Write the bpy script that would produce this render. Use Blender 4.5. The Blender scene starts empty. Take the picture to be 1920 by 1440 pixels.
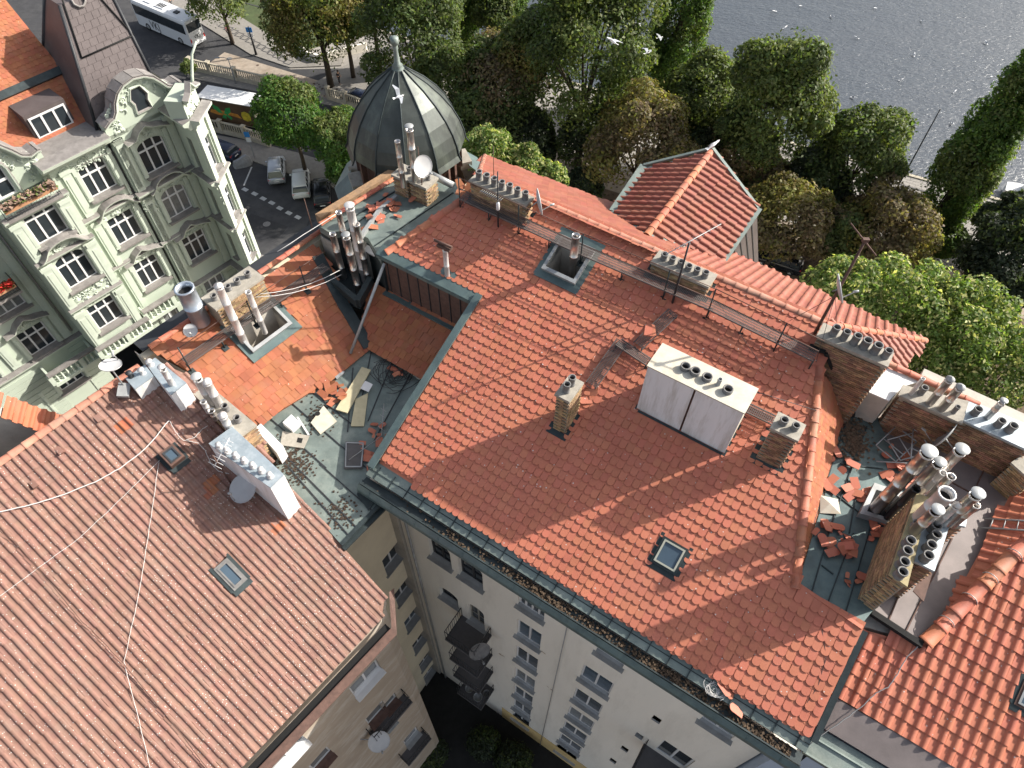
import bpy, bmesh, math, random
import numpy as np
from mathutils import Vector, Matrix
R = math.radians
rnd = random.Random(7)
scene = bpy.context.scene

# ------------------------------------------------------------------ camera, sky, sun
CAM_H = 48.0
LENS_F = 1331.0            # focal length in photo pixels (1920 wide)
_n = Vector((945 - 960, -(1693 - 720), -LENS_F)).normalized()      # straight down, in camera axes
_zc = -_n
_yc = (Vector((0, 0, -1)) - _zc * Vector((0, 0, -1)).dot(_zc)).normalized()
_xc = _yc.cross(_zc)
CAM_R = Matrix((_xc, _yc, _zc))
CAM = Vector((0, 0, CAM_H))
cd = bpy.data.cameras.new('camera'); cam = bpy.data.objects.new('camera', cd)
scene.collection.objects.link(cam)
cam.matrix_world = Matrix.Translation(CAM) @ CAM_R.to_4x4()
cd.sensor_width = 36.0; cd.lens = LENS_F / 1920 * 36; cd.clip_start = 0.5; cd.clip_end = 3000
scene.camera = cam

SUN_AZ, SUN_EL = 72.0, 32.5
w = bpy.data.worlds.new('World'); scene.world = w; w.use_nodes = True
nt = w.node_tree; bg = nt.nodes['Background']
sky = nt.nodes.new('ShaderNodeTexSky'); sky.sky_type = 'NISHITA'; sky.sun_disc = False
sky.sun_elevation = R(SUN_EL); sky.sun_rotation = R(SUN_AZ)
sky.air_density = 1.0; sky.dust_density = 3.0; sky.ozone_density = 1.0
hsv = nt.nodes.new('ShaderNodeHueSaturation'); hsv.inputs['Saturation'].default_value = .55      # bright broken cloud whitens the sky
nt.links.new(sky.outputs[0], hsv.inputs['Color']); nt.links.new(hsv.outputs[0], bg.inputs[0]); bg.inputs[1].default_value = 0.128
sd = bpy.data.lights.new('sun', 'SUN'); so = bpy.data.objects.new('sun', sd); scene.collection.objects.link(so)
sd.energy = 5.0; sd.angle = R(0.53); sd.color = (1.0, 0.94, 0.85)
SUN = Vector((math.cos(R(SUN_EL)) * math.sin(R(SUN_AZ)), math.cos(R(SUN_EL)) * math.cos(R(SUN_AZ)), math.sin(R(SUN_EL))))
so.rotation_euler = SUN.to_track_quat('Z', 'Y').to_euler(); so.location = SUN * 200
scene.view_settings.view_transform = 'Standard'; scene.view_settings.look = 'None'
scene.view_settings.exposure = 0.78; scene.view_settings.gamma = 1.0
scene.view_settings.use_curve_mapping = False

# ------------------------------------------------------------------ surveying the photograph: a sight line met with a known plane
def ray(px, py):
    return (CAM_R @ Vector((px - 960, -(py - 720), -LENS_F))).normalized()
def at(px, py, z):
    d = ray(px, py); return CAM + d * ((z - CAM_H) / d.z)
class Plane:
    """origin o, horizontal e1, up-slope e2, outward normal n"""
    def __init__(s, o, e1, e2):
        s.o = Vector(o); s.e1 = Vector(e1).normalized(); s.e2 = Vector(e2).normalized(); s.n = s.e1.cross(s.e2).normalized()
    def px(s, x, y):
        d = ray(x, y); return CAM + d * ((s.o - CAM).dot(s.n) / d.dot(s.n))
    def uv(s, P): q = P - s.o; return (q.dot(s.e1), q.dot(s.e2))
    def p(s, a, b, h=0.0): return s.o + s.e1 * a + s.e2 * b + s.n * h
    def pxuv(s, x, y): return s.uv(s.px(x, y))
    def mat(s): 
        m = Matrix((s.e1, s.e2, s.n)).transposed().to_4x4(); m.translation = s.o; return m
def slope_plane(P, up_az, deg):
    """roof plane through P rising towards compass direction up_az (degrees from +Y to +X)"""
    h = Vector((math.sin(R(up_az)), math.cos(R(up_az)), 0)); e1 = Vector((h.y, -h.x, 0))
    return Plane(P, e1, h * math.cos(R(deg)) + Vector((0, 0, math.sin(R(deg)))))
def wall_plane(P, face_az):
    """vertical wall through P whose outside faces compass direction face_az; e1 runs right as seen from outside"""
    n = Vector((math.sin(R(face_az)), math.cos(R(face_az)), 0)); e1 = Vector((-n.y, n.x, 0))
    return Plane(P, e1, Vector((0, 0, 1)))
def z_over(B, px, py):
    """height at which the vertical through B crosses the sight line (px, py)"""
    r = ray(px, py); q = B - CAM
    t = (q.x * r.x + q.y * r.y) / (r.x ** 2 + r.y ** 2)
    return (CAM + r * t).z
UAZ, VAZ = 122.6, 32.6
U = Vector((math.sin(R(UAZ)), math.cos(R(UAZ)), 0)); V = Vector((math.sin(R(VAZ)), math.cos(R(VAZ)), 0)); Z = Vector((0, 0, 1))

# ------------------------------------------------------------------ scene bookkeeping
COL = scene.collection
def link(o, parent=None):
    COL.objects.link(o)
    if parent is not None: o.parent = parent
    return o
def tag(o, label=None, cat=None, group=None, kind=None):
    if label: o['label'] = label
    if cat: o['category'] = cat
    if group: o['group'] = group
    if kind: o['kind'] = kind
    return o
def empty(name, loc=(0, 0, 0), parent=None, rz=0.0):
    o = bpy.data.objects.new(name, None); o.empty_display_size = .3; link(o, parent)
    o.location = loc; o.rotation_euler = (0, 0, rz); return o
def thing(name, label, cat, loc=(0, 0, 0), rz=0.0, group=None):
    return tag(empty(name, loc, None, rz), label, cat, group)
def mobj(name, mesh, parent=None, mw=None, label=None, kind=None):
    o = bpy.data.objects.new(name, mesh); link(o, parent)
    if mw is not None:
        o.matrix_local = (parent_world(parent).inverted() @ mw) if parent is not None else mw
    if label: o['label'] = label
    if kind: o['kind'] = kind
    return o
def parent_world(p):
    m = Matrix.Identity(4)
    while p is not None:
        m = p.matrix_basis @ m; p = p.parent
    return m
def copy_tree(o, parent=None):
    c = o.copy(); COL.objects.link(c); c.parent = parent
    for ch in list(o.children): copy_tree(ch, c)
    return c

# ------------------------------------------------------------------ materials
MATS = {}
def node(nt, t, **kw):
    n = nt.nodes.new(t)
    for k, v in kw.items(): setattr(n, k, v)
    return n
def mat(name, col, rough=.7, var=.18, scale=3.0, bump=0.0, bscale=30.0, metal=0.0, stain=None, stain_amt=0.4, stain_scale=1.2,
        piece=0.0, hue=0.0, spec=.4, detail=6, speck=None, speck_amt=0.0, speck_scale=14.0, stretch=None, trans=0.0):
    m = bpy.data.materials.new(name); m.use_nodes = True; nt = m.node_tree; L = nt.links
    b = nt.nodes['Principled BSDF']; b.inputs['Roughness'].default_value = rough; b.inputs['Metallic'].default_value = metal
    b.inputs['Specular IOR Level'].default_value = spec
    geo = node(nt, 'ShaderNodeNewGeometry'); pos = geo.outputs['Position']
    if stretch:
        mp = node(nt, 'ShaderNodeMapping'); mp.inputs['Rotation'].default_value = (0, 0, stretch[0]); mp.inputs['Scale'].default_value = stretch[1]
        L.new(pos, mp.inputs['Vector']); pos = mp.outputs[0]
    n1 = node(nt, 'ShaderNodeTexNoise'); n1.inputs['Scale'].default_value = scale; n1.inputs['Detail'].default_value = detail; n1.inputs['Roughness'].default_value = .65
    L.new(pos, n1.inputs['Vector'])
    r1 = node(nt, 'ShaderNodeMapRange'); r1.inputs[1].default_value = .3; r1.inputs[2].default_value = .7
    r1.inputs[3].default_value = 1 - var; r1.inputs[4].default_value = 1 + var; L.new(n1.outputs[0], r1.inputs[0])
    cur = node(nt, 'ShaderNodeVectorMath', operation='SCALE'); cur.inputs[0].default_value = col[:3]; L.new(r1.outputs[0], cur.inputs['Scale'])
    out = cur.outputs[0]
    if piece > 0 or hue > 0:
        at_ = node(nt, 'ShaderNodeAttribute'); at_.attribute_name = 'tint'
        oi = node(nt, 'ShaderNodeObjectInfo')
        ad = node(nt, 'ShaderNodeMath', operation='ADD'); L.new(at_.outputs['Fac'], ad.inputs[0]); L.new(oi.outputs['Random'], ad.inputs[1])
        fr = node(nt, 'ShaderNodeMath', operation='FRACT'); L.new(ad.outputs[0], fr.inputs[0])
        hs = node(nt, 'ShaderNodeHueSaturation')
        mr = node(nt, 'ShaderNodeMapRange'); mr.inputs[3].default_value = 1 - piece; mr.inputs[4].default_value = 1 + piece; L.new(fr.outputs[0], mr.inputs[0]); L.new(mr.outputs[0], hs.inputs['Value'])
        f2 = node(nt, 'ShaderNodeMath', operation='MULTIPLY'); f2.inputs[1].default_value = 7.31; L.new(fr.outputs[0], f2.inputs[0])
        f3 = node(nt, 'ShaderNodeMath', operation='FRACT'); L.new(f2.outputs[0], f3.inputs[0])
        mh = node(nt, 'ShaderNodeMapRange'); mh.inputs[3].default_value = .5 - hue; mh.inputs[4].default_value = .5 + hue; L.new(f3.outputs[0], mh.inputs[0]); L.new(mh.outputs[0], hs.inputs['Hue'])
        L.new(out, hs.inputs['Color']); out = hs.outputs[0]
    if stain:
        n2 = node(nt, 'ShaderNodeTexNoise'); n2.inputs['Scale'].default_value = stain_scale; n2.inputs['Detail'].default_value = 8; n2.inputs['Roughness'].default_value = .7
        L.new(pos, n2.inputs['Vector'])
        r2 = node(nt, 'ShaderNodeMapRange'); r2.inputs[1].default_value = .48; r2.inputs[2].default_value = .68; r2.inputs[4].default_value = stain_amt; L.new(n2.outputs[0], r2.inputs[0])
        mx = node(nt, 'ShaderNodeMix', data_type='RGBA'); L.new(r2.outputs[0], mx.inputs[0]); L.new(out, mx.inputs[6]); mx.inputs[7].default_value = (*stain, 1); out = mx.outputs[2]
    if speck:
        vo = node(nt, 'ShaderNodeTexVoronoi'); vo.inputs['Scale'].default_value = speck_scale; L.new(geo.outputs['Position'], vo.inputs['Vector'])
        n3 = node(nt, 'ShaderNodeTexNoise'); n3.inputs['Scale'].default_value = .9; n3.inputs['Detail'].default_value = 3; L.new(geo.outputs['Position'], n3.inputs['Vector'])
        th = node(nt, 'ShaderNodeMath', operation='MULTIPLY'); th.inputs[1].default_value = speck_amt; L.new(n3.outputs[0], th.inputs[0])
        lt = node(nt, 'ShaderNodeMath', operation='LESS_THAN'); L.new(vo.outputs['Distance'], lt.inputs[0]); L.new(th.outputs[0], lt.inputs[1])
        mx = node(nt, 'ShaderNodeMix', data_type='RGBA'); L.new(lt.outputs[0], mx.inputs[0]); L.new(out, mx.inputs[6]); mx.inputs[7].default_value = (*speck, 1); out = mx.outputs[2]
    L.new(out, b.inputs['Base Color'])
    if bump > 0:
        n4 = node(nt, 'ShaderNodeTexNoise'); n4.inputs['Scale'].default_value = bscale; n4.inputs['Detail'].default_value = 4; L.new(pos, n4.inputs['Vector'])
        bp = node(nt, 'ShaderNodeBump'); bp.inputs['Strength'].default_value = bump; bp.inputs['Distance'].default_value = .02; L.new(n4.outputs[0], bp.inputs['Height']); L.new(bp.outputs[0], b.inputs['Normal'])
    MATS[name] = m; return m
mat('tile_red', (0.46, 0.15, 0.088), .62, .12, 1.2, .15, 40, stain=(.36, .14, .095), stain_amt=.45, stain_scale=.6, piece=.075, hue=.005, speck=(.55, .5, .46), speck_amt=.16, speck_scale=5)
mat('tile_orange', (0.335, 0.115, 0.055), .75, .12, 1.5, .15, 40, stain=(.30, .15, .10), stain_amt=.45, piece=.11, hue=.008, speck=(.6, .5, .42), speck_amt=.12, speck_scale=4)
mat('tile_brown', (0.235, 0.128, 0.098), .75, .12, 1.0, .2, 50, stain=(.24, .165, .13), stain_amt=.55, stain_scale=2.2, piece=.10, hue=.006, speck=(.55, .51, .47), speck_amt=.27, speck_scale=12)
mat('tile_ribbed', (0.25, 0.078, 0.048), .6, .12, 1.5, .1, 40, stain=(.33, .15, .11), stain_amt=.4, piece=.12, hue=.006)
mat('ridge_tile', (0.38, 0.125, 0.07), .65, .2, 3, .2, 40, stain=(.24, .16, .12), stain_amt=.5, piece=.12, hue=.01)
mat('ridge_tile_old', (.36, .15, .10), .75, .25, 3, .2, 40, stain=(.22, .18, .14), stain_amt=.6, piece=.12)
mat('copper', (0.095, 0.135, 0.135), .5, .25, 1.5, .1, 20, metal=.25, stain=(.16, .21, .185), stain_amt=.7, stain_scale=.9)
mat('copper_light', (0.155, 0.19, 0.175), .55, .25, 1.2, .1, 20, metal=.2, stain=(.27, .30, .265), stain_amt=.7, stain_scale=1.6)
mat('copper_dark', (0.026, 0.036, 0.038), .55, .3, 2, .1, 20, metal=.2, stain=(.07, .09, .09), stain_amt=.5)
mat('dome_copper', (0.058, 0.066, 0.06), .42, .3, 1.6, .08, 20, metal=.35, stain=(.17, .20, .16), stain_amt=.6, stain_scale=1.0, stretch=(0, (1, 1, .3)))
mat('lead', (0.19, 0.16, 0.152), .6, .2, 1.0, .1, 20, metal=.1, stain=(.14, .12, .115), stain_amt=.5, stain_scale=.7)
mat('turret_metal', (0.105, 0.086, 0.084), .5, .12, .9, .05, 10, metal=.15, stain=(.16, .135, .13), stain_amt=.4)
mat('dark_metal', (.03, .032, .036), .55, .2, 4)
mat('grating', (0.115, 0.095, 0.088), .7, .2, 5)
mat('rust_metal', (.10, .055, .042), .75, .3, 6)
mat('white_wall', (0.8, 0.755, 0.665), .85, .05, .5, .05, 30, stain=(.60, .56, .48), stain_amt=.5, stain_scale=.8, stretch=(R(32), (1.6, 1.6, .25)))
mat('cream_wall', (.70, .62, .46), .85, .06, .6, .05, 30, stain=(.45, .38, .28), stain_amt=.4, stain_scale=.4)
mat('yellow_wall', (.62, .45, .20), .85, .08, 1)
mat('tan_wall', (0.37, 0.305, 0.235), .85, .10, 1.0, .1, 10, stain=(.56, .52, .46), stain_amt=.6, stain_scale=1.1, stretch=(R(38), (1.0, .18, 1.6)))
mat('green_wall', (0.425, 0.48, 0.395), .8, .06, .5, .05, 20, stain=(.42, .47, .38), stain_amt=.35, stain_scale=.5)
mat('green_trim', (0.47, 0.525, 0.44), .8, .07, 1.5, .05, 20, stain=(.40, .43, .36), stain_amt=.35)
mat('ledge_lead', (0.2, 0.185, 0.175), .6, .2, 2, stain=(.36, .34, .32), stain_amt=.5)
mat('blue_wall', (.36, .43, .52), .85, .06, 1)
mat('plaster', (0.42, 0.39, 0.34), .9, .15, 2, .3, 12)
mat('white_paint', (0.64, 0.64, 0.635), .6, .05, 2)
mat('white_clad', (.70, .70, .70), .6, .06, 1.2, stain=(.40, .37, .32), stain_amt=.75, stain_scale=1.3, stretch=(R(32), (2.6, 2.6, .32)))
mat('clad_top', (0.5, 0.475, 0.4), .7, .10, 3, stain=(.48, .40, .27), stain_amt=.7, stain_scale=2.6)
mat('vent_top', (0.31, 0.365, 0.4), .4, .12, 2, metal=.25, stain=(.52, .56, .58), stain_amt=.6, stain_scale=3)
mat('dish_grey', (.43, .43, .43), .5, .06, 3)
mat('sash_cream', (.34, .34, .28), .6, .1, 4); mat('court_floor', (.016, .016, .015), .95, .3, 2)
mat('zinc', (.33, .34, .34), .5, .2, 2, metal=.3, stain=(.22, .22, .21), stain_amt=.4)
mat('steel', (.60, .57, .54), .28, .10, 3, metal=.9, stain=(.42, .36, .31), stain_amt=.5, stain_scale=2.5)
mat('steel_white', (0.6, 0.58, 0.56), .4, .06, 3, metal=.3)
mat('steel_blue', (.42, .47, .53), .35, .1, 3, metal=.6, stain=(.32, .36, .42), stain_amt=.4)
mat('pot', (.16, .155, .15), .75, .25, 6)
mat('deep_black', (.010, .010, .010), .9, .1, 4)  # sooty flue throats, black metalwork, and openings whose darkness is painted
mat('brick', (0.33, 0.22, 0.12), .9, .25, 8, .4, 60, piece=.38, hue=.018, stain=(.16, .13, .10), stain_amt=.5, stain_scale=2.5)
mat('brick_red', (.26, .15, .09), .9, .25, 8, .4, 60, piece=.42, hue=.02, stain=(.12, .10, .085), stain_amt=.5, stain_scale=2.5)
mat('mortar', (.30, .26, .20), .95, .25, 8, .3, 40)
mat('concrete', (0.32, 0.295, 0.25), .9, .2, 5, .2, 30, stain=(.20, .18, .15), stain_amt=.5, stain_scale=3)
mat('yellow_slab', (0.36, 0.3, 0.17), .9, .2, 5, .2, 30, stain=(.16, .14, .10), stain_amt=.6, stain_scale=3)
mat('wood', (0.48, 0.43, 0.28), .8, .12, 4, stain=(.46, .40, .25), stain_amt=.4)
mat('glass', (.025, .032, .038), .08, .1, 1, spec=.6)
mat('glass_blue', (.06, .09, .12), .1, .1, 1, spec=.7)
mat('curtain_glass', (.17, .18, .18), .15, .25, 3, spec=.6)
mat('cable_white', (0.6, 0.58, 0.56), .6, .05, 5)
mat('cable_dark', (.04, .04, .042), .6, .1, 5)
mat('asphalt', (0.042, 0.042, 0.045), .9, .2, 1.0, .2, 40, stain=(.075, .073, .07), stain_amt=.5, stain_scale=.25)
mat('pavement', (0.22, 0.205, 0.185), .9, .15, 2.5, .1, 30, stain=(.20, .185, .165), stain_amt=.4, stain_scale=.4)
mat('path', (.30, .25, .20), .95, .2, 1.5, stain=(.18, .13, .09), stain_amt=.5, stain_scale=.5)
mat('earth', (.105, .075, .050), .95, .35, 1.5, .4, 12, stain=(.17, .10, .06), stain_amt=.6, stain_scale=.5)
mat('lawn', (.055, .075, .028), .95, .3, 1.0, .4, 14, stain=(.11, .10, .045), stain_amt=.5, stain_scale=.4)
mat('quay_stone', (0.265, 0.248, 0.225), .9, .10, 2, .1, 20, stain=(.24, .22, .19), stain_amt=.4, stain_scale=.3)
mat('road_patch', (.030, .030, .032), .9, .2, 2); mat('road_paint', (.40, .40, .39), .8, .15, 3)
mat('stone', (.40, .36, .28), .9, .2, 3, .2, 20)
mat('bark', (.06, .045, .032), .95, .3, 8)
mat('car_white', (0.58, 0.59, 0.58), .3, .02, 1); mat('car_silver', (.44, .46, .49), .28, .03, 1, metal=.5)
mat('car_black', (.012, .013, .016), .22, .05, 1); mat('car_blue', (.02, .028, .055), .25, .05, 1)
mat('tarp', (.20, .205, .215), .6, .2, 4, .3, 10)
mat('rubber', (.014, .014, .015), .8, .1, 4); mat('tail_red', (.45, .02, .015), .3, .05, 3)
mat('bus_white', (0.62, 0.63, 0.64), .35, .03, 1); mat('truck_white', (0.68, 0.68, 0.67), .5, .03, 1); mat('truck_cream', (.62, .56, .44), .5, .05, 1)
mat('print_brown', (.085, .050, .026), .5, .3, .9); mat('print_green', (.03, .26, .07), .5, .3, 3); mat('print_yellow', (.45, .36, .03), .5, .4, 4); mat('print_orange', (.45, .19, .03), .5, .3, 3)
mat('sign_blue', (.03, .20, .52), .5, .05, 3); mat('lamp_post', (.22, .23, .24), .5, .1, 3); mat('black_paint', (.012, .012, .014), .5, .1, 3)
mat('gull_white', (.80, .80, .80), .7, .03, 3); mat('gull_grey', (.38, .40, .43), .7, .05, 3)
mat('skin', (.45, .27, .19), .6, .05, 5); mat('cloth_black', (.015, .015, .018), .9, .1, 5); mat('cloth_pink', (.45, .12, .14), .9, .1, 5); mat('cloth_blue', (.18, .32, .48), .9, .1, 5); mat('cloth_grey', (0.1, 0.095, 0.095), .9, .1, 5); mat('hair_fair', (.30, .19, .09), .8, .1, 5); mat('hair_dark', (.03, .02, .015), .8, .1, 5)
mat('leafdebris', (.080, .052, .034), .95, .4, 12, piece=.4, hue=.012)
mat('geranium', (.50, .035, .025), .8, .2, 6); mat('dryplant', (.24, .16, .12), .9, .3, 6)
mat('terracotta', (.42, .22, .12), .8, .1, 4)
def leafmat(name, col, piece, hue, tr=.25):
    m = mat(name, col, .55, .25, .35, 0, piece=piece, hue=hue, spec=.3)
    b = m.node_tree.nodes['Principled BSDF']
    try: b.inputs['Transmission Weight'].default_value = 0
    except Exception: pass
    nt = m.node_tree; tl = nt.nodes.new('ShaderNodeBsdfTranslucent'); mx = nt.nodes.new('ShaderNodeMixShader'); mx.inputs[0].default_value = .45
    g = nt.nodes.new('ShaderNodeMix'); g.data_type = 'RGBA'; g.blend_type = 'MULTIPLY'; g.inputs[0].default_value = 1; g.inputs[7].default_value = (1.5, 1.6, .7, 1)
    src = b.inputs['Base Color'].links[0].from_socket; nt.links.new(src, g.inputs[6]); nt.links.new(g.outputs[2], tl.inputs['Color'])
    nt.links.new(b.outputs[0], mx.inputs[1]); nt.links.new(tl.outputs[0], mx.inputs[2]); nt.links.new(mx.outputs[0], nt.nodes['Material Output'].inputs['Surface'])
    return m
leafmat('leaf_dark', (.084, .114, .038), .5, .03); leafmat('leaf_mid', (.118, .150, .046), .5, .03)
leafmat('leaf_yellow', (.18, .162, .052), .45, .04); leafmat('leaf_brown', (.165, .132, .072), .5, .035)
leafmat('leaf_fresh', (.074, .145, .030), .45, .025); leafmat('leaf_poplar', (.082, .138, .032), .45, .02)
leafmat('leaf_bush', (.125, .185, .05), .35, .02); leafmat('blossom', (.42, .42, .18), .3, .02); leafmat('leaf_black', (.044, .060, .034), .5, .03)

def water_mat():
    m = bpy.data.materials.new('river_water'); m.use_nodes = True; nt = m.node_tree; L = nt.links; b = nt.nodes['Principled BSDF']
    b.inputs['Base Color'].default_value = (.055, .066, .080, 1); b.inputs['Roughness'].default_value = .2; b.inputs['Specular IOR Level'].default_value = .42
    geo = node(nt, 'ShaderNodeNewGeometry'); mp = node(nt, 'ShaderNodeMapping'); mp.inputs['Rotation'].default_value = (0, 0, R(-25)); mp.inputs['Scale'].default_value = (1.0, 2.1, 1)
    L.new(geo.outputs['Position'], mp.inputs['Vector'])
    a = node(nt, 'ShaderNodeTexNoise'); a.inputs['Scale'].default_value = 1.5; a.inputs['Detail'].default_value = 5; a.inputs['Roughness'].default_value = .55; a.inputs['Distortion'].default_value = .5; L.new(mp.outputs[0], a.inputs['Vector'])
    c = node(nt, 'ShaderNodeTexNoise'); c.inputs['Scale'].default_value = .28; c.inputs['Detail'].default_value = 3; L.new(mp.outputs[0], c.inputs['Vector'])
    s = node(nt, 'ShaderNodeMath', operation='MULTIPLY_ADD'); s.inputs[1].default_value = 1.3; L.new(c.outputs[0], s.inputs[0]); L.new(a.outputs[0], s.inputs[2])
    bp = node(nt, 'ShaderNodeBump'); bp.inputs['Strength'].default_value = 1.0; bp.inputs['Distance'].default_value = .13; L.new(s.outputs[0], bp.inputs['Height']); L.new(bp.outputs[0], b.inputs['Normal'])
    d = node(nt, 'ShaderNodeTexNoise'); d.inputs['Scale'].default_value = .035; d.inputs['Detail'].default_value = 3; L.new(mp.outputs[0], d.inputs['Vector'])
    e = node(nt, 'ShaderNodeMapRange'); e.inputs[1].default_value = .35; e.inputs[2].default_value = .65; e.inputs[3].default_value = .20; e.inputs[4].default_value = .36; L.new(d.outputs[0], e.inputs[0]); L.new(e.outputs[0], b.inputs['Roughness'])
    MATS['river_water'] = m
water_mat()

# ------------------------------------------------------------------ mesh builder
class MB:
    def __init__(s): s.v = []; s.f = []; s.m = []; s.sm = []
    def add(s, vs, fs, mi=0, smooth=False):
        k = len(s.v); s.v += [tuple(p) for p in vs]; s.f += [tuple(k + i for i in f) for f in fs]
        s.m += [mi] * len(fs); s.sm += [smooth] * len(fs); return s
    def quad(s, a, b, c, d, mi=0): return s.add([a, b, c, d], [(0, 1, 2, 3)], mi)
    def poly(s, pts, mi=0): return s.add(pts, [tuple(range(len(pts)))], mi)
    def prism(s, pts, d, mi=0, top=True, bottom=True):
        """pts: ring (any plane), swept by vector d"""
        n = len(pts); pts = [Vector(p) for p in pts]; d = Vector(d)
        vs = pts + [p + d for p in pts]; fs = [(i, (i + 1) % n, n + (i + 1) % n, n + i) for i in range(n)]
        if bottom: fs.append(tuple(range(n - 1, -1, -1)))
        if top: fs.append(tuple(range(n, 2 * n)))
        return s.add(vs, fs, mi)
    def box(s, o, ax, ay, az, mi=0):
        """corner o and three edge vectors"""
        o, ax, ay, az = map(Vector, (o, ax, ay, az)); return s.prism([o, o + ax, o + ax + ay, o + ay], az, mi)
    def cbox(s, c, sx, sy, sz, mi=0, ax=(1, 0, 0), ay=(0, 1, 0), az=(0, 0, 1)):
        ax, ay, az = Vector(ax), Vector(ay), Vector(az); c = Vector(c)
        return s.box(c - ax * sx / 2 - ay * sy / 2 - az * sz / 2, ax * sx, ay * sy, az * sz, mi)
    def tube(s, pts, r, n=6, mi=0, cap=True, smooth=True):
        pts = [Vector(p) for p in pts]; N = len(pts); rr = r if isinstance(r, (list, tuple)) else [r] * N
        vs = []; prev = None
        for i, p in enumerate(pts):
            t = (pts[min(i + 1, N - 1)] - pts[max(i - 1, 0)]).normalized()
            a = Vector((0, 0, 1)) if abs(t.z) < .9 else Vector((1, 0, 0))
            x = t.cross(a).normalized() if prev is None else (prev - t * prev.dot(t)).normalized(); prev = x; y = t.cross(x)
            for k in range(n):
                an = 2 * math.pi * k / n; vs.append(p + (x * math.cos(an) + y * math.sin(an)) * rr[i])
        fs = [(i * n + k, i * n + (k + 1) % n, (i + 1) * n + (k + 1) % n, (i + 1) * n + k) for i in range(N - 1) for k in range(n)]
        s.add(vs, fs, mi, smooth)
        if cap:
            k0 = len(s.v) - len(vs)
            s.f.append(tuple(k0 + k for k in range(n - 1, -1, -1))); s.m.append(mi); s.sm.append(False)
            s.f.append(tuple(k0 + (N - 1) * n + k for k in range(n))); s.m.append(mi); s.sm.append(False)
        return s
    def lathe(s, c, prof, n=16, mi=0, axis=Z, smooth=True, xdir=None):
        """prof: list of (radius, height along axis)"""
        c = Vector(c); axis = Vector(axis).normalized(); a = Vector((1, 0, 0)) if abs(axis.x) < .9 else Vector((0, 1, 0))
        x = (axis.cross(a)).normalized(); y = axis.cross(x); vs = []
        for (r, h) in prof:
            for k in range(n):
                an = 2 * math.pi * k / n; vs.append(c + axis * h + (x * math.cos(an) + y * math.sin(an)) * r)
        fs = [(i * n + k, i * n + (k + 1) % n, (i + 1) * n + (k + 1) % n, (i + 1) * n + k) for i in range(len(prof) - 1) for k in range(n)]
        return s.add(vs, fs, mi, smooth)
    def mesh(s, name, mats):
        me = bpy.data.meshes.new(name); me.from_pydata([tuple(p) for p in s.v], [], s.f)
        for m in (mats if isinstance(mats, (list, tuple)) else [mats]): me.materials.append(MATS[m] if isinstance(m, str) else m)
        if s.f:
            me.polygons.foreach_set('material_index', s.m); me.polygons.foreach_set('use_smooth', s.sm)
        me.update(); return me
    def build(s, name, mats, parent=None, label=None, kind=None, mw=None):
        o = bpy.data.objects.new(name, s.mesh(name, mats)); link(o, parent)
        if mw is not None: o.matrix_basis = (parent_world(parent).inverted() @ mw) if parent else mw
        elif parent is not None: o.matrix_basis = parent_world(parent).inverted()
        if label: o['label'] = label
        if kind: o['kind'] = kind
        return o
def inside(p, poly):
    x, y = p; c = False; n = len(poly); j = n - 1
    for i in range(n):
        xi, yi = poly[i]; xj, yj = poly[j]
        if (yi > y) != (yj > y) and x < (xj - xi) * (y - yi) / (yj - yi) + xi: c = not c
        j = i
    return c
def in_view(P, m=60):
    c = CAM_R.transposed() @ (P - CAM)
    if c.z > -1: return False
    x = 960 - LENS_F * c.x / c.z; y = 720 + LENS_F * c.y / c.z
    return -m < x < 1920 + m and -m < y < 1440 + m

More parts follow.
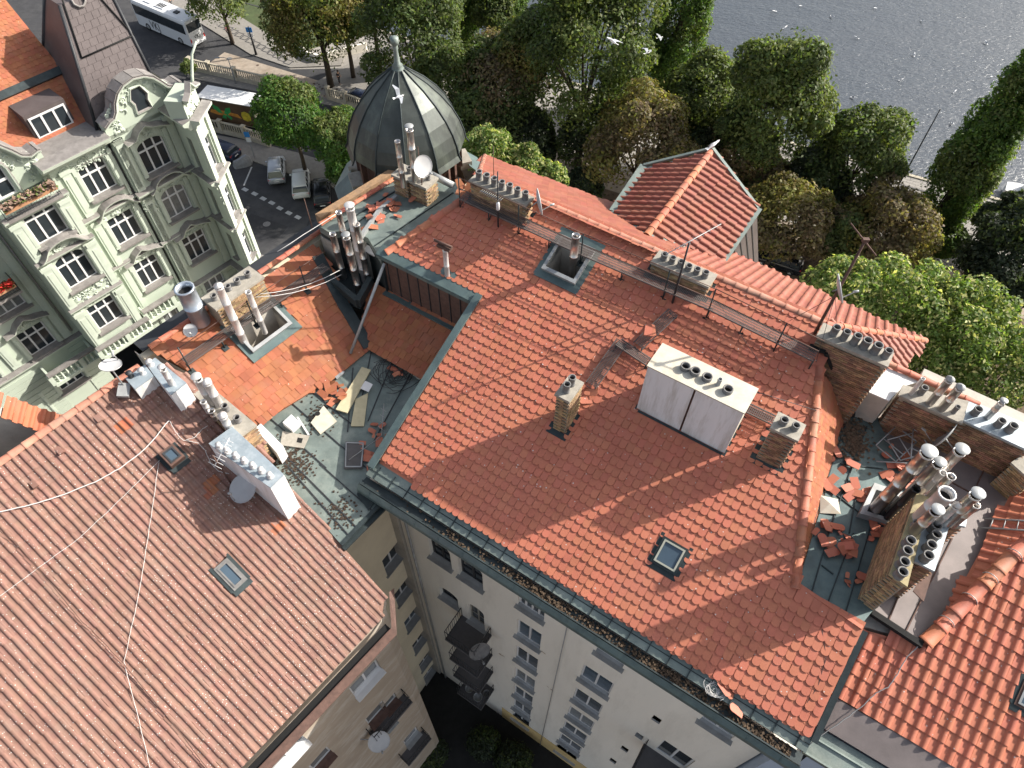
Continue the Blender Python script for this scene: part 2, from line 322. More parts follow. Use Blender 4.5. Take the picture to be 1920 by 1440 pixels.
# ------------------------------------------------------------------ pieces: one mesh per kind, the largest in view as objects, the rest joined
def scatter(name, variants, places, parent, limit=300, restname=None, tint=True):
    """places: list of world matrices; variants: meshes sharing topology size"""
    if not places: return
    score = [(0 if in_view(m.translation) else 1e6) + (m.translation - CAM).length for m in places]
    order = sorted(range(len(places)), key=lambda i: score[i])
    inv = parent_world(parent).inverted() if parent else Matrix.Identity(4)
    for i in order[:limit]:
        o = bpy.data.objects.new(name, variants[i % len(variants)]); link(o, parent); o.matrix_basis = inv @ places[i]
    rest = order[limit:]
    if rest:
        me0 = variants[0]; nv = len(me0.vertices)
        co = np.empty(nv * 3); me0.vertices.foreach_get('co', co); co = co.reshape(-1, 3)
        np_ = len(me0.polygons); ls = np.empty(np_, int); lt = np.empty(np_, int); me0.polygons.foreach_get('loop_start', ls); me0.polygons.foreach_get('loop_total', lt)
        li = np.empty(len(me0.loops), int); me0.loops.foreach_get('vertex_index', li)
        mi = np.empty(np_, int); me0.polygons.foreach_get('material_index', mi); sm = np.empty(np_, bool); me0.polygons.foreach_get('use_smooth', sm)
        K = len(rest); ms = np.array([[list(r) for r in (inv @ places[i])] for i in rest])
        allv = np.einsum('kij,vj->kvi', ms[:, :3, :3], co) + ms[:, None, :3, 3]
        me = bpy.data.meshes.new(restname or name + '_mass')
        me.vertices.add(K * nv); me.vertices.foreach_set('co', allv.ravel())
        me.loops.add(K * len(li)); me.loops.foreach_set('vertex_index', (np.arange(K)[:, None] * nv + li[None]).ravel())
        me.polygons.add(K * np_); me.polygons.foreach_set('loop_start', (np.arange(K)[:, None] * len(li) + ls[None]).ravel())
        try: me.polygons.foreach_set('loop_total', np.tile(lt, K))
        except Exception: pass
        me.polygons.foreach_set('material_index', np.tile(mi, K)); me.polygons.foreach_set('use_smooth', np.tile(sm, K))
        for m in me0.materials: me.materials.append(m)
        me.update(calc_edges=True); me.validate()
        at_ = me.attributes.new('tint', 'FLOAT', 'POINT'); t = np.repeat(np.random.RandomState(K).rand(K), nv); at_.data.foreach_set('value', t)
        o = bpy.data.objects.new(restname or name + '_mass', me); link(o, parent); o['kind'] = 'stuff'
    return

def flat_tile(w, L, t, rounded=True, matname='tile_red'):
    """plain tile: lower end at y=0, rising to y=L; lower end tilted up"""
    mb = MB(); hw = w / 2 - .004; out = []
    if rounded:
        k = 6; d = w * .36
        for i in range(k + 1):
            a = math.pi * i / k; out.append((-hw * math.cos(a), d - d * math.sin(a)))
    else:
        out = [(-hw, .015), (-hw + .02, 0), (hw - .02, 0), (hw, .015)]
    out += [(hw, L), (-hw, L)]
    zt = lambda y: t * 1.9 * (1 - y / L) + .004
    n = len(out); vs = [(x, y, zt(y)) for x, y in out] + [(x, y, zt(y) - t) for x, y in out]
    fs = [tuple(range(n))] + [(i, n + i, n + (i + 1) % n, (i + 1) % n) for i in range(n - 2)]
    mb.add(vs, fs); return mb.mesh('tile', matname)
def pan_tile(w, L, t, hump, matname, roll=.45, step=.042):
    """interlocking tile with one roll: cross-section swept up the slope"""
    mb = MB(); prof = []
    x0 = -w / 2; xr = x0 + w * (1 - roll)
    prof.append((x0, .012)); prof.append((x0 + w * .08, 0)); prof.append((xr - w * .06, 0))
    for i in range(6):
        a = math.pi * i / 5; prof.append((xr + w * roll * .5 * (1 - math.cos(a)), hump * math.sin(a) + .006))
    n = len(prof); vs = [(x, 0, z + step) for x, z in prof] + [(x, L, z + .004) for x, z in prof] + [(x, 0, z + step - t) for x, z in prof]
    fs = [(i, i + 1, n + i + 1, n + i) for i in range(n - 1)]; mb.add(vs, fs, 0, True)
    mb.add(vs, [(2 * n + i, 2 * n + i + 1, i + 1, i) for i in range(n - 1)], 0, False)
    return mb.mesh('tile', matname)
def tile_places(pl, poly2, wd, ex, stagger=True, holes=(), jit=.004, y0=None, layers=((0, 0, 0),), tilt=.0, margin=.0):
    xs = [p[0] for p in poly2]; ys = [p[1] for p in poly2]; res = []
    y = (min(ys) if y0 is None else y0); row = 0; M0 = pl.mat()
    while y < max(ys):
        x = math.floor(min(xs) / wd) * wd
        while x < max(xs) + wd:
            for (lx, ly, lh) in layers:
                cx = x + lx + (wd / 2 if (stagger and row % 2) else 0); cy = y + ly
                c = (cx, cy + ex * .5)
                if inside(c, poly2) and not any(inside(c, h) for h in holes):
                    m = M0 @ Matrix.Translation((cx + rnd.uniform(-jit, jit), cy + rnd.uniform(-jit, jit), lh + rnd.uniform(0, jit))) @ Matrix.Rotation(rnd.gauss(0, .012), 4, 'Z') @ Matrix.Rotation(rnd.gauss(0, .010), 4, 'X') @ Matrix.Translation((0, -.06 if rnd.random() < .008 else 0, 0))
                    res.append(m)
            x += wd
        y += ex; row += 1
    return res
# ------------------------------------------------------------------ shared building elements
def px_list(pl, pts): return [pl.px(x, y) for x, y in pts]
def slab(parent, name, pl, pts2, t, m, label=None, off=0.0):
    mb = MB(); top = [pl.p(a, b, off) for a, b in pts2]; mb.prism([p - pl.n * t for p in top], pl.n * t); return mb.build(name, m, parent, label)
def solid_under(parent, name, pts3, zb, m, drop=.22):
    """building body below a roof outline"""
    mb = MB(); n = len(pts3); top = [p - Z * drop for p in pts3]; bot = [Vector((p.x, p.y, zb)) for p in pts3]
    mb.add(top + bot, [(i, n + i, n + (i + 1) % n, (i + 1) % n) for i in range(n)] + [tuple(range(n))]); return mb.build(name, m, parent)
def strip(mb, pts, wdt, h, up=Z, mi=0, side=0.0):
    """rectangular bar along a polyline"""
    pts = [Vector(p) for p in pts]
    for p, q in zip(pts[:-1], pts[1:]):
        t = (q - p).normalized(); s = t.cross(up).normalized(); u2 = s.cross(t)
        mb.box(p - s * (wdt / 2 - side), q - p, s * wdt, u2 * h, mi)
    return mb
RT = {}
def ridge_tiles(parent, p, q, r=.13, L=.42, m='ridge_tile', name='ridge_tile', up=Z, gap=0):
    p, q = Vector(p), Vector(q); d = (q - p); n = max(1, round(d.length / L)); st = d.length / n; t = d.normalized()
    s = t.cross(up).normalized(); u2 = s.cross(t)
    key = (round(r, 3), round(st, 2), m)
    if key not in RT:
        mb = MB(); k = 7; rows = []
        for (y, rr) in ((0, r * 1.06), (st * .12, r * 1.06), (st * .13, r), (st * 1.06, r * .92)):
            rows.append([(rr * math.cos(math.pi * (i / (k - 1))), y, rr * .85 * math.sin(math.pi * i / (k - 1))) for i in range(k)])
        vs = [v for rw in rows for v in rw]
        mb.add(vs, [(a * k + i, a * k + i + 1, (a + 1) * k + i + 1, (a + 1) * k + i) for a in range(3) for i in range(k - 1)], 0, True)
        mb.add(rows[0] , [tuple(range(k))]); RT[key] = mb.mesh('ridge_tile', m)
    inv = parent_world(parent).inverted()
    for i in range(n):
        mm = Matrix((s, t, u2)).transposed().to_4x4(); mm.translation = p + t * st * i + u2 * rnd.uniform(-.006, .006)
        o = bpy.data.objects.new(name, RT[key]); link(o, parent); o.matrix_basis = inv @ mm @ Matrix.Rotation(rnd.gauss(0, .01), 4, 'Z')
BR = {}
def brick_mesh(m, l=.25, h=.065, d=.03):
    k = (m, l, h, d)
    if k not in BR:
        mb = MB(); mb.box((-l / 2, -d, 0), (l, 0, 0), (0, d, 0), (0, 0, h)); BR[k] = mb.mesh('brick', m)
    return BR[k]
def brick_face(places, o, along, out, length, height, bl=.26, bh=.078, z0=0.0, clip=None):
    """running bond on a vertical face; o lower corner, along unit vector, out unit normal"""
    row = 0; zz = z0
    while zz + bh <= height + 1e-4:
        x = (bl / 2 if row % 2 else 0) - bl / 2
        while x < length + .01:
            c = x + bl / 2
            if .05 < c < length - .05:
                P = o + along * min(max(c, bl * .5 - .03), length - bl * .5 + .03) + Z * zz
                if clip is None or clip(P):
                    mm = Matrix((along, -out, Z)).transposed().to_4x4(); mm.translation = P + out * rnd.uniform(.002, .012)
                    places.append(mm)
            x += bl
        zz += bh; row += 1
def pot(parent, c, r=.13, h=.32, n=12, m='pot', name='chimney_pot', hat=False, lean=None):
    mb = MB(); mb.lathe(c, [(r * 1.08, 0), (r * 1.08, .05), (r, .06), (r, h - .06), (r * 1.1, h - .05), (r * 1.1, h), (r * .82, h), (r * .80, h - .12)], n, 0)
    mb.lathe(c, [(r * .80, h - .12), (0.001, h - .12)], n, 1); return mb.build(name, [m, 'deep_black'], parent)
def flue(parent, base, top, r, m='steel', name='steel_flue', hat=None, bands=True, label=None):
    """metal flue pipe with collars; hat: 'disc', 'cone' or None"""
    base, top = Vector(base), Vector(top); ax = (top - base); L = ax.length; ax.normalize()
    prof = [(r, 0)]; nb = max(1, int(L / .95))
    if bands:
        for i in range(1, nb + 1):
            h = L * i / (nb + 1); prof += [(r, h - .03), (r * 1.06, h - .025), (r * 1.06, h + .025), (r, h + .03)]
    prof += [(r, L - .06), (r * 1.07, L - .055), (r * 1.07, L), (r * .86, L), (r * .84, L - .2)]
    mb = MB(); mb.lathe(base, prof, 14, 0, ax); mb.lathe(base, [(r * .84, L - .2), (.001, L - .2)], 14, 1, ax)
    o = mb.build(name, [m, 'deep_black'], parent, label)
    if hat:
        hb = MB(); a = top + ax * (.13 if hat == 'disc' else .05)
        if hat == 'disc': hb.lathe(a, [(.001, 0), (r * 1.22, .0), (r * 1.24, .012), (r * 1.2, .02), (.001, .03)], 16, 0, ax)
        else: hb.lathe(a, [(.001, 0), (r * 1.12, 0), (r * 1.14, .02), (.001, .11)], 16, 0, ax)
        x = ax.orthogonal().normalized()
        for k in range(3):
            q = Matrix.Rotation(2.1 * k, 3, ax) @ x; hb.tube([top - ax * .05 + q * r * .95, a + q * r * .95], .012, 4, 0)
        hb.build('flue_cap', 'zinc' if m != 'steel_white' else 'steel_white', o)
    return o
def chimney(parent, label, u0, u1, v0, v1, zb, zt, bm='brick', axes=(U, V), pots=(), slab_m='concrete', slab_t=.09, over=.05, faces='fr', limit=70, origin=None, clip=None, potsize=(.13, .32)):
    """brick stack: footprint in (axes) coordinates; faces f = low v, r = high u, l = low u, b = high v"""
    A, B = axes; P = lambda a, b, z: A * a + B * b + Z * z
    mb = MB(); e = .004; mb.prism([P(u0 + e, v0 + e, zb), P(u1 - e, v0 + e, zb), P(u1 - e, v1 - e, zb), P(u0 + e, v1 - e, zb)], Z * (zt - zb - .005))
    c = mb.build('chimney', 'mortar', parent, label)
    pl = []
    if 'f' in faces: brick_face(pl, P(u0, v0, zb), A, -B, u1 - u0, zt - zb, clip=clip)
    if 'r' in faces: brick_face(pl, P(u1, v0, zb), B, A, v1 - v0, zt - zb, clip=clip)
    if 'l' in faces: brick_face(pl, P(u0, v1, zb), -B, -A, v1 - v0, zt - zb, clip=clip)
    if 'b' in faces: brick_face(pl, P(u1, v1, zb), -A, B, u1 - u0, zt - zb, clip=clip)
    scatter('brick', [brick_mesh(bm)], pl, c, limit, 'brickwork')
    sb = MB(); o = over; sb.prism([P(u0 - o, v0 - o, zt), P(u1 + o, v0 - o, zt), P(u1 + o, v1 + o, zt), P(u0 - o, v1 + o, zt)], Z * slab_t)
    sb.build('capping_slab', slab_m, c)
    for q in pots:
        a, b = q[0], q[1]; r, h = (q[2], q[3]) if len(q) > 3 else potsize
        pot(c, P(a, b, zt + slab_t - .002), r, h)
    return c
def lead_skirt(parent, pl, ring2, h=.012, wdt=.22, m='copper_dark', name='flashing'):
    """sheet-metal skirt round an upstand on a roof plane"""
    n = len(ring2); cx = sum(p[0] for p in ring2) / n; cy = sum(p[1] for p in ring2) / n
    out = []
    for (x, y) in ring2:
        out.append((x + math.copysign(wdt, x - cx), y + math.copysign(wdt * 1.4 if y < cy else wdt * .6, y - cy)))
    mb = MB()
    for i in range(n):
        j = (i + 1) % n
        mb.prism([pl.p(*ring2[i], .0), pl.p(*out[i], .0), pl.p(*out[j], .0), pl.p(*ring2[j], .0)], pl.n * (.075))
    return mb.build(name, m, parent)
def wall_open(parent, name, pl, a0, a1, b0, b1, ops, m, depth=.28, reveal=None):
    """wall sheet with true openings and reveals; ops: (a0,a1,b0,b1,arch)"""
    A = sorted({a0, a1, *[o[0] for o in ops], *[o[1] for o in ops]}); B = sorted({b0, b1, *[o[2] for o in ops], *[o[3] for o in ops]})
    mb = MB()
    for i in range(len(A) - 1):
        run = None
        for j in range(len(B) - 1):
            ca, cb = (A[i] + A[i + 1]) / 2, (B[j] + B[j + 1]) / 2
            hit = any(o[0] < ca < o[1] and o[2] < cb < o[3] for o in ops)
            if not hit:
                if run is None: run = B[j]
            if hit or j == len(B) - 2:
                end = B[j] if hit else B[j + 1]
                if run is not None and end > run: mb.quad(pl.p(A[i], run), pl.p(A[i + 1], run), pl.p(A[i + 1], end), pl.p(A[i], end))
                run = None
    for o in ops:
        x0, x1, y0, y1 = o[:4]; d = -depth
        mb.quad(pl.p(x0, y0), pl.p(x0, y1), pl.p(x0, y1, d), pl.p(x0, y0, d)); mb.quad(pl.p(x1, y1), pl.p(x1, y0), pl.p(x1, y0, d), pl.p(x1, y1, d))
        mb.quad(pl.p(x0, y1), pl.p(x1, y1), pl.p(x1, y1, d), pl.p(x0, y1, d)); mb.quad(pl.p(x1, y0), pl.p(x0, y0), pl.p(x0, y0, d), pl.p(x1, y0, d))
        if len(o) > 4 and o[4]:
            rise = o[4]; K = 8; mid = (x0 + x1) / 2; hw = (x1 - x0) / 2
            for sgn in (-1, 1):
                arc = [(mid + sgn * hw * math.cos(math.pi / 2 * k / K), y1 - rise + rise * math.sin(math.pi / 2 * k / K)) for k in range(K + 1)]
                ring = arc + [(mid + sgn * hw, y1)]
                mb.prism([pl.p(a, b, -.001) for a, b in ring], pl.n * (-depth + .02))
    return mb.build(name, m, parent)
WC = {}
def window(parent, pl, a0, a1, b0, b1, depth=.28, cols=2, transom=None, rows=1, fm='white_paint', gm='glass', sm='zinc', sill=.10, fw=.065, sill_over=.08, label=None, sill_t=.04, name='window'):
    W, H = round(a1 - a0, 2), round(b1 - b0, 2); key = (W, H, depth, cols, transom, rows, fm, gm, sm, sill, fw, sill_over)
    if key not in WC:
        f = MB(); T = .05
        f.cbox((0, H / 2 - H / 2 + fw / 2, 0), W, fw, T); f.cbox((0, H - fw / 2, 0), W, fw, T)
        f.cbox((-W / 2 + fw / 2, H / 2, .001), fw, H - 2 * fw - .002, T); f.cbox((W / 2 - fw / 2, H / 2, .001), fw, H - 2 * fw - .002, T)
        for i in range(1, cols): f.cbox((-W / 2 + W * i / cols, H / 2, .004), fw * 1.25, H - 2 * fw - .002, T)
        if transom: f.cbox((0, H * transom, .008), W - 2 * fw - .002, fw * 1.2, T)
        for i in range(1, rows): f.cbox((0, H * i / rows, .006), W - 2 * fw - .002, fw * .5, T * .6)
        g = MB(); g.quad((-W / 2 + .02, .02, -.012), (W / 2 - .02, .02, -.012), (W / 2 - .02, H - .02, -.012), (-W / 2 + .02, H - .02, -.012))
        s = None
        if sill > 0:
            s = MB(); s.prism([(-W / 2 - sill_over, .0, depth + sill), (W / 2 + sill_over, .0, depth + sill), (W / 2 + sill_over, .0, depth + .003), (W / 2 - .002, .0, depth + .003), (W / 2 - .002, .035, .027), (-W / 2 + .002, .035, .027), (-W / 2 + .002, 0, depth + .003), (-W / 2 - sill_over, 0, depth + .003)], (0, -sill_t, 0))
        WC[key] = (f.mesh('window', fm), g.mesh('pane', gm), s.mesh('sill', sm) if s else None)
    fme, gme, sme = WC[key]
    mm = Matrix((pl.e1, pl.e2, pl.n)).transposed().to_4x4(); mm.translation = pl.p((a0 + a1) / 2, b0, -depth)
    o = mobj(name, fme, parent); o.matrix_basis = parent_world(parent).inverted() @ mm
    if label: o['label'] = label
    link(bpy.data.objects.new('pane', gme), o)
    if sme: so_ = link(bpy.data.objects.new('sill', sme), o); so_.location = (0, -.0, 0)
    return o
def dish(label, c, facing, r, foot=None, m='dish_grey', group='satellite dishes on the roofs', arm_to=None):
    """satellite dish: bowl, feed arm, bracket"""
    c = Vector(c); f = Vector(facing).normalized()
    t = thing('satellite_dish', label, 'satellite dish', c if foot is None else foot, 0, group)
    mb = MB(); prof = [(.001, -.10 * r * 1.6)] + [(r * k / 6, -.16 * r * (1 - (k / 6) ** 2)) for k in range(1, 7)] + [(r * 1.02, .012), (r, -.02)] + [(r * k / 6, -.16 * r * (1 - (k / 6) ** 2) - .02) for k in range(5, 0, -1)]
    mb.lathe(c, prof, 24, 0, f); mb.build('reflector', m, t)
    dn = (Vector((0, 0, -1)) - f * f.dot(Vector((0, 0, -1)))).normalized(); tip = c + f * r * .95 + dn * r * .55
    ab = MB(); ab.tube([c + dn * r * .95, tip], .015, 5); ab.lathe(tip - f * .03, [(.001, -.09), (.035, -.09), (.04, .03), (.03, .06), (.001, .06)], 8, 0, -f); ab.build('feed_arm', 'zinc', t)
    bb = MB(); e = Vector(foot) if foot is not None else c - f * .3 - Z * .3
    bb.tube([c - f * (.1 * r + .03), c - f * .18 - Z * .05, e], .022, 6); bb.build('bracket', 'zinc', t); return t

# ------------------------------------------------------------------ MAIN BUILDING (white courtyard wall, red scale-tiled roof)
V0 = 7.03; ZE = 28.5
M = slope_plane(V * V0 + Z * ZE, VAZ, 22)          # courtyard slope
main = thing('apartment_building', 'large white walled apartment house with red scale tiled roof and copper gutter', 'building', U * -2 + V * 12)
ridge_a, ridge_b = M.px(1019, 380), M.px(1515, 594)
ridgeV = (ridge_a.dot(V) + ridge_b.dot(V)) / 2; ridgeZ = (ridge_a.z + ridge_b.z) / 2
RP = lambda u: U * u + V * ridgeV + Z * ridgeZ
RV = slope_plane(RP(0), VAZ + 180, 33)             # river slope
u_l, u_r = RP(0).dot(U), 0
uL = M.px(897, 328).dot(U); uR = M.px(1545, 607).dot(U)
recess = M.px(893, 565); recV = recess.dot(V); recU = recess.dot(U); recZ = recess.z
def Mz(u, v): return ZE + (v - V0) * math.tan(R(22))
def MP(u, v): return U * u + V * v + Z * Mz(u, v)
hipL0 = M.px(722, 478); hipL1 = M.px(872, 370)
# --- white box, stacks and openings that stand on the slope: footprints first
def foot_from_top(top4, zt):
    P = [at(x, y, zt) for x, y in top4]; us = sorted(p.dot(U) for p in P); vs = sorted(p.dot(V) for p in P)
    return ((us[0] + us[1]) / 2, (us[2] + us[3]) / 2, (vs[0] + vs[1]) / 2, (vs[2] + vs[3]) / 2)
def stack_from_px(bot, topfl, top4, pl=M):
    zt = z_over(pl.px(*bot), *topfl); return foot_from_top(top4, zt) + (zt,)
wb = stack_from_px((1194, 771), (1214, 690), [(1215, 689.5), (1395, 773.5), (1419.7, 731), (1241.8, 645.4)])
s1 = stack_from_px((985, 423), (986, 384), [(883, 337), (986, 384), (999, 368), (894, 327)])
s2 = stack_from_px((1217, 518), (1219, 492), [(1219, 492), (1326, 530.6), (1347, 514), (1239, 475)])
s3 = stack_from_px((1517, 654), (1535, 631), [(1535, 631), (1663.5, 682), (1673, 662), (1545, 608)])
chs = stack_from_px((1037, 804), (1043, 739), [(1043, 739), (1066, 748), (1092, 719), (1069, 706)])
ch2 = stack_from_px((1407, 855), (1447, 802), [(1447, 802), (1494, 821), (1508.6, 799), (1463, 775)])
hatch2 = [M.pxuv(*p) for p in ((1003, 517), (1080, 549), (1128, 467), (1056, 432))]
def rect2(q): 
    xs = sorted(p[0] for p in q); ys = sorted(p[1] for p in q); x0, x1 = (xs[0] + xs[1]) / 2, (xs[2] + xs[3]) / 2; y0, y1 = (ys[0] + ys[1]) / 2, (ys[2] + ys[3]) / 2
    return (x0, x1, y0, y1)
hx0, hx1, hy0, hy1 = rect2(hatch2)
sky2 = [M.pxuv(*p) for p in ((1222, 1052), (1266, 1078), (1289, 1032), (1245, 1006))]
kx0, kx1, ky0, ky1 = rect2(sky2)
def holeM(u0, u1, v0, v1, g=.02):
    f = lambda u, v: M.uv(MP(u, v)); return [f(u0 - g, v0 - g), f(u1 + g, v0 - g), f(u1 + g, v1 + g), f(u0 - g, v1 + g)]
holes = [holeM(*wb[:4]), holeM(*s1[:4]), holeM(*s2[:4]), holeM(*s3[:4]), holeM(*chs[:4]), holeM(*ch2[:4]),
         [(hx0, hy0), (hx1, hy0), (hx1, hy1), (hx0, hy1)], [(kx0, ky0), (kx1, ky0), (kx1, ky1), (kx0, ky1)]]
mpoly3 = [M.px(711, 868), M.px(893, 562), M.px(727, 484), M.px(742, 462), hipL1, RP(uL), RP(uR), M.px(1537, 690), M.px(1490, 1100), M.px(1613, 1177), M.px(1517, 1384)]
mpoly2 = [M.uv(p) for p in mpoly3]
# opening cut in the deck for the flue well
deck = MB(); t = .2
def deck_ring(pl, ring, holes4):
    pass
slab(main, 'roof_deck', M, [M.uv(p) for p in (mpoly3[0], MP(M.px(711, 868).dot(U), hy0 + V0 if False else recV), )] + [], .1, 'tile_red') if False else None
dk = MB(); ring = [M.p(a, b, -.012) for a, b in mpoly2]
# deck in two pieces either side of the well column so the well stays open
hu0, hu1 = hx0, hx1
def clip_poly(poly, axis, val, keep_less):
    out = []; n = len(poly)
    for i in range(n):
        p, q = poly[i], poly[(i + 1) % n]; fp = (p[axis] <= val) == keep_less; fq = (q[axis] <= val) == keep_less
        if fp: out.append(p)
        if fp != fq:
            tt = (val - p[axis]) / (q[axis] - p[axis]); out.append(tuple(p[k] + (q[k] - p[k]) * tt for k in (0, 1)))
    return out
def deck_with_hole(parent, name, pl, poly, hole, m, t=.16, off=-.012):
    mb = MB(); x0, x1, y0, y1 = hole
    pieces = [clip_poly(poly, 0, x0, True), clip_poly(poly, 0, x1, False)]
    midp = clip_poly(clip_poly(poly, 0, x0, False), 0, x1, True)
    pieces += [clip_poly(midp, 1, y0, True), clip_poly(midp, 1, y1, False)]
    for pc in pieces:
        if len(pc) > 2: mb.prism([pl.p(a, b, off - t) for a, b in pc], pl.n * t)
    return mb.build(name, m, parent)
deck = deck_with_hole(main, 'roof', M, mpoly2, (hx0, hx1, hy0, hy1), 'tile_red')
deck['label'] = 'red scale tiled courtyard slope'
TW, TE = .222, .28
tmesh = flat_tile(TW, TE * 1.55, .024, True, 'tile_red')
pls = tile_places(M, mpoly2, TW, TE, False, holes, .007, y0=-.06, layers=((TW / 2, -.045, .010), (0, 0, .034)))
scatter('roof_tile', [tmesh], pls, deck, 300, 'roof_tile_field')
# river slope
eaveV = RV.px(1152, 383).dot(V); zev = RV.px(1152, 383).z
def RVP(u, v): return U * u + V * v + Z * (ridgeZ - (v - ridgeV) * math.tan(R(33)))
hipE = RV.px(1735, 638)
rp3 = [RP(uL), RP(uR), hipE, RV.px(1425, 498), RVP(RV.px(1152, 383).dot(U), eaveV), RV.px(909, 292)]
eu = [p.dot(V) for p in rp3]
rp2 = [RV.uv(p) for p in rp3]
rdeck = slab(main, 'roof', RV, rp2, .16, 'tile_red', 'red tiled slope towards the river', -.012)
rt = pan_tile(.30, .38, .016, .055, 'tile_ribbed', .5)
split = RV.uv(M.px(1240, 472))[0]
ribpoly = clip_poly(rp2, 0, split, True); scalepoly = clip_poly(rp2, 0, split, False)
scatter('ribbed_tile', [rt], tile_places(RV, ribpoly, .30, .345, False), rdeck, 150, 'ribbed_tile_field')
st_ = flat_tile(.28, .46, .030, True, 'tile_ribbed')  # same tile in a darker colour, offsetting the strong sun on this slope
scatter('roof_tile', [st_], tile_places(RV, scalepoly, .28, .31, True), rdeck, 120, 'roof_tile_field')
# hipped end on the river side
he_dir = V; hipA = RP(uR); hn = (hipE - hipA).cross(he_dir).normalized(); hn = hn if hn.z > 0 else -hn
e2 = (Z - hn * hn.z).normalized(); e1 = e2.cross(hn).normalized(); HE = Plane(hipA, e1, e2)
hp3 = [hipA, hipE, HE.px(1690, 700), HE.px(1640, 690)]
hp2 = [HE.uv(p) for p in hp3]
if sum((hp2[i][0] * hp2[(i + 1) % 4][1] - hp2[(i + 1) % 4][0] * hp2[i][1]) for i in range(4)) < 0: hp2 = hp2[::-1]
hdeck = slab(main, 'roof', HE, hp2, .14, 'tile_ribbed', 'ribbed tile hip end beside the brick stack', -.012)
scatter('ribbed_tile', [rt], tile_places(HE, hp2, .27, .345, False), hdeck, 120, 'ribbed_tile_field')
# ridge and hips
ridge_tiles(main, RP(uL), RP(uR), .13, .40, 'ridge_tile_old')
ridge_tiles(main, hipA, hipE, .12, .42, 'ridge_tile')
ridge_tiles(main, M.px(725, 476) + Z * .03, M.px(874, 372) + Z * .03, .16, .46, 'ridge_tile', 'hip_tile')
hipR0 = M.px(1490, 1104); hipR1 = M.px(1537, 690)
ridge_tiles(main, hipR0 + Z * .02, hipR1 + Z * .02, .14, .42, 'ridge_tile', 'hip_tile')
ridge_tiles(main, RP(uL), RV.px(909, 293) + Z * .03, .10, .4, 'ridge_tile_old', 'hip_tile')
# body below, seen only as walls
wallV = V0 + .42
uW0 = MP(recU, wallV).dot(U); cornerU = recU
uE = M.px(1517, 1384).dot(U)
body = [MP(recU + .02, wallV + .45), MP(recU + .02, recV), MP(M.px(727, 484).dot(U), recV), hipL1, RP(uL), RVP(uL, eaveV - .3), RVP(hipE.dot(U) - .2, eaveV - .3), RVP(-.1, ridgeV + .2), hipR1 - U * .5, hipR0 - U * .25 - V * .1, MP(uE - .05, M.px(1613, 1177).dot(V) - .1), MP(uE - .05, wallV + .45)]
blist = [Vector((p.x, p.y, 0)) for p in body]
bb = MB(); n = len(body)
bot = [Vector((p.x, p.y, 0)) for p in body]; top = [Vector((p.x, p.y, p.z - .55)) for p in body]
bb.add(top + bot, [(i, n + i, n + (i + 1) % n, (i + 1) % n) for i in range(n)]); bb.build('inner_wall', 'white_wall', main)
# dormer with ribbed roof
zr = RV.px(1212, 442).z; ri, ro_ = at(1212, 442, zr), at(1335, 282, zr)
zd = (RV.px(1352, 492).z + RV.px(1150, 396).z) / 2
rei, reo = at(1352, 492, zd), at(1421, 391, zd); lei, leo = at(1149, 397, zd), at(1207, 311, zd)
dormer = MB(); 
wv = [reo, leo, ro_ + V * 0]
dormer.prism([rei - Z * 3 - U * .06, reo - Z * 3 - U * .12 - V * .2, leo - Z * 3 + U * .12 - V * .2, lei - Z * 3], Z * 2.95)
dm = dormer.build('dormer', 'zinc', main, 'dormer with ribbed tile gable roof and zinc sides')
gb = MB(); gb.prism([reo - U * .12 - V * .1, leo + U * .12 - V * .1, ro_ - V * .1 - Z * .05], V * .08); gb.build('gable_wall', 'zinc', dm)
DWp = Plane(reo - U * .03, V, Z); w0, w1 = DWp.px(1352, 494), DWp.px(1422, 494)
zw = MB(); zw.prism([rei - U * .03 - Z * .02, w0, w1, reo - U * .03 - Z * .02], U * -.02); zwl = zw.build('dormer_wall', 'turret_metal', dm)
for i in range(1, 6):
    sb = MB(); a_, b_ = rei.lerp(reo, i / 6) - U * .03, w0.lerp(w1, i / 6); strip(sb, [b_, a_ - Z * .03], .035, .03, U); sb.build('standing_seam', 'dark_metal', zwl)
fw2 = MB(); fw2.prism([reo - U * .04 - Z * .02, w1 - U * .01, w1 + (leo - reo), leo - Z * .02], V * -.02); fw2.build('dormer_wall', 'turret_metal', dm)
for (a, b, c_, d_, nm) in ((ri, ro_, reo, rei, 'right'), (ro_, ri, lei, leo, 'left')):
    nrm = (b - a).cross(c_ - b).normalized(); nrm = nrm if nrm.z > 0 else -nrm
    f1 = (b - a).normalized(); up = nrm.cross(f1); 
    if up.z < 0: f1 = -f1; up = nrm.cross(f1)
    DP = Plane(c_, f1, up); q = [DP.uv(p) for p in (a, b, c_, d_)]
    if sum((q[i][0] * q[(i + 1) % 4][1] - q[(i + 1) % 4][0] * q[i][1]) for i in range(4)) < 0: q = q[::-1]
    slab(dm, 'dormer_roof', DP, q, .1, 'tile_ribbed', None, -.012)
    # trim the tiled area slightly inside the sheet-metal verge
    scatter('ribbed_tile', [pan_tile(.33, .40, .016, .07, 'tile_ribbed', .5)], tile_places(DP, q, .33, .36, False), dm, 160, 'ribbed_tile_field')
ridge_tiles(main, ri, ro_, .14, .42, 'ridge_tile')
vb = MB(); strip(vb, [rei - U * .02, reo - U * .02], .35, .05); strip(vb, [reo, ro_ + Z * .06], .12, .08); strip(vb, [leo, ro_ + Z * .06], .12, .08); strip(vb, [lei, leo], .3, .05); strip(vb, [rei, ri], .3, .03); strip(vb, [lei, ri], .3, .03); vb.build('verge_flashing', 'copper_light', dm)
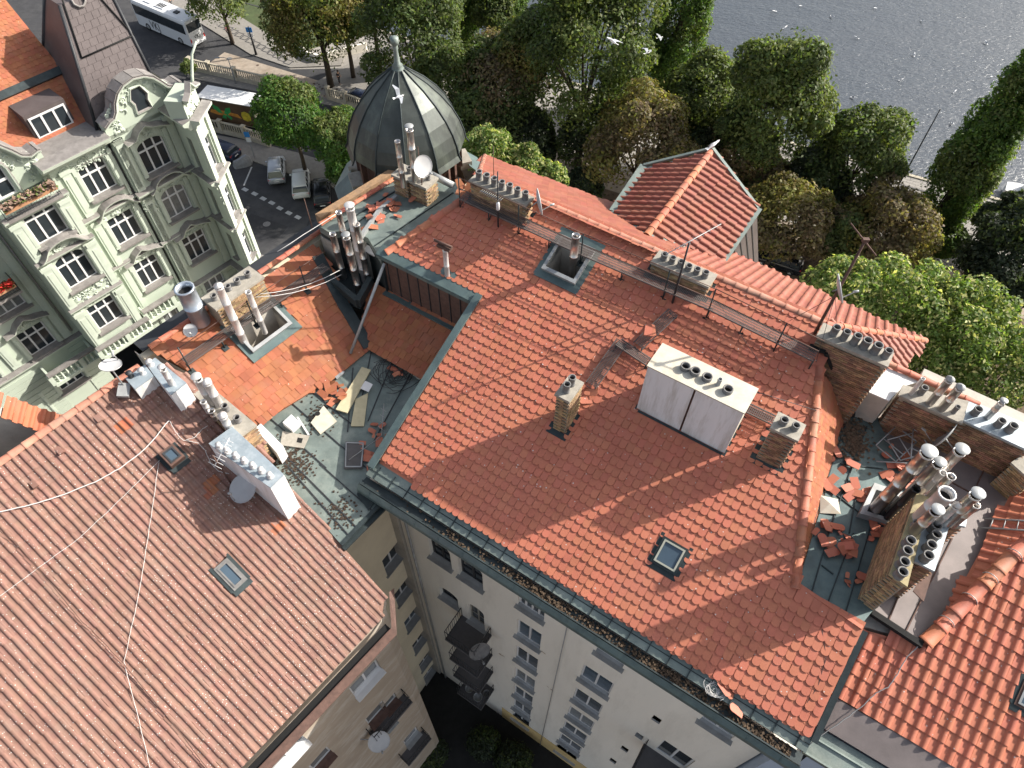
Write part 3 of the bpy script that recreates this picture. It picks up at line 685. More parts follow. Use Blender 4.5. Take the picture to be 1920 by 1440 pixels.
# eave: copper apron, box gutter, cornice
apron0 = MP(recU + .02, V0); gl = [U * (recU - .15), U * (uE + .1)]
def EV(u, v, z): return U * u + V * v + Z * z
ap = MB(); u0, u1 = recU - .05, uE + .08
ap.prism([EV(u0, V0 + .25, ZE + .03), EV(u1, V0 + .25, ZE + .03), EV(u1, V0 - .38, ZE - .20), EV(u0, V0 - .38, ZE - .20)], Z * .03)
apr = ap.build('eave_apron', 'copper_light', main)
sm_ = MB()
for i in range(24):
    uu = u0 + (u1 - u0) * (i + .5) / 24; sm_.box(EV(uu, V0 + .0, ZE - .035), U * .03, V * -.38 + Z * -.14, Z * .035)
sm_.box(EV(u0, V0 - .19, ZE - .10), U * (u1 - u0), V * .02, Z * .02); sm_.build('standing_seam', 'copper_dark', apr)
gt = MB(); gt.box(EV(u0, V0 - .38, ZE - .36), U * (u1 - u0), V * -.34, Z * .02); gt.box(EV(u0, V0 - .72, ZE - .36), U * (u1 - u0), V * .02, Z * .14)
gt.box(EV(u0, V0 - .725, ZE - .225), U * (u1 - u0), V * .04, Z * .02); gutter = gt.build('gutter', 'copper_dark', main)
gf = MB(); gf.prism([EV(u0 - .02, V0 - .74, ZE - .24), EV(u1 + .02, V0 - .74, ZE - .24), EV(u1 + .02, V0 - .86, ZE - .42), EV(u0 - .02, V0 - .86, ZE - .42)], Z * -.03)
gf.box(EV(u0 - .02, V0 - .86, ZE - .62), U * (u1 - u0 + .04), V * .02, Z * .17)
for i in range(16): gf.box(EV(u0 + (u1 - u0) * (i + .5) / 16, V0 - .875, ZE - .44), U * .02, V * .13 + Z * .19, Z * .03)
gf.build('gutter_fascia', 'copper', gutter)
sf = MB(); sf.box(EV(u0, V0 - .84, ZE - .66), U * (u1 - u0), V * 1.28, Z * .04); sf.build('soffit', 'white_wall', main)
lf = MB(); 
for i in range(2400):
    uu = u0 + .3 + (u1 - u0 - .6) * rnd.random()
    dens = min(1, max(.03, (uu - u0 - 2.5) / 4)) * (.3 + .7 * (math.sin(uu * 1.7) * .5 + .5))
    if rnd.random() > dens: continue
    c = EV(uu, V0 - .40 - .28 * rnd.random(), ZE - .33 + .09 * rnd.random()); q = Matrix.Rotation(rnd.uniform(0, 6.28), 3, Z) @ Matrix.Rotation(rnd.uniform(-.9, .9), 3, 'X'); s_ = rnd.uniform(.018, .036)
    lf.quad(c + q @ Vector((-s_, -s_, 0)), c + q @ Vector((s_, -s_, 0)), c + q @ Vector((s_, s_, 0)), c + q @ Vector((-s_, s_, 0)))
tag(lf.build('leaf_litter', 'leafdebris', None), 'brown dry leaves lying in the long copper gutter', 'leaves', kind='stuff')

# courtyard wall with windows
W = wall_plane(V * wallV, VAZ + 180)
def op_from(l, r, h, ext=.0):
    a = W.px(*l); b = W.px(*r); z = (a.z + b.z) / 2; return (round(W.uv(a)[0] + ext, 2), round(W.uv(b)[0] - ext, 2), round(z, 2), round(z + h, 2))
ops = []; wins = []
for (l, r, h, ar) in (((808, 1041), (848, 1068), 1.9, .5), ((862, 1078), (906, 1106), 2.0, .5), ((827, 1117), (860, 1138), 1.25, .35)):
    o = op_from(l, r, h); ops.append(o + (ar,)); wins.append((o, dict(cols=2, rows=3, fm='dark_metal', depth=.20, transom=None)))
o = op_from((880, 1165), (909, 1178), 2.3); ops.append(o + (.4,)); wins.append((o, dict(cols=2, rows=3, fm='concrete', depth=.20, transom=None, name='balcony_door')))
door_o = o
c2l = [(969, 1132.5), (964.8, 1186.8), (963.7, 1231.8), (961, 1269), (961, 1299), (960, 1323.7), (964, 1345)]; c2r = [(1023.7, 1167), (1017, 1221.7), (1010.6, 1263.7), (1003.5, 1297.5), (998, 1325.6), (995.6, 1348), (992, 1367)]
c3l = [(1113, 1217.5), (1088.6, 1272), (1072.4, 1308.6), (1054, 1334), (1043.7, 1358), (1036.7, 1380), (1039.7, 1406)]; c3r = [(1171, 1255), (1142, 1307), (1122, 1343), (1113, 1375), (1098, 1397), (1085.5, 1414), (1072, 1425)]
a0s = [W.pxuv(*p)[0] for p in c2l[:6]]; a1s = [W.pxuv(*p)[0] for p in c2r[:6]]; A0, A1 = sum(a0s) / 6, sum(a1s) / 6
for i in range(7):
    z = (W.px(*c2l[i]).z + W.px(*c2r[i]).z) / 2; o = (round(A0 + .08, 2), round(A1 - .08, 2), round(z, 2), round(z + (1.5 if i == 0 else 1.95), 2)); ops.append(o)
    wins.append((o, dict(cols=4 if i == 0 else 2, rows=2 if i == 0 else 1, gm=['glass', 'glass_blue', 'glass', 'curtain_glass', 'glass', 'glass', 'glass_blue'][i])))
a0s = [W.pxuv(*p)[0] for p in c3l[:5]]; a1s = [W.pxuv(*p)[0] for p in c3r[:5]]; B0, B1 = sum(a0s) / 5, sum(a1s) / 5
for i in range(7):
    z = (W.px(*c3l[i]).z + W.px(*c3r[i]).z) / 2; wd = (B0, B1) if i not in (0,) else (W.pxuv(*c3l[0])[0], W.pxuv(*c3r[0])[0])
    o = (round(wd[0] + .08, 2), round(wd[1] - .08, 2), round(z, 2), round(z + 1.9 if i else z + 1.1, 2)); ops.append(o); wins.append((o, dict(cols=2, gm=['curtain_glass', 'glass_blue', 'glass', 'curtain_glass', 'glass', 'glass', 'glass_blue'][i])))
o = op_from((1307, 1346), (1374, 1390), 1.0, .08); ops.append(o); wins.append((o, dict(cols=2, gm='curtain_glass')))
dz = W.px(1262, 1418).z; du = W.pxuv(1280, 1395)[0]
d2 = (round(du - .55, 2), round(du + .75, 2), round(dz - .9, 2), round(dz + 1.3, 2)); ops.append(d2); wins.append((d2, dict(cols=2, sill=0, name='balcony_door')))
vents = []
for p in ((1230, 1350), (1198, 1381), (1171, 1405), (1149, 1427)):
    a, b = W.pxuv(*p); vents.append((round(a - .16, 2), round(a + .16, 2), round(b - .02, 2), round(b + .42, 2)))
ops += vents
zc = 2.0
wall_open(main, 'wall', W, cornerU - .02, uE, zc, ZE - .6, ops, 'white_wall', .24)['label'] = 'white rendered courtyard wall'
for o, kw in wins: window(main, W, *o, **{**dict(depth=.13, sill=.17), **kw})
for o in vents:
    vb_ = MB(); vb_.quad(*[W.p(a, b, -.2) for a, b in ((o[0], o[2]), (o[1], o[2]), (o[1], o[3]), (o[0], o[3]))]); vo_ = vb_.build('air_vent', 'dark_metal', main)
    vs_ = MB(); vs_.box(W.p(o[0], o[2] - .03, -.2), W.e1 * (o[1] - o[0]), W.n * .26, Z * .03); vs_.build('sill', 'zinc', vo_)
yb = MB(); yb.box(W.p(cornerU + 4.5, zc, .03), W.e1 * (uE - cornerU - 4.5), W.n * -.02, Z * 2.4); yb.build('plinth_band', 'yellow_wall', main)
pt = MB()
for (x, y) in ((940, 1228), (1030, 1290), (1016, 1222), (1232, 1248)):
    a, b = W.pxuv(x, y)
    for k in range(4): c = (a + rnd.uniform(-.15, .15), b + rnd.uniform(-.06, .06)); pt.poly([W.p(c[0] + rnd.uniform(.04, .10) * math.cos(t_ * 1.05), c[1] + rnd.uniform(.02, .05) * math.sin(t_ * 1.05), .004 + k * .001) for t_ in range(6)])
pt.build('plaster_damage', 'brick_red', main)
def balcony(parent, pl, a0, a1, zb, d, hr=1.0, m='dark_metal', slabm='cloth_grey', name='balcony', n=None):
    s = MB(); s.box(pl.p(a0, zb - .14, .001), pl.e1 * (a1 - a0), pl.n * d, Z * .14); b = s.build(name, slabm, parent)
    r = MB(); cs = [pl.p(a0 + .03, zb, .03), pl.p(a0 + .03, zb, d - .03), pl.p(a1 - .03, zb, d - .03), pl.p(a1 - .03, zb, .03)]
    for p, q in zip(cs[:-1], cs[1:]):
        k = max(2, int((q - p).length / .13))
        for i in range(k + 1): r.tube([p.lerp(q, i / k), p.lerp(q, i / k) + Z * hr], .012, 4, 0, False)
    for h in (.08, hr): r.tube([c + Z * h for c in cs], .022, 5)
    r.build('railing', m, b); return b
dpz = MB(); dpz.tube([W.p(cornerU + .35, ZE - .6 - W.o.z, .09), W.p(cornerU + .35, zc - W.o.z, .09)], .055, 8); dpz.build('downpipe', 'zinc', main)
dpz = MB(); dpz.tube([W.p((A1 + B0) / 2, ZE - .6 - W.o.z, .09), W.p((A1 + B0) / 2, zc - W.o.z, .09)], .02, 6); dpz.build('lightning_conductor', 'zinc', main)
ba0, ba1 = W.pxuv(868, 1165)[0], W.pxuv(922, 1187)[0]
zb1 = door_o[2] - .02
for i, dzz in enumerate((0, -3.0, -6.0, -9.6)): balcony(main, W, ba0, ba1, zb1 + dzz, 1.25)
balcony(main, W, du - 1.0, du + 1.5, d2[2], 1.5)
# ------------------------------------------------------------------ on the main roof: stacks, white clad stack, flue well, roof window, catwalks
def row(u0, u1, v, n, r=.13, h=.32, j=.0): return [(u0 + (u1 - u0) * (i + .5) / n + rnd.uniform(-j, j), v, r * rnd.uniform(.92, 1.08), h * rnd.uniform(.9, 1.1)) for i in range(n)]
def base_z(f): return Mz(0, f[2]) - .5
vm = lambda f: (f[2] + f[3]) / 2
chimney(main, 'long brick stack with seven round pots near the dome', *s1[:4], base_z(s1), s1[4] - .09, pots=row(s1[0] + .05, s1[1], vm(s1), 7, .105, .30), faces='frl')
chimney(main, 'long brick stack with six dark pots before the dormer', *s2[:4], base_z(s2), s2[4] - .09, pots=row(s2[0] + .1, s2[1] - .1, vm(s2), 6, .10, .22), faces='frl')
chimney(main, 'tall brick gable stack with six pots at the ridge end', *s3[:4], Mz(0, V0) - 1.2, s3[4] - .09, bm='brick_red', pots=row(s3[0] + .15, s3[1], vm(s3), 6, .115, .34, .03), faces='fr', limit=110)
chimney(main, 'narrow brick chimney with two pots beside the catwalk steps', *chs[:4], base_z(chs), chs[4] - .09, pots=[((chs[0] + chs[1]) / 2 - .02, chs[2] + (chs[3] - chs[2]) * k, .10, .36) for k in (.3, .7)], faces='fr')
chimney(main, 'square brick chimney with two pots beside the orange hip', *ch2[:4], base_z(ch2), ch2[4] - .09, bm='brick_red', pots=row(ch2[0] + .02, ch2[1] - .02, vm(ch2), 2, .10, .22), faces='fr')
for f in (s1, s2, chs, ch2, wb):
    uu, vv = (f[0], f[1]), (f[2], f[3])
    q = [M.uv(MP(a, b)) for a, b in ((uu[0], vv[0]), (uu[1], vv[0]), (uu[1], vv[1]), (uu[0], vv[1]))]
    lead_skirt(main, M, q, wdt=.05 if f is wb else .14)
# white clad stack: two front sheets with an open joint, sides, lid, five pots
u0, u1, v0, v1, zt = wb; zb = Mz(0, v0) - .3
c = MB(); c.prism([EV(u0 + .05, v0 + .05, zb), EV(u1 - .05, v0 + .05, zb), EV(u1 - .05, v1 - .05, zb), EV(u0 + .05, v1 - .05, zb)], Z * (zt - zb - .02))
wbx = c.build('chimney', 'rust_metal', main, 'wide white sheet clad chimney with pale stained lid')
mid = u0 + (u1 - u0) * .505
for a, b in ((u0, mid - .03), (mid + .03, u1)):
    s_ = MB(); s_.box(EV(a, v0 + .04, zb), U * (b - a), V * -.04, Z * (zt - zb)); s_.build('cladding_panel', 'white_clad', wbx)
s_ = MB(); s_.box(EV(u1 - .045, v0 + .003, zb), U * .04, V * (v1 - v0 - .003), Z * (zt - zb)); s_.build('cladding_panel', 'clad_top', wbx)
s_ = MB(); s_.box(EV(u0 + .005, v0 + .003, zb), U * .04, V * (v1 - v0 - .003), Z * (zt - zb)); s_.build('cladding_panel', 'white_clad', wbx)
s_ = MB(); s_.prism([EV(u0 - .03, v0 - .02, zt), EV(u1 + .03, v0 - .02, zt), EV(u1 + .03, v1 + .02, zt), EV(u0 - .03, v1 + .02, zt)], Z * .045); s_.build('lid', 'clad_top', wbx)
for k, r_, h_ in ((.315, .13, .14), (.42, .13, .14), (.545, .13, .14), (.665, .06, .26), (.77, .13, .14)): pot(wbx, EV(u0 + (u1 - u0) * k, v0 + (v1 - v0) * (.50 if k < .7 else .42), zt + .04), r_, h_, m='pot' if r_ > .1 else 'zinc')
# flue well in the slope
def roof_well(parent, pl, rect, floor_drop, m_in, m_out, curb=.22, apron=.28, label=None):
    x0, x1, y0, y1 = rect
    o = MB()
    for (a, b, c_, d) in ((x0 - .10, x1 + .10, y0 - .12, y0), (x0 - .10, x1 + .10, y1, y1 + .12), (x0 - .10, x0, y0, y1), (x1, x1 + .10, y0, y1)):
        o.prism([pl.p(a, c_, -.1), pl.p(b, c_, -.1), pl.p(b, d, -.1), pl.p(a, d, -.1)], pl.n * (curb + .1))
    w_ = o.build('roof_well', m_out, parent, label)
    i = MB(); ring = [pl.p(x0, y0, curb - .01), pl.p(x1, y0, curb - .01), pl.p(x1, y1, curb - .01), pl.p(x0, y1, curb - .01)]; zf = min(p.z for p in ring) - floor_drop
    lo = [Vector((p.x, p.y, zf)) for p in ring]
    i.add(ring + lo, [(k, (k + 1) % 4, 4 + (k + 1) % 4, 4 + k) for k in range(4)] + [(4, 5, 6, 7)]); i.build('well_lining', m_in, w_)
    a_ = MB(); a_.prism([pl.p(x0 - .3, y0 - .1 - apron, .05), pl.p(x1 + .3, y0 - .1 - apron, .05), pl.p(x1 + .3, y0 - .12, .05), pl.p(x0 - .3, y0 - .12, .05)], pl.n * .03)
    a_.prism([pl.p(x0 - .3, y0 - .12, .03), pl.p(x0 - .1, y0 - .12, .03), pl.p(x0 - .1, y1 + .12, .03), pl.p(x0 - .3, y1 + .12, .03)], pl.n * .05)
    a_.prism([pl.p(x1 + .1, y0 - .12, .03), pl.p(x1 + .3, y0 - .12, .03), pl.p(x1 + .3, y1 + .12, .03), pl.p(x1 + .1, y1 + .12, .03)], pl.n * .05)
    a_.prism([pl.p(x0 - .3, y1 + .12, .04), pl.p(x1 + .3, y1 + .12, .04), pl.p(x1 + .3, y1 + .42, .06), pl.p(x0 - .3, y1 + .42, .06)], pl.n * .03)
    a_.build('flashing', 'copper', w_); return w_, zf
rw, zf = roof_well(main, M, (hx0 + .22, hx1 - .22, hy0 + .34, hy1 - .32), 1.2, 'plaster', 'zinc', label='sunken flue well framed in green copper below the ridge')
pb = at(1072, 516, Mz(0, M.px(1072, 500).dot(V)) - .4); pz = z_over(pb, 1078, 441)
flue(main, pb, Vector((pb.x, pb.y, pz)), .13, 'steel', label='pink grey steel flue rising from the sunken well')
# roof window low on the slope
def roof_window(parent, pl, rect, m_frame='copper_dark', m_in='zinc', gm='glass', h=.12, label=None, fw=.09, apron=True):
    x0, x1, y0, y1 = rect; f = MB()
    for (a, b, c_, d) in ((x0, x1, y0, y0 + fw), (x0, x1, y1 - fw, y1), (x0, x0 + fw, y0 + fw, y1 - fw), (x1 - fw, x1, y0 + fw, y1 - fw)):
        f.prism([pl.p(a, c_, -.05), pl.p(b, c_, -.05), pl.p(b, d, -.05), pl.p(a, d, -.05)], pl.n * (h + .05))
    o = f.build('roof_window', m_frame, parent, label); g = MB()
    i = fw * .28
    for (a, b, c_, d) in ((x0 + fw - i, x1 - fw + i, y0 + fw - i, y0 + fw + i), (x0 + fw - i, x1 - fw + i, y1 - fw - i, y1 - fw + i), (x0 + fw - i, x0 + fw + i, y0 + fw + i, y1 - fw - i), (x1 - fw - i, x1 - fw + i, y0 + fw + i, y1 - fw - i)):
        g.prism([pl.p(a, c_, h - .02), pl.p(b, c_, h - .02), pl.p(b, d, h - .02), pl.p(a, d, h - .02)], pl.n * .04)
    g.build('sash', m_in, o); q = MB(); q.quad(*[pl.p(a, b, h - .015) for a, b in ((x0 + fw, y0 + fw), (x1 - fw, y0 + fw), (x1 - fw, y1 - fw), (x0 + fw, y1 - fw))]); q.build('pane', gm, o)
    if apron:
        a_ = MB(); a_.prism([pl.p(x0 - .06, y0 - .16, .04), pl.p(x1 + .06, y0 - .16, .04), pl.p(x1 + .06, y0, .05), pl.p(x0 - .06, y0, .05)], pl.n * .03)
        for (a, b) in ((x0 - .1, x0), (x1, x1 + .1)): a_.prism([pl.p(a, y0, .02), pl.p(b, y0, .02), pl.p(b, y1 + .08, .02), pl.p(a, y1 + .08, .02)], pl.n * .06)
        a_.build('flashing', 'copper_dark', o)
    return o
roof_window(main, M, (kx0 - .02, kx1 + .02, ky0 - .02, ky1 + .02), label='square roof window low on the red slope', gm='glass_blue', m_in='sash_cream')
# catwalks
def catwalk(parent, pts, wd=.42, rail=None, label=None, name='catwalk', step=.05, m='grating', post_pl=None, post_step=1.25, rail_h=.85):
    g = MB()
    for p, q in zip(pts[:-1], pts[1:]):
        d = q - p; t = d.normalized(); s = Vector((t.y, -t.x, 0)).normalized(); L = d.length
        for sg in (-1, 1): g.box(p + s * sg * wd / 2 - s * .012 - Z * .04, d, s * .024, Z * .05)
        for i in range(3): g.box(p + s * (i - 1) * wd * .24 - s * .006 - Z * .02, d, s * .012, Z * .022)
        k = int(L / step)
        for i in range(k): g.box(p + t * (L * i / k) - s * (wd / 2 - .014), s * (wd - .028), t * .018, Z * .008)
    o = g.build(name, m, parent, label)
    for p, q in zip(pts[:-1], pts[1:]):
        d = q - p; t = d.normalized(); s = Vector((t.y, -t.x, 0)).normalized(); k = max(1, round(d.length / post_step))
        for i in range(k + 1):
            P = p + d * (i / k); b = MB()
            dn = s if s.dot(post_pl.e2) < 0 else -s
            A = P + dn * wd * .45; h = (A - post_pl.o).dot(post_pl.n) / post_pl.n.z
            F = A - Z * h
            b.tube([F, A + Z * (.0 if rail is None or i % 2 else rail_h)], .022, 5)
            F2 = P - dn * .1; F2 = F2 - Z * ((F2 - post_pl.o).dot(post_pl.n) / post_pl.n.z); b.tube([F + post_pl.n * .03, F2 + post_pl.n * .2], .016, 4)
            b.cbox(F + post_pl.n * .05, .2, .2, .02, 0, post_pl.e1, post_pl.e2, post_pl.n); b.build('support_post', 'copper_dark', o)
        if rail is not None:
            r_ = MB(); dn = s if s.dot(post_pl.e2) < 0 else -s
            for hh in rail: r_.tube([p + dn * wd * .45 + Z * hh, q + dn * wd * .45 + Z * hh], .014, 5)
            r_.build('handrail', 'rust_metal', o)
    return o
M4 = Plane(M.o + Z * .38, M.e1, M.e2)
catwalk(main, [M4.px(868, 366), M4.px(1095, 470), M4.px(1335, 572), M4.px(1530, 668)], .42, (.42, .85), 'long iron grating catwalk under the ridge', post_pl=M)
M3 = Plane(M.o + Z * .22, M.e1, M.e2)
catwalk(main, [M3.px(1262, 585), M3.px(1196, 648)], .36, None, 'short grating steps down from the ridge walk', post_pl=M, name='grating_steps')
catwalk(main, [M3.px(1166, 640), M3.px(1108, 722)], .36, None, 'short grating steps beside narrow chimney', post_pl=M, name='grating_steps')
catwalk(main, [M3.px(1160, 641), M3.px(1216, 678)], .30, None, None, post_pl=M, name='grating_steps')
catwalk(main, [M3.px(1402, 764), M3.px(1452, 788)], .34, None, None, post_pl=M, name='grating_steps')
# wires from hip to stack
wr = MB(); wr.tube([M4.px(1345, 505 + 60), M4.px(1432, 690)], .008, 4); wr.tube([EV(wb[1], wb[3], wb[4] - .1), M.px(1527, 775) + Z * .15], .014, 4); wr.build('guy_wire', 'cable_dark', main)
# small vent pipe with broken cap low by the recess
vp = M.px(839, 519); vz = z_over(vp, 835, 468)
vent = flue(main, vp - Z * .2, Vector((vp.x, vp.y, vz)), .085, 'steel_white', 'vent_pipe', None, True, 'short white vent pipe with a loose tile cap above the recess')
vc = MB(); vc.cbox(Vector((vp.x, vp.y, vz + .12)), .5, .22, .08, 0, U, V, Z); vc.tube([Vector((vp.x, vp.y, vz + .2)) - U * .4, Vector((vp.x, vp.y, vz + .25)) + U * .3], .05, 6); vc.build('loose_cap', 'rust_metal', vent)
lead_skirt(main, M, [M.uv(vp + U * a + V * b) for a, b in ((-.1, -.12), (.1, -.12), (.1, .12), (-.1, .12))], wdt=.2, m='copper')

# ------------------------------------------------------------------ recess wall and sloping parapet
RWP = wall_plane(V * recV, VAZ + 180)
zl = (RWP.px(866, 606).z + RWP.px(700, 536).z) / 2
rwu0 = M.px(712, 478).dot(U)
rw_ = MB(); rw_.box(EV(rwu0, recV - .02, zl - .3), U * (recU - rwu0), V * .1, Z * (recZ - zl + .28)); rwl = rw_.build('recess_wall', 'rust_metal', main, 'dark brown sheet wall of the roof recess')
sm_ = MB()
for i in range(9): sm_.box(EV(rwu0 + (recU - rwu0) * (i + .5) / 9, recV - .05, zl), U * .03, V * .04, Z * (recZ - zl - .02))
sm_.build('standing_seam', 'dark_metal', rwl)
cp = MB(); cp.prism([EV(rwu0 - .1, recV - .14, recZ + .02), EV(recU + .05, recV - .14, recZ + .02), EV(recU + .05, recV + .28, recZ + .14), EV(rwu0 - .1, recV + .28, recZ + .14)], Z * .035)
cp.box(EV(rwu0 - .1, recV - .16, recZ - .1), U * (recU - rwu0 + .15), V * .02, Z * .13); cp.build('coping', 'copper', main, 'green copper coping along the top of the recess')
lp = MB(); lp.box(EV(rwu0, recV - .30, zl - .02), U * (recU - rwu0), V * .28, Z * .04); lp.build('flashing', 'copper', main)
pw = MB(); a, b = MP(recU - .10, V0 - .2), MP(recU - .10, recV + .15)
pw.prism([a + Z * .10, b + Z * .10, b + Z * .18, a + Z * .18], U * .24); pw.prism([Vector((a.x, a.y, ZE - 1.2)), Vector((b.x, b.y, ZE - 1.2)), b + Z * .09, a + Z * .09], U * .1)
pw.build('parapet', 'copper', main, 'sloping copper clad parapet beside the light court')

# ------------------------------------------------------------------ CORNER HOUSE (left wing: orange roofs, copper roofs, dome)
corner = thing('corner_house', 'corner apartment house with orange tiled roofs and a dark copper dome', 'building', at(560, 600, 29))
S2 = slope_plane(EV(0, recV - .1, zl), VAZ, 23)
s2eave = S2.px(770, 690); zS = s2eave.z
CAZ = 39.0; h1 = Vector((math.sin(R(CAZ - 90)), math.cos(R(CAZ - 90)), 0)); k1 = Vector((math.sin(R(CAZ)), math.cos(R(CAZ)), 0))
S1 = slope_plane(at(565, 742, zS), CAZ - 90, 24)
s1p = [(270, 640), (346, 690), (420, 752), (480, 797), (566, 745), (652, 690), (690, 650), (668, 600), (612, 528), (590, 470), (640, 428), (600, 410)]
s1p = [(268, 640), (346, 690), (420, 752), (480, 797), (566, 745), (652, 690), (690, 650), (668, 600), (630, 520), (598, 462)]
s1v = [S1.pxuv(*p) for p in s1p]
ridge_y = (S1.pxuv(268, 640)[1] + S1.pxuv(598, 455)[1]) / 2
s1v = [(a, min(b, ridge_y)) for a, b in s1v]
well1 = rect2([S1.pxuv(*p) for p in ((438, 618), (508, 574), (548, 612), (472, 662))])
lc = S1.px(500, 562); lczt = z_over(lc, 492, 517)
lct = [at(x, y, lczt) for x, y in ((405, 580), (492, 517), (466, 504), (380, 557))]
lca = sorted(p.dot(k1) for p in lct); lcb = sorted(p.dot(h1) for p in lct); LC = ((lca[0] + lca[1]) / 2, (lca[2] + lca[3]) / 2, (lcb[0] + lcb[1]) / 2, (lcb[2] + lcb[3]) / 2)
d1 = deck_with_hole(corner, 'roof', S1, s1v, well1, 'tile_orange'); d1['label'] = 'bright orange tiled slope over the left wing'
ot = flat_tile(.235, .46, .017, False, 'tile_orange')
lch = [S1.uv(k1 * a + h1 * b + Z * lc.z) for a, b in ((LC[0], LC[2]), (LC[1], LC[2]), (LC[1], LC[3]), (LC[0], LC[3]))]
wx0, wx1, wy0, wy1 = well1
scatter('roof_tile', [ot], tile_places(S1, s1v, .235, .30, True, [lch, [(wx0 - .2, wy0 - .25), (wx1 + .2, wy0 - .25), (wx1 + .2, wy1 + .2), (wx0 - .2, wy1 + .2)]], .006), d1, 180, 'roof_tile_field')
s2p = [(690, 538), (700, 536), (864, 607), (798, 716), (700, 656), (676, 628)]
s2v = [S2.pxuv(*p) for p in s2p]
d2_ = slab(corner, 'roof', S2, s2v, .14, 'tile_orange', 'shaded orange tiled slope below the recess wall', -.012)
scatter('roof_tile', [ot], tile_places(S2, s2v, .235, .30, True, (), .006), d2_, 110, 'roof_tile_field')
# valley
vy = MB(); va = S1.px(604, 505); vbm = S1.px(694, 652)
va2 = S1.px(586, 470)
strip(vy, [S1.px(596, 480) + Z * .03, S1.px(640, 565) + Z * .03, S1.px(692, 652) + Z * .04], .42, .03, S1.n); vy.build('valley_gutter', 'copper_dark', corner)
# ridge coping of the left wing and street gutter
ra, rb = S1.p(S1.pxuv(268, 640)[0], ridge_y, .03), S1.p(S1.pxuv(640, 425)[0], ridge_y, .03)
ridge_tiles(corner, ra, rb, .11, .40, 'ridge_tile', 'coping_tile')
gz = MB(); gz.box(ra - k1 * .2 + h1 * .12 - Z * .12, (rb - ra) + k1 * 3.2, h1 * .55, Z * .04); gz.build('street_gutter', 'dark_metal', corner)
sw_ = MB(); q0 = ra + h1 * .3 - Z * .2; sw_.box(Vector((q0.x, q0.y, 0)) - k1 * .3, (rb - ra) + k1 * 3.4, h1 * -.3, Z * (q0.z - .1)); sw_.build('street_wall', 'cream_wall', corner)
# upper copper terrace
zC = (S1.p(0, ridge_y).z + .0)
zC1 = hipL0.z - .12
c1p = [(598, 424), (640, 398), (745, 335), (858, 342), (876, 366), (735, 468), (714, 486), (690, 446), (655, 430), (618, 436)]
c1 = [at(x, y, zC1) for x, y in c1p]
cb = MB(); cb.prism([p - Z * .3 for p in c1], Z * .3); ct = cb.build('copper_terrace', 'copper_light', corner, 'pale green copper terrace between hip and dome')
cs = MB()
for (a, b) in (((672, 436), (735, 395)), ((702, 462), (850, 362)), ((640, 422), (740, 360)), ((655, 430), (700, 395))): strip(cs, [at(*a, zC1), at(*b, zC1)], .035, .04)
cs.build('standing_seam', 'copper_dark', ct)
rg = MB(); strip(rg, [at(677, 448, zC1) , at(712, 398, zC1), at(744, 372, zC1)], .13, .16); rg.build('upstand', 'zinc', ct)
ridge_tiles(corner, at(600, 421, zC1 + .1), at(742, 333, zC1 + .1), .10, .40, 'ridge_tile', 'coping_tile')
rcb = MB(); strip(rcb, [at(600, 421, zC1 - .3), at(742, 333, zC1 - .3)], .3, .4); rcb.build('upstand', 'brick_red', ct)
# lower copper roof with standing seams
C2 = slope_plane(at(480, 797, zS - .12), CAZ - 90, 4.5)
c2p = [(482, 792), (566, 740), (652, 685), (692, 648), (800, 712), (790, 735), (706, 866), (694, 896), (719, 938), (640, 1021), (556, 928), (515, 870), (470, 815)]
c2 = [C2.px(*p) for p in c2p]
cb = MB(); cb.prism([p - C2.n * .15 for p in c2], C2.n * .15); c2o = cb.build('copper_roof', 'copper_light', corner, 'low grey green copper roof littered with rubble')
seams = [((505, 783), (612, 878)), ((548, 757), (690, 880)), ((585, 735), (665, 800)), ((620, 712), (640, 730)), ((530, 850), (668, 988)), ((500, 830), (655, 1005)), ((662, 690), (652, 810)), ((697, 655), (672, 780)), ((735, 680), (690, 790)), ((770, 700), (700, 830)), ((600, 870), (700, 960))]
for a, b in seams:
    s_ = MB(); strip(s_, [C2.px(*a), C2.px(*b)], .03, .035, C2.n); s_.build('standing_seam', 'dark_metal', c2o)
eg = MB(); strip(eg, [C2.px(640, 1022) - Z * .05, C2.px(720, 938) - Z * .05], .12, .1); strip(eg, [C2.px(642, 1026) - Z * .18, C2.px(724, 944) - Z * .18], .16, .08); eg.build('gutter', 'copper_dark', corner)
# body under the wing
allp = [S1.p(*S1.pxuv(268, 640)), C2.px(482, 797), C2.px(640, 1019), C2.px(714, 940)]
bw = MB(); zz_ = C2.px(640, 1020).z - .25
cu0 = W.px(737, 972).dot(U) - .45
fp = [at(250, 655, zz_), at(480, 800, zz_), at(556, 928, zz_) - k1 * .0, EV(cu0, at(630, 1005, zz_).dot(V), 0), EV(cu0, V0 + .3, 0), MP(recU - .05, V0 + .3), MP(recU - .05, recV), at(706, 500, zz_ + 1), at(876, 380, zz_), at(800, 330, zz_), at(745, 338, zz_), rb + h1 * .1, ra + h1 * .1]
bw.prism([Vector((p.x, p.y, 0)) for p in fp], Z * (zz_ - .1)); bw.build('inner_wall', 'plaster', corner)
b1_ = MB(); pts = [S1.p(a, b, -.3) for a, b in s1v]; b1_.add(pts + [Vector((p.x, p.y, zz_ - .2)) for p in pts], [(i, len(pts) + i, len(pts) + (i + 1) % len(pts), (i + 1) % len(pts)) for i in range(len(pts))]); b1_.build('inner_wall', 'plaster', corner)
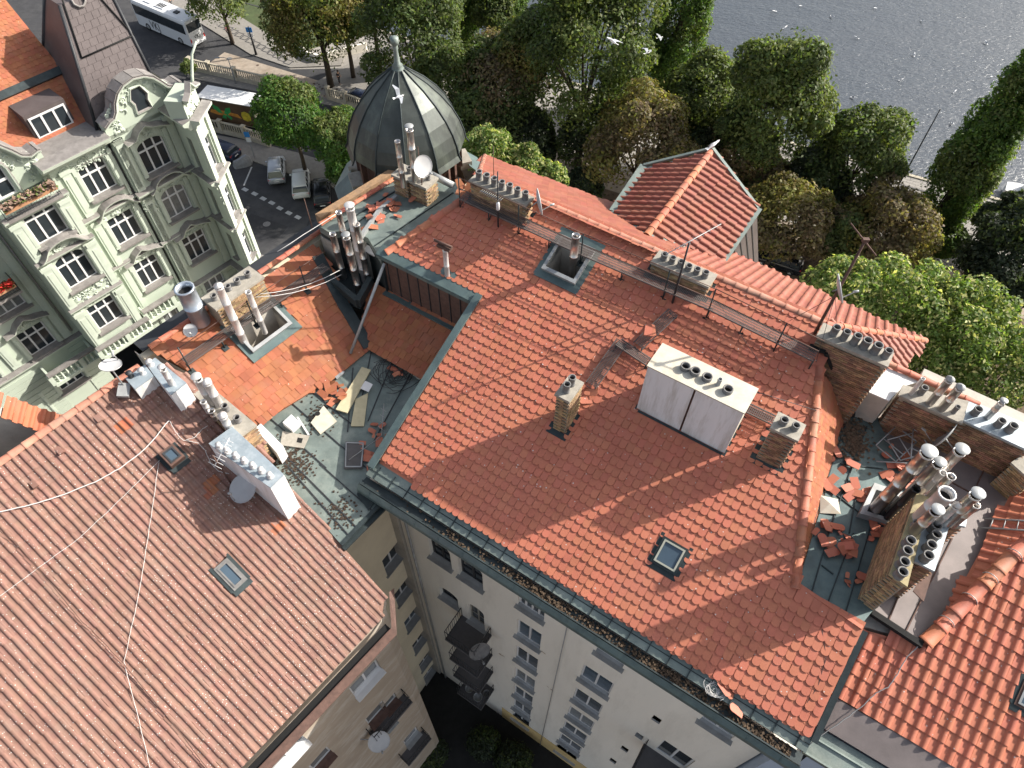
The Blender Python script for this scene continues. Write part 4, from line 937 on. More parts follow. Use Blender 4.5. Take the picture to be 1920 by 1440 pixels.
b2_ = MB(); pts = [S2.p(a, b, -.2) for a, b in s2v]; b2_.add(pts + [Vector((p.x, p.y, zz_ - .2)) for p in pts], [(i, len(pts) + i, len(pts) + (i + 1) % len(pts), (i + 1) % len(pts)) for i in range(len(pts))]); b2_.build('inner_wall', 'plaster', corner)
b3_ = MB(); b3_.prism([p - Z * 6 for p in c1], Z * 5.7); b3_.build('inner_wall', 'copper_dark', corner)
# cream courtyard wall
cu = W.px(737, 972).dot(U)
CW = wall_plane(U * cu, UAZ)
cv0, cv1 = C2.px(640, 1020).dot(V) - .05, wallV + .02
cops = []; cw_ = []
for l, r in (((717, 1086), (756.7, 1045.5)), ((740.6, 1140), (777, 1104)), ((761, 1187), (793, 1150.5)), ((779, 1223), (807, 1189.5)), ((793, 1254), (818, 1223)), ((801, 1275), (825, 1247)), ((808, 1296), (832, 1270))):
    a, b = CW.px(*l), CW.px(*r); cw_.append((CW.uv(a)[0], CW.uv(b)[0], (a.z + b.z) / 2))
ca = sum(c[0] for c in cw_[:5]) / 5 + .07; cbb = sum(c[1] for c in cw_[:5]) / 5 - .07
ca, cbb = min(ca, cbb), max(ca, cbb)
for c in cw_: cops.append((round(ca, 2), round(cbb, 2), round(c[2], 2), round(c[2] + 1.55, 2)))
e0, e1_ = CW.uv(V * cv0)[0], CW.uv(V * cv1)[0]
wall_open(corner, 'wall', CW, min(e0, e1_), max(e0, e1_), 2, zz_ - .05, cops, 'cream_wall', .32)['label'] = 'cream rendered courtyard wall of the wing'
for i, o in enumerate(cops): window(corner, CW, *o, cols=2, depth=.28, gm=['glass', 'glass', 'glass_blue', 'glass', 'glass'][i % 5])
cl = MB(); cl.box(CW.p(min(e0, e1_) + .1, zz_ - .75, .002), CW.e1 * (max(e0, e1_) - min(e0, e1_) - .5), CW.n * .45, Z * .1); cl.box(CW.p(min(e0, e1_) + .1, zz_ - 1.9, .002), CW.e1 * (max(e0, e1_) - min(e0, e1_) - .3), CW.n * .35, Z * .1); cl.build('ledge', 'cloth_grey', corner)
# stacks and flues on the wing
chimney(corner, 'rough pale brick stack with four pots on the wing ridge', LC[0], LC[1], LC[2], LC[3], lc.z - 1.0, lczt - .08, axes=(k1, h1), pots=[(LC[0] + (LC[1] - LC[0]) * k, (LC[2] + LC[3]) / 2, .10, .2) for k in (.12, .42, .62, .85)], faces='fr', slab_m='concrete', limit=90)
wl, wzf = roof_well(corner, S1, (wx0 + .05, wx1 - .05, wy0 + .1, wy1 - .05), 1.5, 'plaster', 'zinc', .2, .3, 'open roof well with tall pipes on the orange slope')
def vflue(parent, base_px, top_px, zb, r, m='steel', hat=None, label=None, name='steel_flue'):
    b = at(*base_px, zb); return flue(parent, b, Vector((b.x, b.y, z_over(b, *top_px))), r, m, name, hat, True, label)
zr1 = S1.px(470, 640).z
vflue(corner, (378, 604), (345, 540), S1.px(378, 604).z, .30, 'steel_blue', None, 'thick blue grey ventilation pipe at the wing ridge', 'vent_pipe')
vflue(corner, (462, 650), (405, 540), zr1 - .2, .13, 'steel_white', 'cone', 'tall white flue leaning over the catwalk')
vflue(corner, (497, 624), (462, 548), S1.px(497, 620).z - .3, .10, 'steel_white', None, 'slim white flue with black tip in the roof well')
S14 = Plane(S1.o + Z * .35, S1.e1, S1.e2)
catwalk(corner, [S14.px(346, 678), S14.px(470, 592), S14.px(612, 498)], .36, (.8,), 'dark grating catwalk across the orange slope', post_pl=S1)
# flue cluster in the dark curb
zq = S1.px(660, 560).z
kb = MB(); P0_, P1_, P2_ = at(608, 520, zq + .2), at(673, 574, zq + .15), at(697, 531, zq + .2)
strip(kb, [P0_, P1_], .2, .35); strip(kb, [P1_, P2_], .2, .35); kb.prism([at(600, 500, zq - .1), at(640, 565, zq - .1), at(676, 580, zq - .1), at(700, 530, zq - .1), at(680, 490, zq - .1)], Z * .06)
kb.build('flue_curb', 'copper_dark', corner, 'dark angled curb around the tall flues')
zfl = zq - .3
for bpx, tpx, r_, mm, ht in (((647, 530), (630, 437), .115, 'steel', None), ((676, 558), (639, 447), .125, 'steel', 'disc'), ((664, 520), (632, 398), .11, 'steel', None), ((688, 535), (641, 393), .145, 'steel_white', 'disc'), ((694, 540), (662, 421), .12, 'steel', None)):
    vflue(corner, bpx, tpx, zfl, r_, mm, ht)
pb_ = at(690, 520, zfl); hz = z_over(pb_, 678, 452)
pm = MB(); pm.cbox(Vector((pb_.x, pb_.y, (zfl + hz) / 2)), .42, .42, hz - zfl, 0, k1, h1); plr = pm.build('chimney', 'plaster', corner, 'stained plaster chimney behind the flue cluster'); pot(plr, Vector((pb_.x, pb_.y, hz)) - k1 * .1, .1, .3)
pb2 = at(640, 500, zfl); hz2 = z_over(pb2, 622, 440); pm = MB(); pm.cbox(Vector((pb2.x, pb2.y, (zfl + hz2) / 2)), .7, .6, hz2 - zfl, 0, k1, h1); plr2 = pm.build('chimney', 'concrete', corner)
for dx in (-.2, .2): pot(plr2, Vector((pb2.x, pb2.y, hz2)) + k1 * dx, .09, .2)
wbp = at(702, 468, hz - .2); wbm = MB(); wbm.cbox(wbp, .62, .45, .18, 0, U, (V + Z * .45).normalized(), (Z - V * .45).normalized()); wbm.build('vent_cowl', 'white_paint', corner)
pp = MB(); pp.tube([S1.px(658, 666) + Z * .1, EV(rwu0 + .3, recV - .2, recZ - .15)], .055, 8); pp.build('drain_pipe', 'zinc', corner, 'long pale grey pipe leaning across the valley')
# flue block by the big dish
zt_ = zC1
fb = at(757, 362, zt_); 
for c_, sx in ((at(757, 364, zt_), .62), (at(790, 376, zt_), .75)):
    a, b = c_.dot(U), c_.dot(V)
    chimney(corner, None, a - sx / 2, a + sx / 2, b - .1, b + .55, zt_ - .1, zt_ + .75, pots=[(a - sx * .25, b + .25, .09, .22), (a + sx * .25, b + .3, .09, .25)], faces='fr', limit=24)
vflue(corner, (757, 350), (746, 264), zt_ + .7, .10, 'steel', None)
vflue(corner, (780, 345), (766, 243), zt_ + .7, .125, 'steel', 'disc', 'tallest steel flue standing before the dome')
hf = MB(); hf.tube([at(806, 326, zt_ + .5), at(850, 348, zt_ + .3)], .13, 10); hf.build('vent_pipe', 'zinc', corner, 'grey pipe lying beside the hip tiles')
# dome on its turret
DC = at(763, 262, 30.6); DC.z = 0; DR = 2.36; DZ = 30.6; NS = 12
dome = empty('dome', DC, corner); dome.matrix_basis = parent_world(corner).inverted() @ Matrix.Translation(DC); tag(dome, 'dark ribbed copper dome with a spire')
DH = z_over(DC, 742, 128) - DZ
prof = [(1.05, -.20), (1.0, .0)] + [(a, b * DH) for a, b in ((.975, .12), (.91, .27), (.80, .44), (.63, .62), (.43, .785), (.23, .915), (.10, 1.0))]
for k in range(NS):
    a0, a1 = 2 * math.pi * k / NS + .1, 2 * math.pi * (k + 1) / NS + .1
    mb = MB(); low = .0 if k % 2 else -.42
    pr = prof if k % 2 == 0 else prof[1:]
    L_ = []
    for i, (r_, h_) in enumerate(pr):
        rr = r_ * DR
        L_.append((DC + Vector((rr * math.cos(a0), rr * math.sin(a0), DZ + h_)), DC + Vector((rr * .967 * math.cos((a0 + a1) / 2), rr * .967 * math.sin((a0 + a1) / 2), DZ + h_)), DC + Vector((rr * math.cos(a1), rr * math.sin(a1), DZ + h_))))
    vs = [p for t_ in L_ for p in t_]; fs = []
    for i in range(len(L_) - 1):
        for j in (0, 1): fs.append((i * 3 + j, i * 3 + j + 1, i * 3 + 3 + j + 1, i * 3 + 3 + j))
    mb.add(vs, fs, 0, False); mb.build('dome_panel', 'dome_copper', dome)
    rb_ = MB(); rb_.tube([DC + Vector(((r_ * DR + .015) * math.cos(a0), (r_ * DR + .015) * math.sin(a0), DZ + h_)) for r_, h_ in prof], .032, 5); rb_.build('dome_rib', 'copper_dark', dome)
fn = MB(); fn.lathe(DC + Z * (DZ + DH - .1), [(.30, -.1), (.26, .08), (.17, .14), (.20, .22), (.12, .30), (.085, .75), (.10, .95), (.07, 1.0), (.15, 1.02), (.16, 1.25), (.001, 1.27)], 12, 0); fn.build('finial', 'copper_light', dome)
dr = MB(); dr.lathe(DC, [(DR * .80, DZ - 4.0), (DR * .80, DZ + .1)], 12, 0, smooth=False); drum = dr.build('drum', 'rust_metal', dome)
for k in range(12):
    ps = MB(); a = 2 * math.pi * k / 12 + .1; ps.cbox(DC + Vector((DR * .88 * math.cos(a), DR * .88 * math.sin(a), DZ - .6)), .22, .16, 1.5, 0, (math.cos(a), math.sin(a), 0), (-math.sin(a), math.cos(a), 0)); ps.build('drum_post', 'rust_metal', drum)
for k in range(12):
    a = 2 * math.pi * (k + .5) / 12 + .1; mb = MB(); ax, ay = Vector((math.cos(a), math.sin(a), 0)), Vector((-math.sin(a), math.cos(a), 0)); c_ = DC + ax * DR * .98 + Z * (DZ - 1.5)
    
    if ax.dot((CAM - DC - Z * DZ).normalized()) > .22: continue
    mb.cbox(c_, .5, .95, .35, 0, ax, ay); mb.build('parapet', 'concrete', drum)
    mb = MB(); r0, r1 = DR * 1.02, DR * 1.36; hw0, hw1 = r0 * math.tan(math.pi / 12), r1 * math.tan(math.pi / 12)
    mb.add([DC + ax * r0 + ay * hw0 + Z * (DZ - 1.4), DC + ax * r0 - ay * hw0 + Z * (DZ - 1.4), DC + ax * r1 - ay * hw1 + Z * (DZ - 2.2), DC + ax * r1 + ay * hw1 + Z * (DZ - 2.2)], [(0, 1, 2, 3)]); mb.build('skirt_panel', 'copper_light' if k % 2 else 'copper', drum)
tw = MB(); tw.lathe(DC, [(DR * .98, 0), (DR * .98, DZ - 2.1)], 12, 0, smooth=False); tw.build('turret_wall', 'cream_wall', dome)
# ------------------------------------------------------------------ helpers for pieces surveyed corner by corner
def prism_px(parent, name, top_px, zt, zb, m, label=None, mtop=None):
    P = [at(x, y, zt) for x, y in top_px]
    a = sum((P[i].x * P[(i + 1) % len(P)].y - P[(i + 1) % len(P)].x * P[i].y) for i in range(len(P)))
    if a < 0: P = P[::-1]
    mb = MB(); mb.prism([Vector((p.x, p.y, zb)) for p in P], Z * (zt - zb)); o = mb.build(name, m, parent, label)
    if mtop: tb = MB(); tb.prism([p + Z * .003 for p in P], Z * .04); tb.build('lid', mtop, o)
    return o
def chimney_px(parent, label, top_px, zt, zb, bm='brick', pots=(), slab_m='concrete', limit=70, faces=None, over=.05):
    P = [at(x, y, zt) for x, y in top_px]
    a = sum((P[i].x * P[(i + 1) % len(P)].y - P[(i + 1) % len(P)].x * P[i].y) for i in range(len(P)))
    if a < 0: P = P[::-1]
    cen = sum(P, Vector()) / len(P); sh = [p + (cen - p).normalized() * .03 for p in P]
    mb = MB(); mb.prism([Vector((p.x, p.y, zb)) for p in sh], Z * (zt - zb - .01)); c = mb.build('chimney', 'mortar', parent, label)
    pl = []
    for i in range(len(P)):
        p, q = sh[i], sh[(i + 1) % len(P)]; al = (q - p).normalized(); out = Vector((al.y, -al.x, 0))
        if out.dot(CAM - p) > 0: brick_face(pl, Vector((p.x, p.y, zb)), al, out, (q - p).length, zt - zb)
    scatter('brick', [brick_mesh(bm)], pl, c, limit, 'brickwork')
    if slab_m:
        sb = MB(); sb.prism([p + (p - cen).normalized() * over for p in P], Z * .08); sb.build('capping_slab', slab_m, c)
    for q in pots:
        r, h = (q[2], q[3]) if len(q) > 3 else (.12, .3); T = at(q[0], q[1], zt + .08 + h); pot(c, Vector((T.x, T.y, zt + .078)), r, h)
    return c
# ------------------------------------------------------------------ BROWN HOUSE (lower left)
brown = thing('brown_roofed_house', 'tan rendered apartment house with weathered brown pantile roof speckled white', 'building', at(350, 1100, 28))
zB = C2.px(640, 1021).z - .12
B = slope_plane(at(640, 1021, zB), CAZ - 90, 22)
bpx = [(640, 1022), (722, 1114), (716, 1160), (500, 1386), (330, 1565), (-200, 1750), (-420, 1200), (-120, 935), (0, 862), (256, 700), (300, 680), (346, 700), (420, 760), (478, 803), (512, 872), (556, 932)]
bv = [B.pxuv(*p) for p in bpx]; ry = (B.pxuv(0, 862)[1] + B.pxuv(256, 700)[1]) / 2
bv = [(a, min(b, ry)) for a, b in bv]
bd = slab(brown, 'roof', B, bv, .16, 'tile_brown', 'weathered brown pantile slope with white droppings', -.012)
pt_ = pan_tile(.215, .36, .014, .034, 'tile_brown', .5)
hatchB = rect2([B.pxuv(*p) for p in ((299, 856), (327, 839), (349, 860), (325, 881))]); winB = rect2([B.pxuv(*p) for p in ((401, 1066), (427, 1047), (466, 1088), (437, 1109))])
rr = lambda q: [(q[0], q[2]), (q[1], q[2]), (q[1], q[3]), (q[0], q[3])]
scatter('pantile', [pt_], tile_places(B, bv, .215, .30, False, [rr(hatchB), rr(winB)], .006), bd, 300, 'pantile_field')
nt_ = pan_tile(.215, .36, .014, .05, 'tile_orange', .46)
for p in ((241, 806), (522, 1000), (405, 925), (398, 915)):
    q = B.pxuv(*p); k = (math.floor(q[0] / .215) * .215, q[1])
    for dx in (0, .215):
        o = bpy.data.objects.new('replacement_tile', nt_); link(o, bd); o.matrix_basis = parent_world(bd).inverted() @ B.mat() @ Matrix.Translation((k[0] + dx, k[1], .012)); o['label'] = 'bright orange replacement pantile'
roof_window(brown, B, winB, 'pot', 'pot', 'glass_blue', .10, 'grey framed roof window on the brown slope')
roof_window(brown, B, hatchB, 'rust_metal', 'dark_metal', 'glass_blue', .38, 'raised roof hatch with dark glass lid')
for p in ((70, 915), (190, 792), (118, 852)):
    q = B.px(*p); mb = MB(); mb.prism([q - B.e1 * .09 + B.n * .04, q + B.e1 * .09 + B.n * .04, q + B.e1 * .07 + B.n * .15, q - B.e1 * .07 + B.n * .15], B.e2 * .25 - B.n * .08); mb.build('vent_tile', 'tile_brown', bd)
# ridge and the far slope
Ra, Rb = B.p(B.pxuv(-130, 940)[0], ry), B.p(B.pxuv(262, 690)[0], ry)
ridge_tiles(brown, Ra + Z * .04, Rb + Z * .04, .13, .40, 'ridge_tile_old')
FB = slope_plane(Ra, CAZ + 90, 50)
L_ = (Rb - Ra).length; fa = FB.uv(Ra)[0]; fb_ = FB.uv(Rb)[0]; fv = [(min(fa, fb_), -1.6), (max(fa, fb_), -1.6), (max(fa, fb_), 0), (min(fa, fb_), 0)]
fd = slab(brown, 'roof', FB, fv, .12, 'tile_brown', 'short steep slope behind the ridge', -.012)
scatter('pantile', [pt_], tile_places(FB, fv, .215, .30, False), fd, 60, 'pantile_field')
bodyB = MB(); fpB = [B.px(*p) for p in ((638, 1016), (712, 1108), (706, 1150), (490, 1376), (330, 1540), (-200, 1700), (-420, 1200))] + [Ra - h1 * -.9, Rb - h1 * -.9, at(346, 700, zB + 2), at(478, 803, zB + 1)]
zlow = min(B.px(*p).z for p in ((716, 1160), (500, 1386)))
eB0, eB1 = B.px(716, 1160), B.px(500, 1386)
# front wall (faces the light court, partly in sun) and side wall
FW = wall_plane(eB0 - h1 * -.28, CAZ + 90)
fw_l, fw_r = FW.pxuv(330, 1600)[0], FW.uv(eB0)[0] + .05
fops = []
def fop(l, r, h, e=.0): a, b = FW.pxuv(*l), FW.pxuv(*r); x0, x1 = min(a[0], b[0]), max(a[0], b[0]); z = (a[1] + b[1]) / 2; return (round(x0 + e, 2), round(x1 - e, 2), round(z, 2), round(z + h, 2))
fw_list = [(fop((666, 1307), (716, 1254.5), 1.25), 'white_paint', 'white_paint'), (fop((505, 1452), (583, 1392), 1.25), 'white_paint', 'white_paint'), (fop((694, 1362), (726, 1328), 1.3), 'white_paint', 'rust_metal'), (fop((724, 1338), (746, 1310), 1.1), 'white_paint', 'rust_metal'), (fop((586, 1445), (630, 1415), 1.2), 'white_paint', 'rust_metal'), (fop((722, 1368), (742, 1350), 1.2), 'white_paint', 'zinc'), (fop((762, 1400), (786, 1372), 1.4), 'white_paint', 'zinc')]
fops = [f[0] for f in fw_list]
zg = 2.0 - FW.o.z
wall_open(brown, 'wall', FW, fw_l, fw_r, zg, -.2, fops, 'tan_wall', .2)['label'] = 'tan textured wall with pale patches'
for f, fm, sm2 in fw_list: window(brown, FW, *f, cols=2 if f[1] - f[0] > 1.2 else 1, depth=.16, fm=fm, sm=sm2, sill=.22, gm='curtain_glass', sill_over=.02)
sd0 = FW.p(fw_r, 0); sideW = MB(); e_ = B.px(722, 1114); far = B.px(640, 1022)
sideW.add([Vector((sd0.x, sd0.y, 2)), Vector((e_.x, e_.y, 2)) - k1 * .15, Vector((e_.x, e_.y, e_.z - .25)) - k1 * .15, Vector((sd0.x, sd0.y, sd0.z - .2))], [(0, 1, 2, 3)])
sideW.add([Vector((e_.x, e_.y, 2)) - k1 * .15, Vector((far.x, far.y, 2)) - k1 * .12, Vector((far.x, far.y, far.z - .25)) - k1 * .12, Vector((e_.x, e_.y, e_.z - .25)) - k1 * .15], [(0, 1, 2, 3)])
sideW.build('wall', 'tan_wall', brown, 'narrow tan side wall above the light court')
ib = MB(); ring = [FW.p(fw_r - .1, 0, -.35), B.px(700, 1100), B.px(630, 1020), B.px(480, 815), B.px(340, 712), Rb, Ra, B.px(-420, 1200), B.px(-200, 1740), FW.p(fw_l, 0, -.35)]
ring = [Vector((p.x, p.y, 0)) for p in ring]; ib.prism(ring, Z * (zlow - .7)); ib.build('inner_wall', 'plaster', brown)
ib2 = MB(); rg2 = [B.p(a, b, -.3) for a, b in bv]; ib2.add(rg2 + [Vector((p.x, p.y, zlow - .8)) for p in rg2], [(i, len(rg2) + i, len(rg2) + (i + 1) % len(rg2), (i + 1) % len(rg2)) for i in range(len(rg2))]); ib2.build('inner_wall', 'tan_wall', brown)
g_ = MB(); p0, p1 = B.px(720, 1166), B.px(330, 1573)
g_.box(p0 + h1 * -.02 - Z * .17, p1 - p0, h1 * -.26, Z * .03); g_.box(p0 + h1 * -.28 - Z * .17, p1 - p0, h1 * -.03, Z * .14)
g_.prism([p0 + h1 * -.31 - Z * .03, p1 + h1 * -.31 - Z * .03, p1 + h1 * -.52 - Z * .1, p0 + h1 * -.52 - Z * .1], Z * -.04)
p2_ = B.px(727, 1112); g_.prism([p0 + h1 * -.31 - Z * .03, p0 + h1 * -.52 - Z * .1, p2_ + k1 * .25 - Z * .1, p2_ + k1 * .05 - Z * .03], Z * -.04); g_.build('gutter', 'rust_metal', brown)
gd = MB(); gd.box(p0 + h1 * -.03 - Z * .13, p1 - p0, h1 * -.24, Z * .01); gd.build('gutter_lining', 'deep_black', brown)
fz = FW.uv(eB0)
balcony(brown, FW, fop((694, 1362), (726, 1328), 1)[0] - .2, fop((724, 1338), (746, 1310), 1)[1] + .3, fop((694, 1362), (726, 1328), 1)[2] - .5, .5, .9)
balcony(brown, FW, fop((722, 1372), (752, 1352), 1)[0] - .1, fop((762, 1400), (786, 1372), 1)[1] + .2, fop((762, 1400), (786, 1372), 1)[2] - .4, .6, .9)
# vent boxes on the party line
zt1 = z_over(B.px(271, 748), 254, 731)
prism_px(brown, 'vent_box', [(236, 711), (273, 685), (289, 706), (254, 731)], zt1, zt1 - 1.6, 'white_clad', 'white sided vent box with blue grey metal lid at the ridge', 'vent_top')
prism_px(brown, 'vent_box', [(275, 683.5), (292, 672), (350, 719), (321, 742), (290.5, 706)], zt1 - .003, zt1 - 1.7, 'white_clad', 'longer vent box joined behind it', 'vent_top')
zt2 = z_over(B.px(542, 976), 508, 916)
vb2 = prism_px(brown, 'vent_box', [(392, 833), (436, 801), (533, 891), (508, 916)], zt2, zt2 - 2.2, 'white_clad', 'long white vent box with seven cowls on its blue grey lid', 'vent_top')
a_, b_ = at(407, 836, zt2 + .05), at(512, 897, zt2 + .05)
for i in range(7):
    c = a_.lerp(b_, (i + .3) / 6.6) + Vector((.0, .0, 0)); mb = MB(); mb.lathe(c, [(.10, 0), (.10, .03), (.05, .05), (.05, .14), (.085, .15), (.085, .18), (.001, .2)], 10, 0); mb.build('vent_cowl', 'steel_white', vb2)
for c in ((246, 706), (268, 700), (283, 684)): 
    mb = MB(); P = at(*c, zt1 + .04); mb.lathe(P, [(.10, 0), (.06, .05), (.06, .16), (.10, .17), (.10, .2), (.001, .22)], 10, 0); mb.build('vent_cowl', 'dark_metal' if c[0] == 246 else 'steel_white', brown)
vflue(brown, (324, 722), (307, 692), zt1, .09, 'steel_white', 'disc')
zc2 = z_over(B.px(455, 870), 440, 822) + .0
bst = chimney_px(brown, 'low brick stack crowded with metal flues on the party wall', [(366, 742), (394, 726), (480, 798), (446, 822)], zt2 - .25, zt2 - 1.9, 'brick', pots=[(420, 760, .10, .25), (443, 782, .10, .22)], limit=60)
zz0 = zt2 - .2
for bp, tp, r_, mm, ht in (((398, 758), (376, 708), .125, 'steel_white', 'disc'), ((412, 760), (391, 716), .13, 'steel_white', 'cone'), ((432, 806), (417, 781), .12, 'steel_white', 'cone'), ((405, 785), (399, 768), .10, 'steel', None), ((392, 772), (382, 752), .09, 'steel_white', None)):
    vflue(brown, bp, tp, zz0, r_, mm, ht)
hb = prism_px(brown, 'cladding_panel', [(478, 803), (489, 794), (531, 836), (520, 850)], C2.px(505, 825).z + .6, C2.px(505, 825).z - .1, 'white_paint', 'bare white sheet metal box on the party wall')
# curved plaster street gable with pantile coping at the far left
gzp = B.p(0, ry).z - .6
GP = wall_plane(at(100, 800, gzp), 165)
arc = [GP.pxuv(*p) for p in ((-140, 800), (-60, 770), (0, 780), (60, 803), (110, 818), (150, 818), (182, 806))]
ga = MB(); ring = [GP.p(a, b) for a, b in arc] + [GP.p(arc[-1][0], arc[-1][1] - .6), GP.p(arc[0][0], arc[0][1] - 3)]
ga.prism(ring, GP.n * -.3); gab = ga.build('gable', 'plaster', brown, 'curved plaster gable with pantile coping')
cpm = pan_tile(.30, .75, .02, .07, 'tile_orange', .5)
for (p, q) in zip(arc[:-1], arc[1:]):
    k = max(1, round(math.dist(p, q) / .3))
    for i in range(k):
        tt = (i + .5) / k; P = GP.p(p[0] + (q[0] - p[0]) * tt, p[1] + (q[1] - p[1]) * tt, .06); al = (GP.p(*q) - GP.p(*p)).normalized(); up2 = (GP.n * -.95 + Z * .3).normalized(); nn = al.cross(up2).normalized()
        up2 = nn.cross(al); mm = Matrix((al, up2, nn)).transposed().to_4x4(); mm.translation = P
        o = bpy.data.objects.new('coping_tile', cpm); link(o, gab); o.matrix_basis = parent_world(gab).inverted() @ mm

# ------------------------------------------------------------------ RIGHT SIDE: copper terrace and neighbour
right = thing('neighbour_house', 'neighbouring house with red pantile roof, flat lead terrace and long brick stacks', 'building', at(1750, 1200, 29))
zT = M.px(1490, 1104).z + .03
ctp = [(1497, 1093), (1613, 1174), (1650, 1128), (1720, 940), (1648, 792), (1640, 745), (1600, 775), (1574, 812), (1545, 935)]
terr = prism_px(main, 'copper_terrace', ctp, zT, zT - .3, 'copper', 'dark green copper terrace strewn with broken tiles')
cs = MB()
for a, b in (((1583, 800), (1500, 1060)), ((1625, 800), (1560, 980)), ((1560, 980), (1522, 1110)), ((1600, 1000), (1552, 1130)), ((1640, 960), (1585, 1150)), ((1570, 930), (1648, 990)), ((1575, 870), (1655, 880)), ((1540, 1060), (1562, 1077)), ((1610, 905), (1592, 1000))): 
    s_ = MB(); strip(s_, [at(*a, zT), at(*b, zT)], .028, .035); s_.build('standing_seam', 'copper_dark', terr)
eb = MB(); strip(eb, [at(1495, 1096, zT), at(1616, 1178, zT)], .1, .05); eb.build('edge_flashing', 'tile_red', terr)
HF3 = [M.px(1537, 690), M.px(1490, 1104), at(1576, 806, zT + .02), at(1597, 776, zT + .02)]
nn = (HF3[1] - HF3[0]).cross(HF3[2] - HF3[0]).normalized(); nn = nn if nn.z > 0 else -nn
e2n = (Z - nn * nn.z).normalized(); e1n = e2n.cross(nn).normalized(); HFp = Plane(HF3[2], e1n, e2n)
hf2 = [HFp.uv(p) for p in HF3]
if sum((hf2[i][0] * hf2[(i + 1) % 4][1] - hf2[(i + 1) % 4][0] * hf2[i][1]) for i in range(4)) < 0: hf2 = hf2[::-1]
hfd = slab(main, 'roof', HFp, hf2, .1, 'tile_orange', 'narrow sunlit orange hip slope above the terrace', -.012)
sm_t = flat_tile(.17, .30, .014, False, 'tile_orange'); scatter('roof_tile', [sm_t], tile_places(HFp, hf2, .17, .19, True, (), .003), hfd, 110, 'roof_tile_field')
fl3 = MB(); strip(fl3, [M.px(1543, 664) + Z * .1, at(1597, 779, zT + .12)], .18, .1); strip(fl3, [M.px(1516, 655) + Z * .05, M.px(1545, 664) + Z * .12], .2, .1); fl3.build('flashing', 'deep_black', main)
# long stacks behind the terrace
ztR = z_over(at(1647, 793, zT), 1685.5, 744)
pp = []
R1 = chimney_px(right, 'long brick party stack with pipes on a concrete top', [(1685.5, 744), (1799, 795), (1811, 755), (1694, 726)], ztR, zT - .3, 'brick_red', pots=[(1735, 738 - 12, .10, .30), (1797, 772 - 10, .07, .3)], limit=130)
R2 = chimney_px(right, 'long brick party stack with a grey sheet metal top', [(1803, 790), (1930, 848), (1938, 806), (1813, 753)], ztR - .12, zT - .4, 'brick_red', pots=[(1836, 766, .11, .28), (1880, 788, .11, .28), (1902, 797, .12, .3)], slab_m='vent_top', limit=110)
for bp, tp, r_, mm, ht in (((1705, 742), (1735, 712), .06, 'steel_white', None), ((1740, 760), (1786, 717), .11, 'steel', 'cone'), ((1762, 770), (1802, 730), .12, 'steel', 'cone'), ((1852, 782), (1879, 757), .09, 'steel', 'disc')):
    vflue(right, bp, tp, ztR, r_, mm, ht)
chimney_px(right, None, [(1896, 870), (1935, 905), (1980, 880), (1940, 840)], ztR - .5, zT - .5, 'brick', limit=40)
wf = prism_px(right, 'flat_roof', [(1627, 736), (1666, 753), (1692, 726), (1726, 716), (1663, 692)], ztR - .2, ztR - 3.0, 'plaster', 'small white painted flat roof beside the tall stack', 'white_paint')
cpb = at(1650, 690, ztR - .1), at(1830, 772, ztR - .1)
ridge_tiles(right, cpb[0] + V * .3, cpb[1] + V * .3, .12, .42, 'ridge_tile', 'coping_tile')
cpm_ = MB(); strip(cpm_, [at(1720, 712, ztR - .5) , at(1960, 822, ztR - .5)], .5, .3); cpm_.build('parapet', 'plaster', right)
# brown lead terrace
zL = zT - .22
lead = prism_px(right, 'lead_terrace', [(1634, 1146), (1726, 1208), (1764, 1168), (1912, 900), (1935, 880), (1850, 815), (1700, 760), (1640, 780), (1650, 930)], zL, zL - .3, 'lead', 'brown flat lead terrace behind the pot stack')
for a, b in (((1664, 1168), (1716, 1040)), ((1696, 1188), (1785, 1010)), ((1790, 855), (1740, 960)), ((1850, 870), (1800, 975)), ((1775, 900), (1830, 930))):
    s_ = MB(); strip(s_, [at(*a, zL), at(*b, zL)], .03, .035); s_.build('standing_seam', 'rust_metal', lead)
ke = MB(); strip(ke, [at(1632, 1150, zL - .05), at(1726, 1212, zL - .05)], .16, .14); ke.build('edge_flashing', 'deep_black', lead)
# big pot stack
ztB = z_over(at(1636, 1138, zT), 1667.5, 1078) if False else z_over(at(1607, 1122, zT), 1667, 1076)
BS = chimney_px(right, 'large brick stack crowded with dark round pots', [(1667, 1076), (1699, 1099), (1740, 938), (1716, 930)], ztB, zT - .3, 'brick', pots=[(1709, 1012), (1703, 1031), (1697.5, 1052), (1694, 1071), (1731, 962, .08, .25), (1720, 980, .09, .2)], slab_m='yellow_slab', limit=140)
BS2 = chimney_px(right, 'second pot stack topped with white sheet metal', [(1714, 1052), (1750, 1070), (1776, 985), (1804, 990), (1810, 965), (1748, 936), (1741, 940)], ztB - .12, zT - .3, 'brick_red', pots=[(1772.5, 949, .12, .34), (1757.5, 984), (1757.5, 1001), (1748, 1020), (1742.5, 1040), (1799, 956, .11, .3)], slab_m='vent_top', limit=60)
BS2.children  # pots and slab belong to the stack
for bp, tp, r_, mm, ht in (((1709, 1000), (1757, 962), .13, 'steel', 'disc'), ((1752, 985), (1784, 942), .09, 'steel_white', 'cone'), ((1770, 980), (1820, 922), .14, 'steel', 'disc'), ((1785, 985), (1818, 936), .10, 'steel', None), ((1722, 975), (1768, 918), .20, 'steel_white', None), ((1745, 930), (1795, 902), .11, 'steel', None), ((1740, 915), (1776, 892), .09, 'steel_white', None)):
    vflue(right, bp, tp, ztB, r_, mm, ht)
